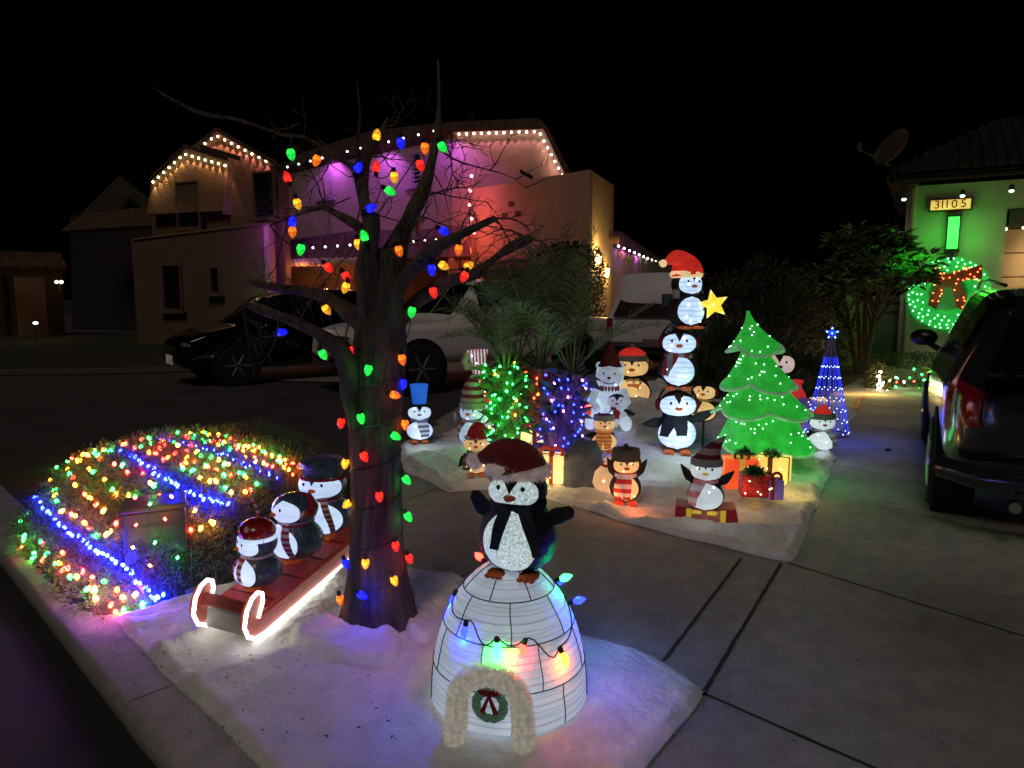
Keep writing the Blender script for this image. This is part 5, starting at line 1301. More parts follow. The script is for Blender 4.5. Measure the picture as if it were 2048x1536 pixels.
for P_, H in ((P1, .29),):
    redp = mat('glossy_red_plastic', (.28, .01, .015), .25, coat=.6, var=.4, vs=8)
    b = MB(); b.ball((0, .0, .97 * H), (.32 * H, .31 * H, .22 * H), 18, 10); h = b.build('hat', redp, P_)
    b = MB(); rs = []
    b.tube([V((.31 * H * cos(a), .29 * H * sin(a), .87 * H)) for a in [2 * pi * i / 20 for i in range(21)]], .035 * H, 8, cap=False); b.build('hat_brim', W_PURE, h)
    b = MB(); b.ball((.14 * H, -.20 * H, 1.05 * H), (.07 * H, .05 * H, .07 * H), 12, 8); b.build('hat_spot', mat('pink_plastic', (.7, .42, .42), .4), h)
    b = MB(); b.tube([V((-.12 * H, .02, 1.12 * H)), V((-.20 * H, .02, 1.28 * H)), V((-.34 * H, .0, 1.50 * H))], [.03 * H, .028 * H, .012 * H], 8); b.build('antenna', RW, h)
b = MB(); H = .37
b.tube([V((.05 * H, 0, 1.02 * H)), V((.20 * H, .12 * H, .98 * H)), V((.30 * H, .14 * H, .84 * H)), V((.34 * H, .04 * H, .72 * H))], [.02 * H, .05 * H, .07 * H, .05 * H], 10, flat=.4); b.build('hair_ribbon', REDF, P2)
b = MB(); b.prism([(.24 * H, .62 * H), (.48 * H, .76 * H), (.52 * H, .84 * H), (.44 * H, .85 * H), (.30 * H, .76 * H), (.22 * H, .70 * H)], .08 * H, Matrix.Translation((0, -.02, 0))); b.build('bow_tail', mat('orange_glitter', (.55, .10, .03), .4, var=.6, vs=90, bump=.8), P2, bevel=.01)
b = MB(); H = .41; b.lathe([(.27 * H, .86 * H), (.29 * H, .89 * H), (.29 * H, .96 * H), (.33 * H, 1.02 * H), (.32 * H, 1.10 * H), (.24 * H, 1.15 * H), (0.01, 1.16 * H)], 22); h = b.build('cap', BLKG, P3)
b = MB(); b.ball((0, -.2 * H, .92 * H), (.18 * H, .13 * H, .02 * H), 14, 6); b.build('cap_visor', BLKG, h)
b = MB(); b.tube([V((.30 * H * cos(a), .28 * H * sin(a), .86 * H)) for a in [2 * pi * i / 20 for i in range(21)]], .03 * H, 8, cap=False); b.build('cap_band', REDF, h)

# ------------------------------------------------------------------ three stacked penguins with the star
sp = spot(1352, 902); B0 = sp.copy()
def zr(py): return zat(B0, py)
S1 = penguin(B0, (zr(783) - B0.z) * 1.03, yaw=face_cam(B0) + .10, lit='cool', k=1.03, prof=SPROF, label='bottom penguin of the tall stack wearing a black scarf', nled=10, facew=1.15, bellyw=1.3, lifts=(.35, .85), flen=.42, eyes=True, belly=LITW(1.0), ledr=.010,
             scarf=scarf(mat('navy_black_knit', (.012, .016, .028), .9), tails=((-.42, .30), (.10, .27)), wd=.10, z=.565, thick=.055), hat=earmuffs(mat('dark_red_plush', (.22, .01, .015), .95), z=.76, R=.30), group='three penguins stacked on each other')
p2 = V((B0.x, B0.y, zr(777)))
S2 = penguin(p2, (zr(661) - p2.z) * 1.03, yaw=face_cam(B0) + .02, lit='cool', k=1.0, prof=SPROF, label='middle penguin of the tall stack wearing red earmuffs', nled=9, lifts=(-.1, -.3), flen=.30, facew=1.12, bellyw=1.0, ledr=.010,
             scarf=scarf(STR('striped_grey_red_scarf', (.35, .05, .05), (.42, .42, .42), 0, 60), tails=((-.45, .34),), wd=.10, z=.565, thick=.05), hat=earmuffs(mat('dark_red_plush', (.22, .01, .015), .95), z=.78, R=.29), group='three penguins stacked on each other')
p3 = V((B0.x + .05, B0.y, zr(657)))
S3 = penguin(p3, (zr(541) - p3.z), yaw=face_cam(B0) + .62, lit='cool', k=1.02, label='top penguin of the tall stack wearing a lit santa hat', nled=6, lifts=(.0, .1), flen=.30, bellyw=.95, facew=1.0, ledr=.010,
             hat=santa(red=REDL, brim=mat('lit_cream_fabric', (.8, .7, .5), .7, es=.62, ec=(1, .66, .34), var=.1), fur=False, flop=(-1.15, 0), zb=.93, big=1.08), group='three penguins stacked on each other')
# star in its flippers
sc_ = at(1427, 609, p3.y - .12); sr = 29 / F * 7.1
T = thing('star', sc_, 'glowing yellow star held by the top penguin', 'star decoration', rz=face_cam(sc_))
pts = []
for i in range(10):
    r = sr if i % 2 == 0 else sr * .47; a = pi / 2 + pi * i / 5 + .22; pts.append((r * cos(a), r * sin(a)))
b = MB(); n = 10
vs = [(x, 0, z) for x, z in pts] + [(0, -.045, 0), (0, .045, 0)]
b.add(vs, [(i, (i + 1) % n, n) for i in range(n)] + [((i + 1) % n, i, n + 1) for i in range(n)])
b.build('star_body', mat('lit_yellow_fabric', (.8, .7, .1), .6, es=.85, ec=(1, .80, .05), var=.12, vs=12), T, smooth=False)
leds(T, [V((x * .8, -.014, z * .8)) for x, z in pts[::2]] + [V((0, -.05, 0))], mat('yellow_led', (1, 1, .6), .3, es=5, ec=(1, .95, .5), var=0), .007)
b = MB(); b.tube([V((-.02, .0, -sr * .3)), V((-.16, .03, -.05))], .008, 6); b.build('stick', BLK_, T)
# straps at the back of the top penguin
b = MB(); H = .55
b.box((-.36 * H, .02, .50 * H), (.16 * H, .06, .20 * H)); b.build('backpack', mat('blue_grey_fabric', (.05, .06, .10), .8, var=.4), S3, bevel=.01)
b = MB(); b.box((-.24 * H, -.03, .60 * H), (.10 * H, .05, .16 * H)); b.build('strap', mat('grey_plush', (.36, .34, .34), .9), S3, bevel=.008)
lamp(B0 + V((0, -.42, .30)), (.7, .82, 1), 2.6, .12, name='figure_spill')

# ------------------------------------------------------------------ the warm and cool smaller figures
SRG = STR('red_grey_striped_knit', (.28, .03, .03), (.40, .36, .34), 2, 95)
SOR = mat('lit_orange_striped_knit', (.5, .10, .03), .8, var=.2, vs=20, stripe=((.75, .30, .06), 2, 190, 0), es=.28)
SRW = mat('red_white_scarf', (.55, .03, .03), .8, var=.2, vs=20, stripe=((.75, .62, .58), 2, 95, 0), es=.12)
SBW = mat('blue_grey_scarf', (.10, .14, .26), .8, var=.2, vs=20, stripe=((.60, .66, .80), 2, 130, 0), es=.22)
pg(840, 882, 806, label='small white lit penguin wearing a tall blue top hat', lit='cool', k=1.12, belly=W_PURE, face=W_PURE, nled=5, lifts=(-.5, .25), scarf=scarf(SBW, tails=((.22, .42),), wd=.13, z=.56), hat=tophat(mat('lit_blue_fabric', (.03, .15, .6), .6, es=.42, ec=(.02, .20, 1), var=.15), zb=.97, h=.52))
PG_ = pg(946, 892, 801, turn=-.45, label='blue lit penguin in striped stocking cap holding a gift tower', lit='cool', k=1.05, belly=LITW(.5), face=LITW(.5), nled=6, lifts=(-.4, -.1), hat=beanie(STR('striped_stocking_cap', (.25, .02, .05), (.50, .45, .45), 2, 80), brim=mat('pale_green_brim', (.45, .52, .42), .9), zb=.86, h=.62), scarf=scarf(SRG, tails=((-.55, .48),), wd=.07))
b = MB(); H = .5
b.tube([V((-.10, .05, .30)), V((-.16, .05, .34)), V((-.22, .06, .31)), V((-.23, .07, .24))], [.02, .03, .035, .03], 8, flat=.5); b.build('scarf_end', STR('red_white_scarf_end', (.4, .03, .04), (.7, .6, .6), 0, 110), PG_)
pg(952, 948, 868, label='amber lit penguin with striped scarf and small santa hat', lit='warm', k=1.12, belly=mat('lit_amber_fabric', (.8, .6, .35), .7, es=.50, ec=(1, .58, .25), var=.12, ribs=.1, rf=30), nled=7, lifts=(-.05, -.25), flen=.36, scarf=scarf(STR('grey_knit_scarf', (.33, .28, .26), (.12, .10, .10), 2, 120), tails=((-.42, .42),), wd=.13, z=.565),
   hat=santa(zb=.92, flop=(.55, 0), big=1.0, fur=True, furn=300, pom=False))
pg(1262, 814, 708, label='amber lit penguin in red cap holding an orange present', lit='warm', k=1.14, nled=5, lifts=(-.7, -.5), feet=ORG, hat=beanie(REDL, brim=GREYK, zb=.90, h=.20, pom=GREYK, bh=.08))
pr_ = spot(1262, 814); T = thing('gift_box', V((pr_.x, pr_.y - .17, zat(pr_, 796))), 'orange present with golden bow held by the red capped penguin', 'present', rz=face_cam(pr_), group='presents in the display')
b = MB(); b.box((0, 0, .105), (.16, .10, .20)); b.build('box', mat('lit_orange_box', (.45, .16, .04), .7, es=.26, ec=(1, .27, .04), var=.3, vs=8), T, bevel=.006)
b = MB(); b.box((0, 0, .215), (.18, .115, .018)); b.build('lid', mat('lit_orange_lid', (.5, .2, .05), .7, es=.3, ec=(1, .33, .06)), T, bevel=.004)
def bow(T, m, c, r=.06, name='bow', tail=.05):
    b = MB()
    for s in (-1, 1):
        pts = [c + V((s * r * (1 - cos(a)) * .62, 0, r * .62 * sin(a) + .012)) for a in [2 * pi * i / 14 for i in range(15)]]
        b.tube(pts, .014 * r / .06, 5, flat=.4)
        b.tube([c, c + V((s * tail * .6, -.012, -tail * .5)), c + V((s * tail * .8, -.016, -tail))], .010 * r / .06, 5, flat=.5)
    b.ball(c + V((0, -.008, .008)), .016 * r / .06, 8, 6)
    return b.build(name, m, T)
bow(T, mat('gold_bow', (.40, .28, .06), .5, es=.12), V((0, 0, .225)), .075)
leds(T, [V((-.05, -.052, .16)), V((.0, -.052, .07)), V((.05, -.052, .12))], LEDK, .006)

# bear and its little penguin
def bear():
    p = spot(1218, 852); p = V((p.x, p.y, p.z)); H = zat(p, 726) - p.z
    T = thing('polar_bear_figure', p, 'white lit polar bear sitting with a pointed red hat', 'bear figure', rz=face_cam(p) - .05)
    lb = mat('lit_bear_fabric', (.7, .78, .8), .7, es=.50, ec=(.68, .90, 1.0), var=.12, vs=14, ribs=.25, rf=16)
    lh = mat('lit_bear_grey', (.5, .55, .6), .7, es=.32, ec=(.66, .80, .95), var=.12, vs=14, ribs=.25, rf=16)
    b = MB(); b.lathe([(0.02, .0), (.22 * H, .02 * H), (.29 * H, .12 * H), (.28 * H, .28 * H), (.23 * H, .45 * H), (.17 * H, .58 * H), (.17 * H, .64 * H), (.21 * H, .72 * H), (.22 * H, .82 * H), (.20 * H, .93 * H), (.12 * H, .99 * H), (0.0, H)], 22, sy=.8); b.build('body', lb, T)
    b = MB(); b.ball((0, -.10 * H, .80 * H), (.19 * H, .13 * H, .18 * H), 16, 10); b.build('muzzle', lh, T)
    for s in (-1, 1):
        b = MB(); b.ball((s * .17 * H, .0, .96 * H), (.055 * H, .04 * H, .06 * H), 8, 6); b.build('ear', lh, T)
        b = MB(); b.ball((s * .085 * H, -.215 * H, .86 * H), (.016 * H,) * 3, 8, 6); b.build('eye', EYE, T)
        b = MB(); b.tube([V((s * .20, -.02, .56)) * H, V((s * .27, -.16, .42)) * H, V((s * .16, -.28, .30)) * H], [.075 * H, .07 * H, .055 * H], 10); b.build('arm', lh, T)
        b = MB(); b.tube([V((s * .20, -.05, .12)) * H, V((s * .27, -.26, .10)) * H, V((s * .28, -.36, .05)) * H], [.11 * H, .10 * H, .07 * H], 10); b.build('leg', lb, T)
    b = MB(); b.ball((0, -.235 * H, .79 * H), (.03 * H, .02 * H, .022 * H), 8, 6); b.build('nose', EYE, T)
    b = MB(); b.tube([V((x * H, -.232 * H, (.70 + x * x * 3) * H)) for x in [-.09, -.045, 0, .045, .09]], .008 * H, 5); b.build('mouth', EYE, T)
    b = MB(); b.lathe([(.17 * H, .93 * H), (.20 * H, .95 * H), (.15 * H, 1.02 * H), (.07 * H, 1.22 * H), (.015 * H, 1.36 * H)], 14, sy=.8); h = b.build('hat', mat('dim_red_felt', (.16, .02, .015), .9), T)
    b = MB(); b.ball((0, 0, 1.38 * H), .035 * H, 8, 6); b.build('pompom', GREYK, h)
    b = MB()
    for i in range(7):
        a = -.9 + 1.8 * i / 6; b.ball((.175 * H * sin(a), -.15 * H * cos(a), .615 * H), (.022 * H, .012 * H, .05 * H), 8, 5)
    b.build('collar', mat('collar_red', (.35, .08, .07), .8), T)
    leds(T, [V((-.15, -.22, .34)) * H, V((.17, -.2, .36)) * H, V((.1, -.22, .68)) * H, V((.2, -.25, .2)) * H, V((-.18, -.28, .12)) * H], LEDW, .008)
    return T
bear()
q = spot(1228, 850); q = V((q.x, q.y - .18, q.z + .02))
penguin(q, zat(q, 787) - q.z, yaw=face_cam(q), label='little grey penguin sitting in front of the lit polar bear', lit='cool', k=1.15, face=mat('lit_grey_fabric', (.45, .48, .52), .7, es=.28, ec=(.75, .82, .95)), belly=mat('lit_grey_fabric', (.45, .48, .52), .7), nled=2, beak=mat('beak_pink', (.6, .12, .10), .5), lifts=(.25, .2), flen=.42, scarf=scarf(REDF, tails=((0, .3),), wd=.09))
pg(1207, 903, 830, label='amber lit penguin with long orange striped scarf beside the boulder', lit='warm', k=1.12, nled=3, turn=.12, lifts=(.30, -.4), flen=.36, belly=mat('lit_peach_fabric', (.8, .55, .3), .7, es=.52, ec=(1, .55, .22), var=.1, ribs=.1), scarf=scarf(SOR, tails=((-.30, .44), (.12, .46)), wd=.11, z=.575, thick=.045), hat=beanie(mat('maroon_knit', (.06, .01, .015), .9), brim=GREYK, zb=.89, h=.12, bh=.12))
pj = pg(1250, 1003, 903, label='amber lit penguin in brown trapper hat with red scarf', lit='warm', k=.98, nled=9, turn=.1, lifts=(1.45, 1.35), flen=.33, facez=(.60, .90), facew=1.12, bellyw=.8, feet=mat('lit_red_boots', (.5, .03, .02), .5, es=.45, ec=(1, .05, .02)),
        scarf=scarf(SRW, tails=((-.35, .48), (.0, .47)), wd=.085, z=.56, thick=.06), hat=beanie(mat('brown_red_knit', (.10, .02, .012), .9), brim=mat('dark_grey_plush', (.13, .12, .11), .95, bump=.6, bs=90), zb=.86, h=.20, bh=.20, ear=mat('dark_red_flap', (.2, .02, .02), .95), pom=mat('brown_plush', (.10, .07, .04), .95)))
lamp(spot(1255, 1020) + V((.05, -.06, .05)), (1, .12, .03), .35, .03, name='boot_spill'); lamp(spot(1215, 1015) + V((0, 0, .1)), (1, .42, .12), .6, .05, name='figure_spill')
pk = pg(1410, 1022, 912, z=.10, label='white lit penguin in striped stocking cap standing on a red present', lit='cool', k=1.02, belly=mat('lit_milky_fabric', (.75, .8, .8), .6, es=.5, ec=(.82, .95, 1.0), var=.06, ribs=.10, rf=18), face=mat('lit_milky_fabric', (.75, .8, .8), .6), nled=3, turn=-.06, lifts=(1.25, 1.1), flen=.33, beak=YELF, feet=YELF,
        scarf=scarf(STR('pale_striped_scarf', (.60, .22, .24), (.62, .60, .62), 2, 75, es=.15), tails=((-.42, .44),), wd=.11, z=.575), hat=beanie(STR('maroon_striped_knit', (.14, .015, .02), (.38, .30, .28), 2, 75), brim=mat('grey_fuzzy_brim', (.34, .34, .36), .95, bump=.5), zb=.87, h=.48, tip=.34, bh=.10))
gp = spot(1410, 1030); gp.z = .045
T = thing('gift_box', gp, 'low red present with pink and yellow band under a penguin', 'present', rz=face_cam(gp) + .05, group='presents in the display')
b = MB(); b.prism([(-.21, .0), (-.20, .095), (-.12, .085), (.12, .085), (.20, .095), (.22, .0), (.10, -.012), (-.10, -.012)], .20); b.build('box', mat('red_box_fabric', (.35, .015, .02), .6, es=.06, var=.25), T, bevel=.006)
b = MB(); b.box((0, -.106, .035), (.20, .012, .085)); b.build('front_panel', mat('pink_panel', (.50, .16, .14), .6, es=.12, var=.3, vs=9), T)
for x in (-.115, .115):
    b = MB(); b.box((x, -.108, .035), (.035, .014, .088)); b.build('band', YELF, T)
ph = pg(1407, 845, 765, z=.30, label='amber lit penguin with fuzzy earmuffs raised on a green stake', lit='warm', k=1.02, nled=3, turn=-.15, lifts=(-.7, .30), flen=.36, foot=False, scarf=scarf(STR('dark_check_scarf', (.02, .02, .02), (.7, .45, .2), 2, 110), tails=((-.3, .35),), wd=.06), hat=earmuffs(mat('crimson_plush', (.35, .02, .05), .95), z=.76, R=.27))
b = MB(); b.tube([V((0, 0, .02)), V((0, 0, -.33))], .012, 6); b.build('stake', mat('dark_green_metal', (.01, .04, .02), .5), ph)
# behind the tree
pz = V(G(1552, 860)); pz = V((pz.x, 8.6, 0)); pz.x = at(1553, 760, 8.6).x; pz.z = .25
penguin(pz, zat(pz, 701) - pz.z, yaw=face_cam(pz) + .15, label='penguin peeking from behind the green lit tree', lit='cool', k=1.08, face=mat('lit_cream_face', (.7, .6, .5), .7, es=.42, ec=(1, .76, .55)), belly=REDL, nled=2, beak=REDF, foot=False, lifts=(-.4, -.4))
rz_ = at(1580, 858, 8.5)
T = thing('gift_sack', V((rz_.x, 8.5, .2)), 'glowing red sack standing behind the green lit tree', 'sack', rz=face_cam(rz_))
b = MB(); hh = zat(V((0, 8.5, 0)), 760) - .2
b.lathe([(.05, 0), (.15, .02), (.17, .15), (.15, hh * .6), (.10, hh * .8), (.13, hh), (.11, hh), (.09, hh * .82)], 18, sy=.8); b.build('cloth', REDL, T)
b = MB(); b.tube([V((.104 * cos(a), .083 * sin(a), hh * .8)) for a in [2 * pi * i / 16 for i in range(17)]], .010, 6, cap=False); b.build('cord', WHF, T)
pr2 = pg(1640, 902, 826, label='small white penguin in red hat before the blue cone tree', lit='cool', k=1.22, belly=mat('lit_milky_fabric', (.75, .8, .8), .6), face=mat('lit_milky_fabric', (.75, .8, .8), .6), nled=2, turn=.3, lifts=(-.5, -.2), beak=REDF, feet=mat('brown_felt', (.2, .06, .03), .9), scarf=scarf(STR('grey_pink_scarf', (.42, .34, .36), (.7, .75, .78), 2, 110), tails=((.45, .44),), wd=.10),
         hat=beanie(REDL, brim=mat('olive_brim', (.16, .18, .12), .95), zb=.88, h=.32, tip=.06, bh=.12))

# ------------------------------------------------------------------ presents
def gift(px, yb, w, d, yt, m, rib, label, bowm=None, turn=.2, bowr=.06, lit=LEDK, z=None, nl=5, lidm=None, D=None):
    p = spot(px, yb, z) if D is None else at(px, yb, D)
    h = zat(p, yt) - p.z
    T = thing('gift_box', p, label, 'present', rz=face_cam(p) + turn, group='presents in the display')
    b = MB(); b.box((0, 0, h / 2), (w, d, h)); b.build('box', m, T, bevel=.006)
    if rib:
        b = MB(); b.box((0, 0, h / 2 + .001), (w * .16, d + .006, h + .006)); b.box((0, 0, h / 2 + .0005), (w + .004, d * .16, h + .004)); b.build('ribbon', rib, T)
        bow(T, bowm or rib, V((0, -d * .3, h + .01)), bowr)
    if nl: leds(T, [V((random.uniform(-.4, .4) * w, -d / 2 - .004, random.uniform(.1, .9) * h)) for _ in range(nl)], lit, .006)
    return T
LY = mat('lit_yellow_gift_fabric', (.8, .65, .3), .6, es=1.0, ec=(1, .72, .26), var=.15, vs=5, ribs=.15, rf=14)
RIB = mat('red_ribbon', (.45, .03, .02), .6, es=.08)
gift(1066, 893, .27, .18, 860, LY, RIB, 'glowing yellow present with red bow beneath the palms', turn=.15, bowr=.08)
gift(1104, 962, .20, .18, 908, LY, RIB, 'glowing yellow present with red ribbon next to the boulder', turn=-.1, bowr=.075)
lamp(spot(1085, 975) + V((0, -.08, .14)), (1, .70, .22), 1.3, .08, name='gift_spill'); lamp(spot(1050, 925) + V((0, -.1, .16)), (1, .70, .22), .6, .08, name='gift_spill')
gift(1478, 975, .26, .2, 915, mat('lit_red_gift', (.6, .06, .03), .6, es=.85, ec=(1, .10, .02), var=.2), mat('lit_amber_ribbon', (.8, .5, .1), .6, es=.5), 'glowing red present with green foil bow under the tree', bowm=GRNF, bowr=.045, turn=.2)
gift(1545, 962, .25, .2, 912, mat('lit_yellow_gift', (.8, .62, .2), .6, es=.95, ec=(1, .66, .14), var=.2), mat('dark_seam_tape', (.15, .12, .06), .8), 'glowing yellow present with green foil bow under the tree', bowm=GRNF, bowr=.045, turn=-.25)
gift(1506, 990, .19, .15, 947, mat('red_glitter', (.45, .01, .015), .25, metal=.3, var=.8, vs=60, bump=1, bs=120, es=.14), None, 'small red glitter present on a stake before the tree', nl=4, z=.14)
t_ = gift(1541, 995, .16, .13, 957, mat('lit_purple_gift', (.25, .16, .45), .6, es=.22, var=.3), RIB, 'small purple present with red ribbon before the tree', bowr=.05, nl=3, z=.10)
g_ = spot(1506, 990, .14)
T = thing('foil_bow', V((g_.x, g_.y - .02, zat(g_, 945))), 'dark green foil bow on the red glitter present', 'bow', rz=face_cam(g_))
b = MB(); b.fur([(V((0, 0, 0)), V((random.gauss(0, 1), random.gauss(0, 1), abs(random.gauss(0, .8)))).normalized()) for _ in range(260)], .11, .006, .5); b.build('ribbon_loop', GRNF, T)
for bx, by, D in ((1490, 912, 5.75), (1545, 915, 5.85)):
    q = at(bx, by, D); T = thing('foil_bow', q, f'bushy green foil bow on the glowing {"red" if bx < 1500 else "yellow"} present', 'bow', rz=0)
    b = MB(); b.fur([(V((0, 0, 0)), V((random.gauss(0, 1), random.gauss(0, 1), abs(random.gauss(0, .8)))).normalized()) for _ in range(220)], .13, .007, .6); b.build('ribbon_loop', GRNF, T)
lamp(spot(1500, 990) + V((0, -.1, .10)), (1, .55, .12), 1.2, .06, name='gift_spill'); lamp(spot(1560, 985) + V((.1, -.05, .12)), (1, .66, .15), 1.0, .06, name='gift_spill')
# tower of presents held by the blue lit penguin
def tower_box(px, py, D, w, h, m, label, tilt=0.15, rib=None, bw=None, nl=4, dots=False, rad=None):
    p = at(px, py, D)
    T = thing('gift_box', p, label, 'present', rot=(0, tilt, face_cam(p)), group='presents in the display')
    b = MB()
    if rad: b.lathe([(rad[0], 0), (rad[1], h), (rad[1] * .5, h + .004), (.002, h + .004)], 18)
    else: b.box((0, 0, h / 2), (w, w * .8, h))
    b.build('box', m, T, bevel=.008)
    if dots:
        for i in range(9):
            b = MB(); b.ball(((-.36 + .36 * (i % 3)) * w, -w * .4, (.2 + .3 * (i // 3)) * h + random.uniform(-.01, .01)), (.015, .004, .015), 10, 5); b.build('dot', mat('dark_blue_dot', (.03, .04, .1), .8), T)
    if bw: bow(T, bw, V((0, -w * .25, h + .01)), .07)
    if nl: leds(T, [V((random.uniform(-.4, .4) * w, -w * .4 - .005, random.uniform(.1, .9) * h)) for _ in range(nl)], LEDW, .007)
LDOT = mat('lit_pale_blue_fabric', (.6, .68, .85), .7, es=.52, ec=(.62, .72, 1.0), var=.1, ribs=.15, rf=18)
tower_box(985, 885, 7.2, .30, .24, LDOT, 'largest pale blue polka dot present at the tower base', .1, dots=True)
tower_box(979, 838, 7.2, .26, .17, LDOT, 'upper pale blue polka dot present in the leaning gift tower', .0, dots=True)
tower_box(973, 812, 7.2, .16, .13, REDL, 'glowing red present in the leaning gift tower', -.05, nl=2)
tower_box(966, 786, 7.2, .13, .14, REDL, 'small glowing red present with green bow near the tower top', -.25, bw=mat('pale_green_bow', (.35, .5, .36), .7, es=.1), nl=2)
tower_box(957, 747, 7.2, .2, .24, mat('lit_pink_striped_fabric', (.30, .03, .08), .7, es=.55, var=.15, vs=10, stripe=((.75, .68, .80), 0, 190, 0)), 'pink striped present tube topping the leaning gift tower', -.05, nl=3, rad=(.055, .11))
q = at(938, 722, 7.15); T = thing('foil_bow', q, 'pale cream flower bow beside the pink striped present', 'bow')
b = MB()
for i in range(6):
    a = 2 * pi * i / 6; b.ball((.045 * cos(a), 0, .06 * sin(a)), (.035, .015, .045), 8, 6)
b.build('petal', mat('cream_felt', (.60, .55, .42), .9), T)

# ------------------------------------------------------------------ boulder
p = spot(1162, 965, .03); T = MB()
b = MB(); n, m = 34, 22; rs = []
for i in range(m + 1):
    t = i / m; a = pi / 2 * t; ring = []
    for j in range(n):
        w = 2 * pi * j / n; r = cos(a) ** .7
        x, y, z = .215 * r * cos(w), .18 * r * sin(w), .35 * sin(a) ** .9
        k = 1 + .22 * nz(x * 5 + 3, y * 5, z * 5) + .08 * nz(x * 16, y * 16, z * 16)
        ring.append(V((x * k, y * k, z * k - .01)))
    rs.append(ring)
b.rings(rs); 
tag(b.build('boulder', mat('boulder_stone', (.15, .165, .23), .9, var=.4, vs=9, bump=.9, bs=45), loc=p, auto=70), 'rounded grey boulder between the yellow present and the scarf penguin', 'boulder')
# lit beige sack beside the trapper penguin
p = spot(1222, 985); T = thing('gift_sack', p, 'glowing beige cloth bundle beside the boulder', 'sack', rz=face_cam(p))
b = MB(); b.lathe([(.04, 0), (.12, .015), (.15, .08), (.13, .17), (.07, .23), (.045, .25), (.06, .28), (.01, .285)], 16, sy=.8); b.build('cloth', mat('lit_beige_fabric', (.8, .55, .35), .7, es=.50, ec=(1, .55, .26), var=.2, vs=6), T)
b = MB(); b.tube([V((.075 * cos(a), .062 * sin(a), .225)) for a in [2 * pi * i / 14 for i in range(15)]], .012, 6, cap=False); b.build('cord', REDF, T)
leds(T, [V((-.06, -.11, .12)), V((.05, -.11, .16)), V((.0, -.12, .05))], LEDK, .008)

# ------------------------------------------------------------------ green lit tree
def lit_tree():
    p = spot(1520, 930); p.z = .12
    Hh = zat(p, 628) - p.z; base = zat(p, 905) - p.z
    T = thing('lit_christmas_tree', p, 'green glowing tent shaped tree with silver scalloped edges', 'christmas tree', rz=face_cam(p))
    gm = mat('lit_green_fabric', (.02, .22, .04), .4, es=.33, ec=(.035, .9, .07), var=.5, vs=9, spk=.35, bump=.7, bs=60)
    tm = mat('silver_trim', (.30, .62, .36), .6, var=.3, vs=12, es=.16)
    sc = p.y * 1.02 / F
    tiers = [(905, 720, 90, 4, 1520), (805, 690, 68, 3, 1510), (772 - 5, 670, 62, 3, 1505), (705, 625, 42, 3, 1492)]
    tiers = [(898, 745, 88, 5, 1524), (800, 690, 76, 4, 1512), (765, 668, 58, 3, 1504), (690, 626, 44, 3, 1496)]
    X0 = 1520; pts = []
    prev = None
    tiers = [(888, 790, 92, 50, 5, 1527, 1516), (820, 735, 88, 34, 5, 1520, 1507), (768, 675, 68, 18, 4, 1511, 1497), (695, 622, 50, 3, 3, 1502, 1485)]
    for yb, yt, wb, wt, ns, xb, xt in tiers:
        zb = zat(p, yb) - p.z; zt = zat(p, yt) - p.z
        b = MB(); rs = []; n = 60; M_ = 14; edge = []
        for i in range(M_ + 1):
            t = i / M_; ring = []
            for j in range(n):
                a = 2 * pi * j / n; lob = abs(sin(ns * a / 2 + .4)) ** .7
                hw = (wt + (wb - wt) * t ** 1.45) * sc * (1 + .16 * (lob - .5) * t)
                z = zt + (zb - zt) * t ** .93 - (lob * .085 - .02) * t ** 2
                cx = ((xt - X0) + (xb - xt) * t) * sc
                curl = 1 + .10 * max(0, t - .8) * 5 * lob * .3
                ring.append(V((cx + hw * cos(a) * curl, hw * .55 * sin(a) * curl, z + .05 * t * t * abs(cos(a)) * .6)))
            rs.append(ring)
        b.rings(rs[::-1]); b.build('tier', gm, T)
        e = rs[-1] + [rs[-1][0]]
        tb = MB(); tb.tube([q + V((0, 0, -.012)) for q in e], .016, 8, cap=False, flat=.8); tb.build('silver_edge', tm, T)
        for _ in range(int(wb * .34)):
            i = random.randint(3, M_ - 1); j = random.choice([q for q in range(n) if sin(2 * pi * q / n) < -.05])
            pts.append(rs[i][j] + V((0, -.006, 0)))
    leds(T, pts, LEDG, .0062)
    b = MB(); b.tube([V((0, 0, .3)), V((0, 0, -.10))], .02, 8); b.build('stand', mat('dark_green_metal', (.01, .04, .02), .5), T)
    for x in (-.45, -.2, .05, .3, .5): lamp(V((x, -.42, .28)), (.08, 1, .16), .55, .08, parent=T, name='tree_spill')
    lamp(V((.55, -.2, .2)), (.08, 1, .2), .5, .08, parent=T, name='tree_spill')
lit_tree()
for px, py, c, pw in ((1210, 925, (1, .62, .3), .9), (1410, 1050, (.85, .92, 1), 1.0), (1225, 850, (.75, .9, 1), 1.1), (845, 905, (.7, .85, 1), .9), (945, 965, (1, .7, .4), .6), (1640, 925, (.75, .85, 1), .7), (1270, 1030, (1, .4, .15), .5), (1480, 1030, (1, .6, .25), .8), (1300, 960, (.8, .85, 1), .8)):
    q = G(px, py); lamp(q + V((0, -.05, .22)), c, pw, .1, name='figure_spill')

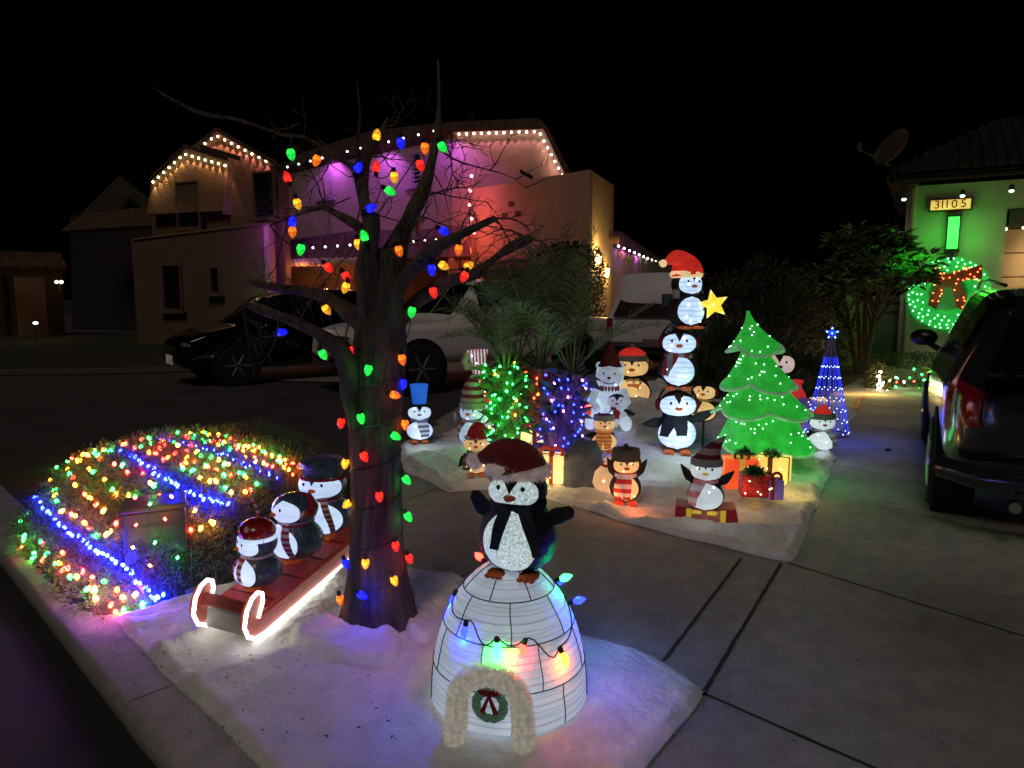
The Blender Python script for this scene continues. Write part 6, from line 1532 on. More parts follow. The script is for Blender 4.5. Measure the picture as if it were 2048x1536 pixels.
# ------------------------------------------------------------------ blue cone of lights
def cone_tree():
    p = spot(1653, 868); Z = zat(p, 680) - p.z
    T = thing('cone_light_tree', p, 'blue cone of hanging light strands topped by a star', 'light tree', rz=face_cam(p))
    bm_ = mat('lit_blue_tube', (.02, .03, .5), .4, es=.9, ec=(.03, .05, 1), var=.2, vs=30)
    wm = mat('clear_wire', (.22, .22, .28), .5)
    R0 = .235; ns = 14; src = None
    for k in range(ns):
        a = 2 * pi * (k + .3) / ns; b0 = V((R0 * cos(a), R0 * .9 * sin(a), 0)); b1 = V((.030 * cos(a), .03 * sin(a), Z))
        b = MB(); b.tube([b0, b0.lerp(b1, .82)], .0042, 5); st = b.build('strand', bm_, T)
        b = MB(); b.tube([b0.lerp(b1, .82), b1], .003, 5); b.build('wire', wm, st)
        for i in range(7):
            t = .03 + .115 * i
            pt_ = b0.lerp(b1, t)
            leds(st, [pt_], mat('blue_white_led', (.6, .7, 1), .3, es=6, ec=(.30, .45, 1), var=0), .0062)
    b = MB(); b.tube([V((R0 * cos(a), R0 * .9 * sin(a), .005)) for a in [2 * pi * i / 30 for i in range(31)]], .006, 6, cap=False); b.build('base_ring', BLK_, T)
    b = MB(); b.tube([V((0, 0, 0)), V((0, 0, Z + .05))], .008, 6); b.build('pole', wm, T)
    sz = Z + .075; b = MB(); vs = []; n = 10; sr = .085
    for i in range(10):
        r = sr if i % 2 == 0 else sr * .42; a = pi / 2 + pi * i / 5; vs.append((r * cos(a), 0, sz + r * sin(a)))
    vs += [(0, -.02, sz), (0, .02, sz)]
    b.add(vs, [(i, (i + 1) % n, n) for i in range(n)] + [((i + 1) % n, i, n + 1) for i in range(n)])
    s = b.build('star', mat('lit_blue_star', (.02, .05, .5), .4, es=.7, ec=(.02, .09, 1), var=.3, vs=30), T, smooth=False)
    leds(s, [V((.055 * cos(pi / 2 + 2 * pi * i / 5), -.016, sz + .055 * sin(pi / 2 + 2 * pi * i / 5))) for i in range(5)] + [V((0, -.024, sz))], mat('cyan_led', (.5, .8, 1), .3, es=6, ec=(.3, .65, 1), var=0), .008)
    lamp(V((.22, -.15, .3)), (.04, .08, 1), 3.2, .12, parent=T, name='cone_spill'); lamp(V((.28, .1, .6)), (.04, .08, 1), 2.5, .12, parent=T, name='cone_spill')
cone_tree()
# little presents heaped at the foot of the cone
for px, py, c1, lb in ((1608, 812, (.15, .08, .35), 'tiny purple lit present stacked behind the green tree'), (1618, 838, (.5, .35, .45), 'tiny pink and white lit present behind the green tree')):
    q = at(px, py, 7.4); T = thing('gift_box', q, lb, 'present', rz=.5, group='presents in the display')
    b = MB(); b.box((0, 0, .04), (.10, .10, .08)); b.build('box', mat('small_gift_' + ('a' if px < 1610 else 'b'), c1, .6, es=.25), T, bevel=.004)
    leds(T, [V((0, -.054, .05)), V((.03, -.054, .02))], LEDW, .005)
# ------------------------------------------------------------------ foliage helpers
LEAF = mat('leaf_green', (.045, .075, .025), .6, var=.5, vs=6)
LEAFD = mat('leaf_dark', (.025, .04, .018), .7, var=.5, vs=6)
LEAFP = mat('plumeria_leaf', (.09, .15, .05), .45, var=.4, vs=5)
TWIGM = mat('rosemary_stem', (.17, .14, .11), .9, var=.5, vs=20)
ROSE = mat('rosemary_leaf', (.15, .16, .11), .8, var=.6, vs=15)
WOOD = mat('plant_wood', (.10, .07, .045), .9, var=.4, vs=20, bump=.8)
R3 = random.Random(3)
def leaf(b, p, d, L, w, up=None, curl=.2):
    d = d.normalized(); s = d.cross(up or V((R3.uniform(-.4, .4), R3.uniform(-.4, .4), 1)))
    if s.length < 1e-4: s = V((1, 0, 0))
    s = s.normalized() * w; n = s.cross(d).normalized()
    m = p + d * L * .5 + n * curl * L * .2; e = p + d * L - n * curl * L * .3
    b.add([p, m + s, e, m - s], [(0, 1, 2), (0, 2, 3)])
def mini_string(name, pts, label, group, r=.0065, es=45, cats='light string', seed=0, wire=True, colors=None, maxp=.25):
    """pts: list of (pos, colour key)"""
    T = thing(name, pts[0][0], label, cats, group=group); o0 = pts[0][0].copy()
    for p, k in pts:
        key = ('mini', k, r, es); me = LED_SRC.get(key)
        if me is None:
            b = MB(); b.ball((0, 0, 0), (r, r, r * 1.5), 7, 5); o = b.build('bulb', mat(f'mini_{CN[k]}_{es}', LC[k], .3, es=es, ec=LC[k], var=0)); me = o.data; LED_SRC[key] = me; bpy.data.objects.remove(o)
        o = bpy.data.objects.new('bulb', me); COL.objects.link(o); o.parent = T; o.location = p - o0
        o.rotation_euler = (R3.uniform(-1, 1), R3.uniform(-1, 1), 0)
    if wire:
        b = MB()
        for (a, _), (c, _) in zip(pts, pts[1:]):
            b.tube([a - o0, a.lerp(c, .5) - o0 + V((R3.uniform(-.01, .01), R3.uniform(-.01, .01), -.012)), c - o0], .0014, 4)
        if b.v: b.build('wire', mat('dark_green_cord', (.01, .018, .012), .5), T)
    return T
# ------------------------------------------------------------------ rosemary mound at the kerb
ma = V((-2.42, 3.72, 0)); mc_ = V((-2.15, 5.35, 0)); mdir = (mc_ - ma).normalized()
MCEN = V((-2.33, 4.83, 0)); MSA, MSB, MH = 1.52, .98, .53
MA = V((.10, .995, 0)).normalized(); MN = V((MA.y, -MA.x, 0))
def mound_h(x, y):
    q = V((x, y, 0)) - MCEN; u = q.dot(MA) / MSA; v = q.dot(MN) / MSB
    # stay on the garden side of the kerb
    t = (V((x, y, 0)) - K0).dot(kn); k = max(0, min(1, (t - .10) / .45))
    r = (abs(u) ** 2.3 + abs(v) ** 2.3) ** (1 / 2.3)
    if r >= 1 or k <= 0: return 0
    h = MH * (1 - r ** 4.2) ** .5 * (k ** .5)
    return h * (1 + .10 * nz(x * 2.2, y * 2.2, 4)) + .035 * nz(x * 7, y * 7, 1)
def mound_hit(px, py):
    d = ray(px, py); t = 2.5
    while t < 9:
        p = V((0, 0, CH)) + d * t
        if p.z <= mound_h(p.x, p.y): return p if mound_h(p.x, p.y) > .02 else (p if p.z < .05 else None)
        if p.z < 0: return None
        t += .012
    return None
T = thing('kerbside_shrub', (0, 0, 0), 'low spreading shrub mound at the kerb covered in tiny coloured lights', 'shrub')
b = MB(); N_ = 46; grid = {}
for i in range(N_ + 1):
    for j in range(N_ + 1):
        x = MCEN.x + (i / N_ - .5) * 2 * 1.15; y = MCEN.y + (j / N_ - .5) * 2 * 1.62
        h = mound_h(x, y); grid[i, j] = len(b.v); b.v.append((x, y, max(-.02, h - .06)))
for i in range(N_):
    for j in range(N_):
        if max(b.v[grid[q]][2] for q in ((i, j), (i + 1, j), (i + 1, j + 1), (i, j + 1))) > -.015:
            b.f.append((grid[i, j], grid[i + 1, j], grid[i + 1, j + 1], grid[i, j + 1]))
b.build('inner_growth', mat('shrub_interior', (.05, .05, .045), .95, var=.5, vs=20, bump=1, bs=50), T)
lf = MB(); tw = MB(); made = 0
while made < 9000:
    x = MCEN.x + R3.uniform(-1.15, 1.15); y = MCEN.y + R3.uniform(-1.6, 1.6); h = mound_h(x, y)
    if h < .03: continue
    made += 1
    e = .03; g = V((-(mound_h(x + e, y) - mound_h(x - e, y)) / (2 * e), -(mound_h(x, y + e) - mound_h(x, y - e)) / (2 * e), 1)).normalized()
    p = V((x, y, h - R3.uniform(.02, .08))); d = (g + V((R3.uniform(-1, 1), R3.uniform(-1, 1), R3.uniform(-.3, .6)))).normalized()
    L = R3.uniform(.06, .13); mid = p + d * L * .5 + V((R3.uniform(-1, 1), R3.uniform(-1, 1), R3.uniform(-1, 1))) * .02; end = p + d * L
    if made % 2: tw.tube([p, mid, end], [.0022, .0017, .0008], 3, cap=False)
    for q in range(5):
        t = .25 + .15 * q; c = p.lerp(end, t); leaf(lf, c, (d * .7 + V((R3.uniform(-1, 1), R3.uniform(-1, 1), R3.uniform(-1, 1)))), R3.uniform(.018, .036), .0045)
# long trailing stems on the front, tangled
for _ in range(520):
    x = MCEN.x + R3.uniform(-.2, 1.05); y = MCEN.y + R3.uniform(-1.5, .2); h = mound_h(x, y)
    if h < .02: continue
    p = V((x, y, h * R3.uniform(.4, 1))); d = V((R3.uniform(-.2, 1), R3.uniform(-1, .1), R3.uniform(-.5, .4))).normalized(); path = [p]
    for q in range(5):
        d = (d + V((R3.uniform(-1, 1), R3.uniform(-1, 1), R3.uniform(-1, 1))) * .5).normalized(); p = p + d * .04
        p.z = max(.012, min(p.z, mound_h(p.x, p.y) + .03)); path.append(p.copy())
    tw.tube(path, [.0026, .0024, .002, .0017, .0013, .0008], 3, cap=False)
lf.build('foliage', ROSE, T, smooth=False); tw.build('stem', TWIGM, T)
# nets of lights laid over it
def on_mound(px, py, lift=.012):
    p = mound_hit(px, py)
    if p is None: return None
    return p + V((R3.uniform(-.006, .006), -.010, lift))
def row(pts, n, keyf, jit=3):
    L = [0]
    for a, c in zip(pts, pts[1:]): L.append(L[-1] + sqrt((a[0] - c[0]) ** 2 + (a[1] - c[1]) ** 2))
    out = []
    for i in range(n):
        s = L[-1] * (i + R3.uniform(-.25, .25)) / max(1, n - 1); s = max(0, min(L[-1], s)); j = max(q for q in range(len(L)) if L[q] <= s + 1e-6); j = min(j, len(pts) - 2)
        t = (s - L[j]) / max(1e-6, L[j + 1] - L[j]); x = pts[j][0] + (pts[j + 1][0] - pts[j][0]) * t + R3.uniform(-jit, jit); y = pts[j][1] + (pts[j + 1][1] - pts[j][1]) * t + R3.uniform(-jit, jit)
        p = on_mound(x, y)
        if p is not None: out.append((p, keyf(i)))
    return out
GM = 'strings of tiny lights over the kerbside shrub'
B1 = row([(66, 992), (92, 1018), (122, 1052), (165, 1085), (205, 1112), (245, 1132), (312, 1200), (330, 1190)], 34, lambda i: 'B', 4)
B2 = row([(245, 905), (290, 930), (330, 960), (380, 990), (420, 1003), (458, 1012)], 25, lambda i: 'B', 4)
B3 = row([(322, 880), (380, 893), (440, 910), (500, 935), (550, 955)], 30, lambda i: 'B', 5)
mini_string('light_string', B1, 'blue string of tiny lights nearest the kerb on the kerbside shrub', GM, es=200, r=.010)
mini_string('light_string', B2, 'blue string of tiny lights across the middle of the kerbside shrub', GM, es=200, r=.010)
mini_string('light_string', B3, 'blue string of tiny lights along the far side of the kerbside shrub', GM, es=260, r=.005)
def mix(i): return R3.choice('RRGYRGGYORG')
A1 = row([(58, 1035), (46, 1080), (62, 1105), (90, 1120), (120, 1130), (150, 1160), (185, 1180), (215, 1205), (245, 1225)], 20, mix, 12)
A1 += row([(75, 1080), (110, 1115), (160, 1140), (200, 1165), (250, 1180), (290, 1215)], 14, mix, 14)
mini_string('light_string', A1, 'multicolour string of tiny lights along the kerb edge of the kerbside shrub', GM, es=60, r=.0115)
A2 = row([(105, 962), (118, 985), (125, 1010), (160, 1040), (175, 1060), (225, 1075), (232, 1055)], 13, mix, 9)
A2 += row([(140, 945), (160, 980), (195, 1010), (215, 1025)], 7, mix, 10) + row([(160, 925), (200, 955), (225, 980), (268, 996), (300, 1007), (342, 995)], 11, mix, 10)
A2 += row([(190, 912), (240, 935), (270, 950), (315, 982)], 8, mix, 9) + row([(120, 940), (170, 915), (210, 900), (250, 892)], 16, mix, 9)
mini_string('light_string', A2, 'multicolour net of tiny lights between the two blue strings near the kerb', GM, es=60, r=.0115)
A3 = row([(260, 892), (300, 905), (350, 928), (390, 950), (430, 972), (480, 985), (520, 975)], 17, mix, 8) + row([(290, 885), (340, 900), (400, 930), (460, 955), (500, 965)], 15, mix, 8) + row([(300, 878), (350, 888), (420, 915), (480, 945)], 14, mix, 8)
mini_string('light_string', A3, 'multicolour net of tiny lights between the middle and far blue strings', GM, es=60, r=.0115)
A4 = row([(350, 872), (410, 870), (470, 882), (530, 905), (580, 925), (640, 955)], 30, mix, 6) + row([(380, 882), (440, 892), (500, 915), (560, 935), (600, 955)], 22, mix, 6) + row([(420, 880), (500, 900), (560, 922), (610, 940)], 18, mix, 5)
mini_string('light_string', A4, 'dense multicolour net of tiny lights on the far slope of the shrub', GM, es=60, r=.009)
A5 = row([(392, 1023), (423, 1048), (376, 1068), (430, 1050)], 5, lambda i: 'YORY'[i % 4], 3)
mini_string('light_string', A5, 'few loose yellow and orange tiny lights right of the utility box', GM, es=60, r=.0115)
for q_ in B1[::2] + B2[::2] + B3[::3]: lamp(q_[0] + V((0, -.03, .035)), LC['B'], .16, .01, name='bulb_and_fill_glow')
for k, x, y, pw in (('B', 240, 1110, .9), ('B', 350, 965, .5), ('B', 100, 1020, .5), ('R', 225, 1215, .5), ('V', 200, 1215, 1.2), ('O', 60, 1110, .5), ('R', 300, 940, .3), ('G', 180, 1000, .3), ('Y', 400, 935, .4), ('B', 480, 920, .4), ('R', 500, 960, .3), ('V', 150, 1175, .8), ('B', 270, 1225, .5)):  # lamps added to boost the glow; the violet ones have no bulbs
    p = on_mound(x, y, .10)
    if p is not None: lamp(p + V((0, -.05, 0)), LC[k], pw, .03, name='bulb_and_fill_glow')

# utility box set into the shrub
ub = G(320, 1172); T = thing('utility_box', ub, 'dim greenish utility box with louvres half buried in the kerbside shrub', 'utility box', rz=.42)
ubm = mat('utility_box_paint', (.10, .12, .075), .45, var=.25, vs=7, bump=.15)
b = MB(); b.box((0, 0, .23), (.30, .24, .46)); b.build('housing', ubm, T, bevel=.012)
b = MB(); b.box((0, 0, .475), (.312, .252, .03)); b.build('lid', ubm, T, bevel=.008)
b = MB()
for i in range(4): b.box((0, -.121, .10 + .085 * i), (.25, .006, .06))
b.build('louvre', ubm, T, bevel=.004)
b = MB(); b.box((-.11, -.20, .055), (.14, .02, .11), rz=-.7); b.build('sign_plate', mat('orange_plate', (.65, .12, .02), .6), T)
b = MB(); b.box((0.02, -.02, .01), (.44, .38, .05)); b.build('base', M_CONC2, T, bevel=.008)
inv = T.matrix_basis.copy(); bx_ = []
for px, py, k, z in ((272, 1050, 'R', 0), (330, 1038, 'R', 0), (310, 1085, 'G', 0), (355, 1115, 'G', 0), (300, 1131, 'O', 0), (265, 1140, 'B', 0), (266, 1095, 'Y', 0), (336, 1164, 'O', 0), (290, 1178, 'B', 0), (300, 1008, 'G', 1), (343, 993, 'O', 1), (270, 996, 'R', 1)):
    c = at(px, py, ub.y - .20 + (px - 300) * .0011); bx_.append((c, k))
mini_string('light_string', bx_, 'short string of tiny lights hanging over the front of the utility box', GM, es=90, wire=True, maxp=.4)

# ------------------------------------------------------------------ palms behind the presents
def frond(b, base, d0, L, droop, n=20, ll=.20, w=.0085):
    p = base.copy(); d = d0.normalized(); path = [p.copy()]; st = L / n; lv = []
    for i in range(n):
        d = (d + V((0, 0, -droop / n))).normalized(); p = p + d * st; path.append(p.copy())
        t = i / n
        if t > .16:
            s = d.cross(V((0, 0, 1)));
            if s.length < .05: s = V((1, 0, 0))
            s.normalize(); u = s.cross(d).normalized()
            l = ll * (sin(pi * min(1, .12 + t * .86)) ** .6)
            for sg in (-1, 1):
                for _ in range(2):
                    dd = (s * sg + d * R3.uniform(.5, .95) + u * R3.uniform(.05, .5)).normalized(); q = p + d * R3.uniform(-.5, .5) * st
                    m = q + dd * l * .55; e = q + dd * l + V((0, 0, -l * R3.uniform(.05, .35))); wv = d * w
                    b.add([q - wv * .5, q + wv * .5, m + wv * .6, m - wv * .6, e], [(0, 1, 2, 3), (3, 2, 4)])
    b.tube(path, [.011 * (1 - .8 * i / n) for i in range(n + 1)], 5)
PALML = mat('palm_leaflet', (.10, .15, .06), .5, var=.35, vs=4)
PALMB = mat('palm_boot_bark', (.12, .09, .06), .9, var=.5, vs=16, bump=1, bs=30)
def palm(px, yb, D, yt, nf, L, label, lean=0, tr=.13, spread=1.0, seed=0, dro=(.5, 1.4)):
    R3.seed(seed); p = at(px, yb, D); p.z = .03; ht = zat(p, yt) - p.z
    T = thing('palm_tree', p, label, 'palm tree', group='young palms in the middle of the display')
    b = MB(); N2 = 14; b.tube([V((lean * (i / N2) ** 1.5, 0, ht * i / N2)) for i in range(N2 + 1)], [tr * (1.15 - .2 * i / N2) for i in range(N2 + 1)], 14, jit=.3)
    for i in range(110):
        z = ht * R3.random(); a = R3.uniform(0, 2 * pi); c = V((lean * (z / ht) ** 1.5 + tr * cos(a) * .9, tr * sin(a) * .9, z)); o_ = V((cos(a), sin(a), 1.1)).normalized()
        s = V((-sin(a), cos(a), 0)) * .018; l = R3.uniform(.04, .09)
        b.add([c - s, c + s, c + o_ * l + s * .5, c + o_ * l - s * .5, c - s - o_ * .02 + V((0, 0, .02)), c + o_ * l * .95 - V((0, 0, .01))], [(0, 1, 2, 3), (0, 3, 5, 4)])
    b.build('trunk', PALMB, T)
    b = MB()
    for i in range(170):
        z = ht * R3.random(); a = R3.uniform(0, 2 * pi); leaf(b, V((lean * (z / ht) ** 1.5 + tr * cos(a) * .9, tr * sin(a) * .9, z)), V((cos(a), sin(a), R3.uniform(-.3, 1.6))), R3.uniform(.10, .24), .008, curl=.8)
    b.build('leaf_base', LEAF, T, smooth=False)
    top = V((lean, 0, ht)); b = MB()
    for i in range(nf):
        a = 2.4 * i + R3.uniform(-.3, .3); el = R3.uniform(.65, 1.45); d = V((cos(a) * cos(el) * spread, sin(a) * cos(el) * spread * .8, sin(el)))
        frond(b, top + V((cos(a), sin(a), 0)) * .03, d, L * R3.uniform(.75, 1.1), R3.uniform(*dro), ll=.24 * L / .9)
    b.build('crown', PALML, T, smooth=False)
    return p, ht
pA = palm(1016, 860, 7.0, 740, 9, 1.05, 'leftmost young palm wrapped in green tiny lights', lean=-.03, seed=5)
pB = palm(1072, 868, 7.2, 735, 11, 1.35, 'tallest young palm with red tiny lights on its trunk', lean=.04, seed=8, dro=(.3, 1.0))
pC = palm(1118, 868, 6.9, 745, 9, 1.2, 'rightmost young palm wrapped in blue tiny lights', lean=.12, seed=9)
pD = palm(1035, 850, 7.5, 720, 8, 1.3, 'rear young palm between the green lit and red lit palms', lean=.0, seed=12, tr=.10)
GP = 'strings of tiny lights wrapped on the young palms'
def wrap(P, n, r, keyf, z0, z1, lean, rr=.15, seed=1, sx=1.0):
    p, ht = P; out = []; q = random.Random(seed)
    for i in range(n):
        t = i / n; a = 2.6 * i + q.uniform(-.4, .4); z = ht * (z0 + (z1 - z0) * t) + q.uniform(-.02, .02)
        if sin(a) > .35: a = -a
        out.append((p + V((lean * max(0, z / ht) ** 1.5 + rr * cos(a) * sx * q.uniform(.7, 1.2), rr * sin(a) * q.uniform(.8, 1.15), z)), keyf(i)))
    return out
mini_string('light_string', wrap(pA, 64, .15, lambda i: 'G' if i % 9 else 'O', .02, 1.12, -.04, .19, 1), 'green string of tiny lights wrapped on the leftmost palm', GP, es=55, r=.0085, maxp=.5)
mini_string('light_string', wrap(pB, 30, .12, lambda i: 'R' if i % 3 else 'O', .02, 1.0, .04, .17, 2), 'red string of tiny lights wrapped on the tallest palm', GP, es=50, r=.008, maxp=.4)
mini_string('light_string', wrap(pC, 58, .15, lambda i: 'B' if i % 4 else 'V', .02, .98, .10, .21, 3), 'blue and purple string of tiny lights wrapped on the rightmost palm', GP, es=60, r=.0085, maxp=.5)
for P_, k, z, pw in ((pA, 'G', .35, .22), (pB, 'R', .5, .15), (pC, 'B', .4, .4), (pC, 'V', .15, .2)):
    lamp(P_[0] + V((.0, -.24, P_[1] * z)), LC[k], pw, .06, name='bulb_and_fill_glow')
# string of tiny red lights lying on the batting right of the palms
rl = []
for i in range(16):
    c = G(1128 + 4.2 * i, 862 - 6 * sin(i * .4) - i * .5); rl.append((V((c.x, c.y, gz(c) + .06 + .02 * R3.random())), 'R'))
mini_string('light_string', rl, 'red string of tiny lights lying on the batting right of the palms', 'tiny light strings lying on the batting', es=40, r=.008)

# ------------------------------------------------------------------ clipped dark tree by the big house
def bush(name, label, cat, c, sx, sy_, sz, n, m, ls=.05, lw=.02, shape=2.0, trunk=0, core=True, seed=0, group=None):
    R3.seed(seed); T = thing(name, V((c.x, c.y, 0)), label, cat, group=group)
    b = MB(); cz = c.z
    for i in range(n):
        a = R3.uniform(0, 2 * pi); e = math.asin(R3.uniform(-1, 1)); d = V((cos(a) * cos(e), sin(a) * cos(e), sin(e)))
        k = (abs(d.x) ** shape + abs(d.y) ** shape + abs(d.z) ** shape) ** (-1 / shape)
        rr = k * (1 + .16 * nz(d.x * 3 + seed, d.y * 3, d.z * 3)) * R3.uniform(.72, 1.03)
        p = V((d.x * sx * rr, d.y * sy_ * rr, cz + d.z * sz * rr))
        if p.z < .01: continue
        leaf(b, p, d + V((R3.uniform(-1, 1), R3.uniform(-1, 1), R3.uniform(-.6, 1))), ls * R3.uniform(.6, 1.3), lw)
    b.build('foliage', m, T, smooth=False)
    if trunk:
        b = MB()
        for i in range(trunk):
            a = 2 * pi * i / trunk; b.tube([V((.05 * cos(a), .05 * sin(a), 0)), V((sx * .25 * cos(a), sy_ * .2 * sin(a), cz * .55)), V((sx * .5 * cos(a + .3), sy_ * .4 * sin(a), cz * 1.05))], [.07, .055, .02], 7, jit=.3)
        b.build('trunk', WOOD, T)
    return T
c = at(1130, 595, 17.5); bush('clipped_tree', 'dark clipped round tree against the pale house corner', 'tree', V((c.x, 17.5, 1.75)), .95, .9, 1.05, 5200, LEAFD, .09, .035, shape=3, trunk=2, seed=2)
c = at(1000, 610, 17.5); bush('dark_shrub', 'dark loose shrub behind the white pickup', 'shrub', V((c.x, 17.5, 1.2)), 1.3, .8, 1.1, 2600, LEAFD, .10, .035, seed=4)
b = None
# spiky plants at the lit corner
T = thing('grass_clump', at(1200, 690, 16.0), 'tall dry grassy clump glowing under the yellow lantern', 'plant'); T.location.z = 0
b = MB()
for i in range(700):
    p = V((R3.gauss(0, .35), R3.gauss(0, .3), 0)); d = V((R3.uniform(-.5, .5), R3.uniform(-.5, .5), 1.6)).normalized(); leaf(b, p, d, R3.uniform(.4, 1.3), .014)
b.build('blade', mat('dry_grass', (.20, .15, .05), .8, var=.4), T, smooth=False)
# dark planting between the display and the near house
for i, (px, D, top, sx, lab) in enumerate(((1450, 13.0, 560, 1.0, 'dark bushy shrub behind the top of the penguin stack'), (1530, 12.2, 530, .9, 'tall dark spiky shrub behind the green lit tree'), (1605, 14.0, 575, .9, 'dark shrub left of the pale green gate'))):
    p = at(px, 700, D); p.z = 0; h = zat(p, top)
    bush('dark_shrub', lab, 'shrub', V((p.x, D, h * .5)), sx, .7, h * .52, 2600, mat('leaf_dim_brown', (.05, .05, .03), .8, var=.5), .16, .02, seed=20 + i, trunk=3)
for i, (px, D, top) in enumerate(((1462, 11.5, 640), (1415, 10.8, 690), (1600, 10.6, 700), (1565, 9.9, 735))):
    p = at(px, 720, D); p.z = 0; h = max(.4, zat(p, top)); T = thing('spiky_plant', p, ['grassy plant left of the green lit tree', 'low grassy plant beside the penguin stack', 'grassy plant behind the blue light cone', 'low grassy plant behind the green lit tree'][i], 'plant', group='grassy plants behind the display')
    b = MB()
    for _ in range(240):
        a = R3.uniform(0, 2 * pi); d = V((cos(a) * R3.uniform(.1, .9), sin(a) * R3.uniform(.1, .9), 1)).normalized(); leaf(b, V((R3.gauss(0, .06), R3.gauss(0, .06), 0)), d, h * R3.uniform(.6, 1.2), .012, curl=.6)
    b.build('blade', LEAF, T, smooth=False)
tag(sheet('garden_bed', [G(1380, 800), G(1640, 800), G(1745, 745), V((8.2, 16.6, 0)), V((3.0, 17, 0)), V((1.9, 12, 0))], .012, M_SOIL), kind='structure')
# ------------------------------------------------------------------ plumeria tree, green lit
def plumeria():
    R3.seed(31); p = at(1724, 740, 14.4); p.z = 0
    T = thing('leafy_tree', p, 'round leafy tree glowing green beside the near house', 'tree')
    tb = MB(); lf = MB(); tips = []
    def grow(q, d, L, r, dep):
        e = q + d * L; tb.tube([q, q.lerp(e, .5) + V((R3.uniform(-.03, .03), R3.uniform(-.03, .03), 0)), e], [r, r * .85, r * .72], 7, jit=.2)
        if dep <= 1: tips.append((e, d))
        if dep == 0: return
        k = R3.choice((2, 3, 3))
        a0 = R3.uniform(0, 6.28)
        for i in range(k):
            a = a0 + 2 * pi * i / k; s = V((cos(a), sin(a) * .8, 0)); nd = (d + s * R3.uniform(.32, .62)).normalized()
            if nd.z < .05: nd.z = .1
            grow(e, nd.normalized(), (.48 if dep == 4 else L * R3.uniform(.66, .86)), r * .68, dep - 1)
    for a, l0 in ((-.6, .95), (-.2, 1.3), (.12, 1.5), (.35, 1.2), (.5, .95)): grow(V((a * .12, 0, 0)), V((a * .45 - .05, R3.uniform(-.15, .15), 1)).normalized(), l0, .06, 4)
    tb.build('trunk', WOOD, T)
    for e, d in tips:
        for i in range(9):
            a = R3.uniform(0, 2 * pi); s = V((cos(a), sin(a), R3.uniform(-.5, .9))); leaf(lf, e + s * .02, s + d * .3, R3.uniform(.20, .33), .036, curl=.5)
    lf.build('crown', LEAFP, T, smooth=False)
    return p
PP = plumeria()
# ------------------------------------------------------------------ gate panel
p0 = at(1658, 748, 15.9); p1 = at(1806, 748, 16.3); T = thing('gate', V((p0.x, p0.y, 0)), 'dim green painted solid gate between the dark shrub and the house', 'gate', rz=atan2(p1.y - p0.y, p1.x - p0.x))
gmt = mat('gate_green_paint', (.17, .22, .17), .7, var=.2, vs=3); gw = (p1 - p0).length; gh = zat(p0, 592)
b = MB(); b.box((gw / 2, 0, gh / 2), (gw, .05, gh)); b.build('panel', gmt, T)
b = MB(); b.box((gw / 2, -.03, gh - .06), (gw + .04, .10, .10)); b.box((gw / 2, -.03, gh - .32), (gw, .08, .03)); b.build('rail', gmt, T, smooth=False)
b = MB(); b.box((.02, -.02, gh / 2), (.10, .12, gh)); b.build('post', gmt, T, smooth=False)
b = MB(); b.ball((.15, -.08, gh - .42), (.12, .05, .06), 8, 6); b.build('latch', BLK_H, T)
# ------------------------------------------------------------------ low hedge with lights by the near house
c = at(1815, 765, 12.6); c.z = 0
bush('low_hedge', 'low hedge dotted with tiny green and red lights by the driveway', 'hedge', V((c.x, c.y, .22)), .78, .40, .34, 3200, LEAF, .05, .018, seed=41, shape=3)
def hp_(px, py, D): return at(px, py, D)
hl = [(hp_(R3.uniform(1778, 1885), R3.uniform(738, 800), 12.2 + R3.uniform(-.1, .1)), R3.choice('GGWRKGR')) for _ in range(34)]
hl.sort(key=lambda q: q[0].x)
mini_string('light_string', hl, 'string of tiny green, red and white lights over the low hedge', 'light strings on the low hedges', es=40, r=.013, maxp=.6)
hl = [(hp_(R3.gauss(1762, 9), R3.gauss(770, 16), 11.9 + R3.uniform(-.1, .1)), 'K') for _ in range(30)]
hl.sort(key=lambda q: q[0].z)
bush('low_shrub', 'small shrub packed with warm white tiny lights', 'shrub', V((hp_(1762, 770, 12.1).x, 12.15, .16)), .22, .22, .28, 900, mat('leaf_olive', (.12, .12, .04), .7, var=.4), .05, .016, seed=43)
mini_string('light_string', hl, 'cluster string of warm white tiny lights on the small shrub', 'light strings on the low hedges', es=30, r=.012, maxp=.6)
for x in (1740, 1765, 1700): lamp(hp_(x, 765, 11.4), (1, .66, .18), 5.0, .1, name='bulb_and_fill_glow')
lamp(hp_(1640, 770, 10.6), (1, .66, .2), 5, .15, name='bulb_and_fill_glow')
lamp(hp_(1830, 760, 11.5), (.4, 1, .3), 3.0, .1, name='bulb_and_fill_glow')
# agave by the hedge and an orange cord on the paving
p = G(1905, 775); T = thing('agave_plant', p, 'pale spiky agave beside the dark SUV', 'plant')
b = MB()
for i in range(60):
    a = R3.uniform(0, 2 * pi); leaf(b, V((0, 0, .05)), V((cos(a), sin(a), R3.uniform(.3, 1.6))), R3.uniform(.35, .62), .028, curl=.5)
b.build('leaf_rosette', mat('agave_leaf', (.16, .22, .14), .5, var=.3), T, smooth=False)
b = MB(); b.tube([G(1728, 792, .02), G(1718, 800, .012), G(1716, 812, .012), G(1706, 822, .01)], .022, 6, flat=.5)
tag(b.build('orange_strap', mat('orange_strap', (.7, .14, .04), .7)), 'short orange strap lying on the driveway near the warm lit shrub', 'strap')
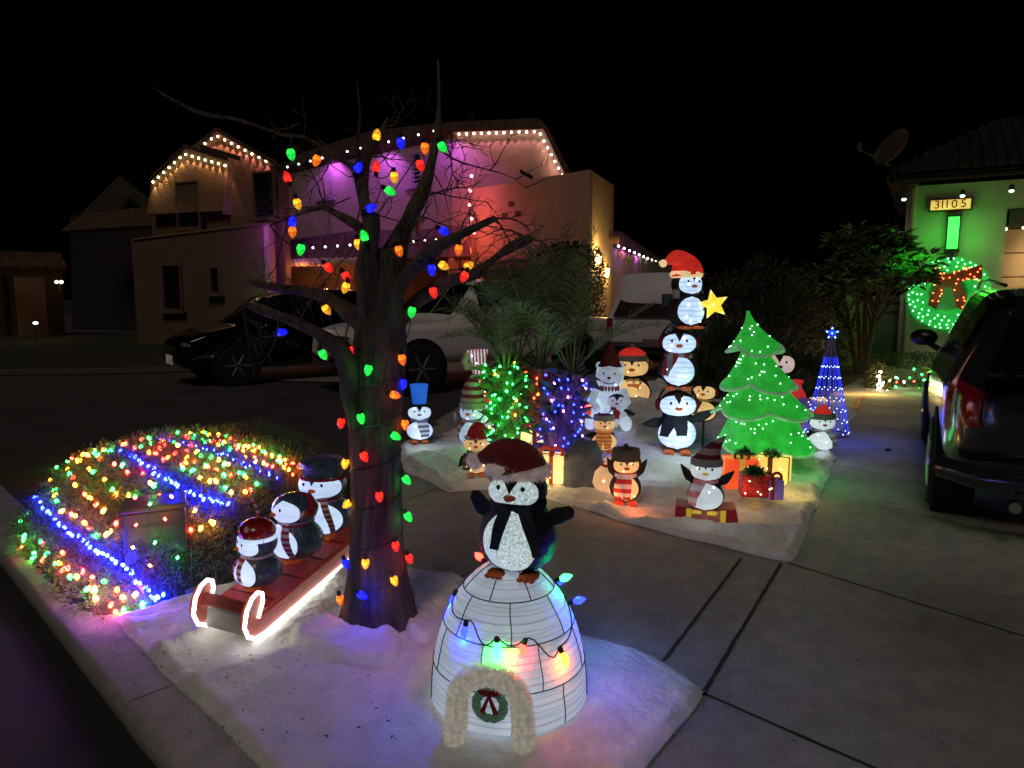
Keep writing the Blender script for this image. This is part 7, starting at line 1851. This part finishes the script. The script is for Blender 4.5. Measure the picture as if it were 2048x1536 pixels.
# cord and fallen leaves near the display
b = MB(); c0 = [G(1128, 1012, .05), G(1150, 1000, .06), G(1172, 990, .06), G(1200, 985, .06)]
b.tube(c0, .004, 6); tag(b.build('extension_cord', mat('white_cord', (.7, .68, .62), .5)), 'short white cord lying on the batting before the boulder', 'cord')
for i, (px, py, lb) in enumerate(((1776, 899, 'dark dry leaf on the driveway left of the dark SUV'), (1668, 1168, 'tiny pale pebble on the driveway below the batting corner'))):
    b = MB(); b.ball(G(px, py, .012), (.035, .022, .012) if i == 0 else (.008, .008, .006), 7, 5); tag(b.build('dry_leaf' if i == 0 else 'pebble', mat('leaf_black', (.02, .018, .015), .8) if i == 0 else mat('pebble', (.5, .45, .4), .8)), lb, 'leaf' if i == 0 else 'pebble')

# specks of dry leaf and grit on the paving and the batting
b = MB(); R3.seed(77)
for i in range(150):
    px, py = R3.choice(((R3.uniform(420, 800), R3.uniform(1330, 1520)), (R3.uniform(1200, 2040), R3.uniform(1050, 1530)), (R3.uniform(860, 1500), R3.uniform(1000, 1250)), (R3.uniform(150, 450), R3.uniform(1250, 1500))))
    p = G(px, py); z = .055 if px < 860 and py > 1290 else .006
    a = R3.uniform(0, pi); l = R3.uniform(.003, .011); w_ = l * R3.uniform(.2, .5); c_, s_ = cos(a), sin(a)
    b.add([p + V((c_ * l, s_ * l, z)), p + V((-s_ * w_, c_ * w_, z + .003)), p + V((-c_ * l, -s_ * l, z)), p + V((s_ * w_, -c_ * w_, z + .002))], [(0, 1, 2, 3)])
tag(b.build('leaf_litter', mat('leaf_black', (.03, .024, .018), .8), smooth=False), kind='stuff')
FILL_POWER = .36
FILL_DIR = (.25, .7, -.95)
# ------------------------------------------------------------------ camera, world, render settings
cam = bpy.data.cameras.new('camera'); cam.sensor_width = 36; cam.lens = 36 * F / 2048; cam.clip_end = 600; cam.clip_start = .05
co = bpy.data.objects.new('camera', cam); COL.objects.link(co); co.location = (0, 0, CH); co.rotation_euler = (pi / 2 - TH, 0, 0)
SC.camera = co
w = bpy.data.worlds.new('World'); SC.world = w; w.use_nodes = True
bg = w.node_tree.nodes['Background']; sky = w.node_tree.nodes.new('ShaderNodeTexSky'); sky.sky_type = 'NISHITA'; sky.sun_disc = False
sky.sun_elevation = radians(-20); sky.sun_rotation = radians(0)
w.node_tree.links.new(sky.outputs[0], bg.inputs[0]); bg.inputs[1].default_value = .02
s = bpy.data.lights.new('fill_sun', 'SUN'); s.energy = FILL_POWER; s.angle = radians(18); s.color = (1, .88, .76)  # dim sun added in place of lamps behind the camera
so = bpy.data.objects.new('fill_sun', s); COL.objects.link(so); so.location = (0, 0, 20)
aim(so, so.location + V(FILL_DIR))
SC.view_settings.view_transform = 'Standard'; SC.view_settings.look = 'None'; SC.view_settings.exposure = 0; SC.view_settings.gamma = 1
SC.cycles.use_denoising = True; SC.cycles.sample_clamp_indirect = 4; SC.cycles.max_bounces = 5; SC.cycles.diffuse_bounces = 2
SC.cycles.glossy_bounces = 3; SC.cycles.transmission_bounces = 3; SC.cycles.caustics_reflective = False; SC.cycles.caustics_refractive = False
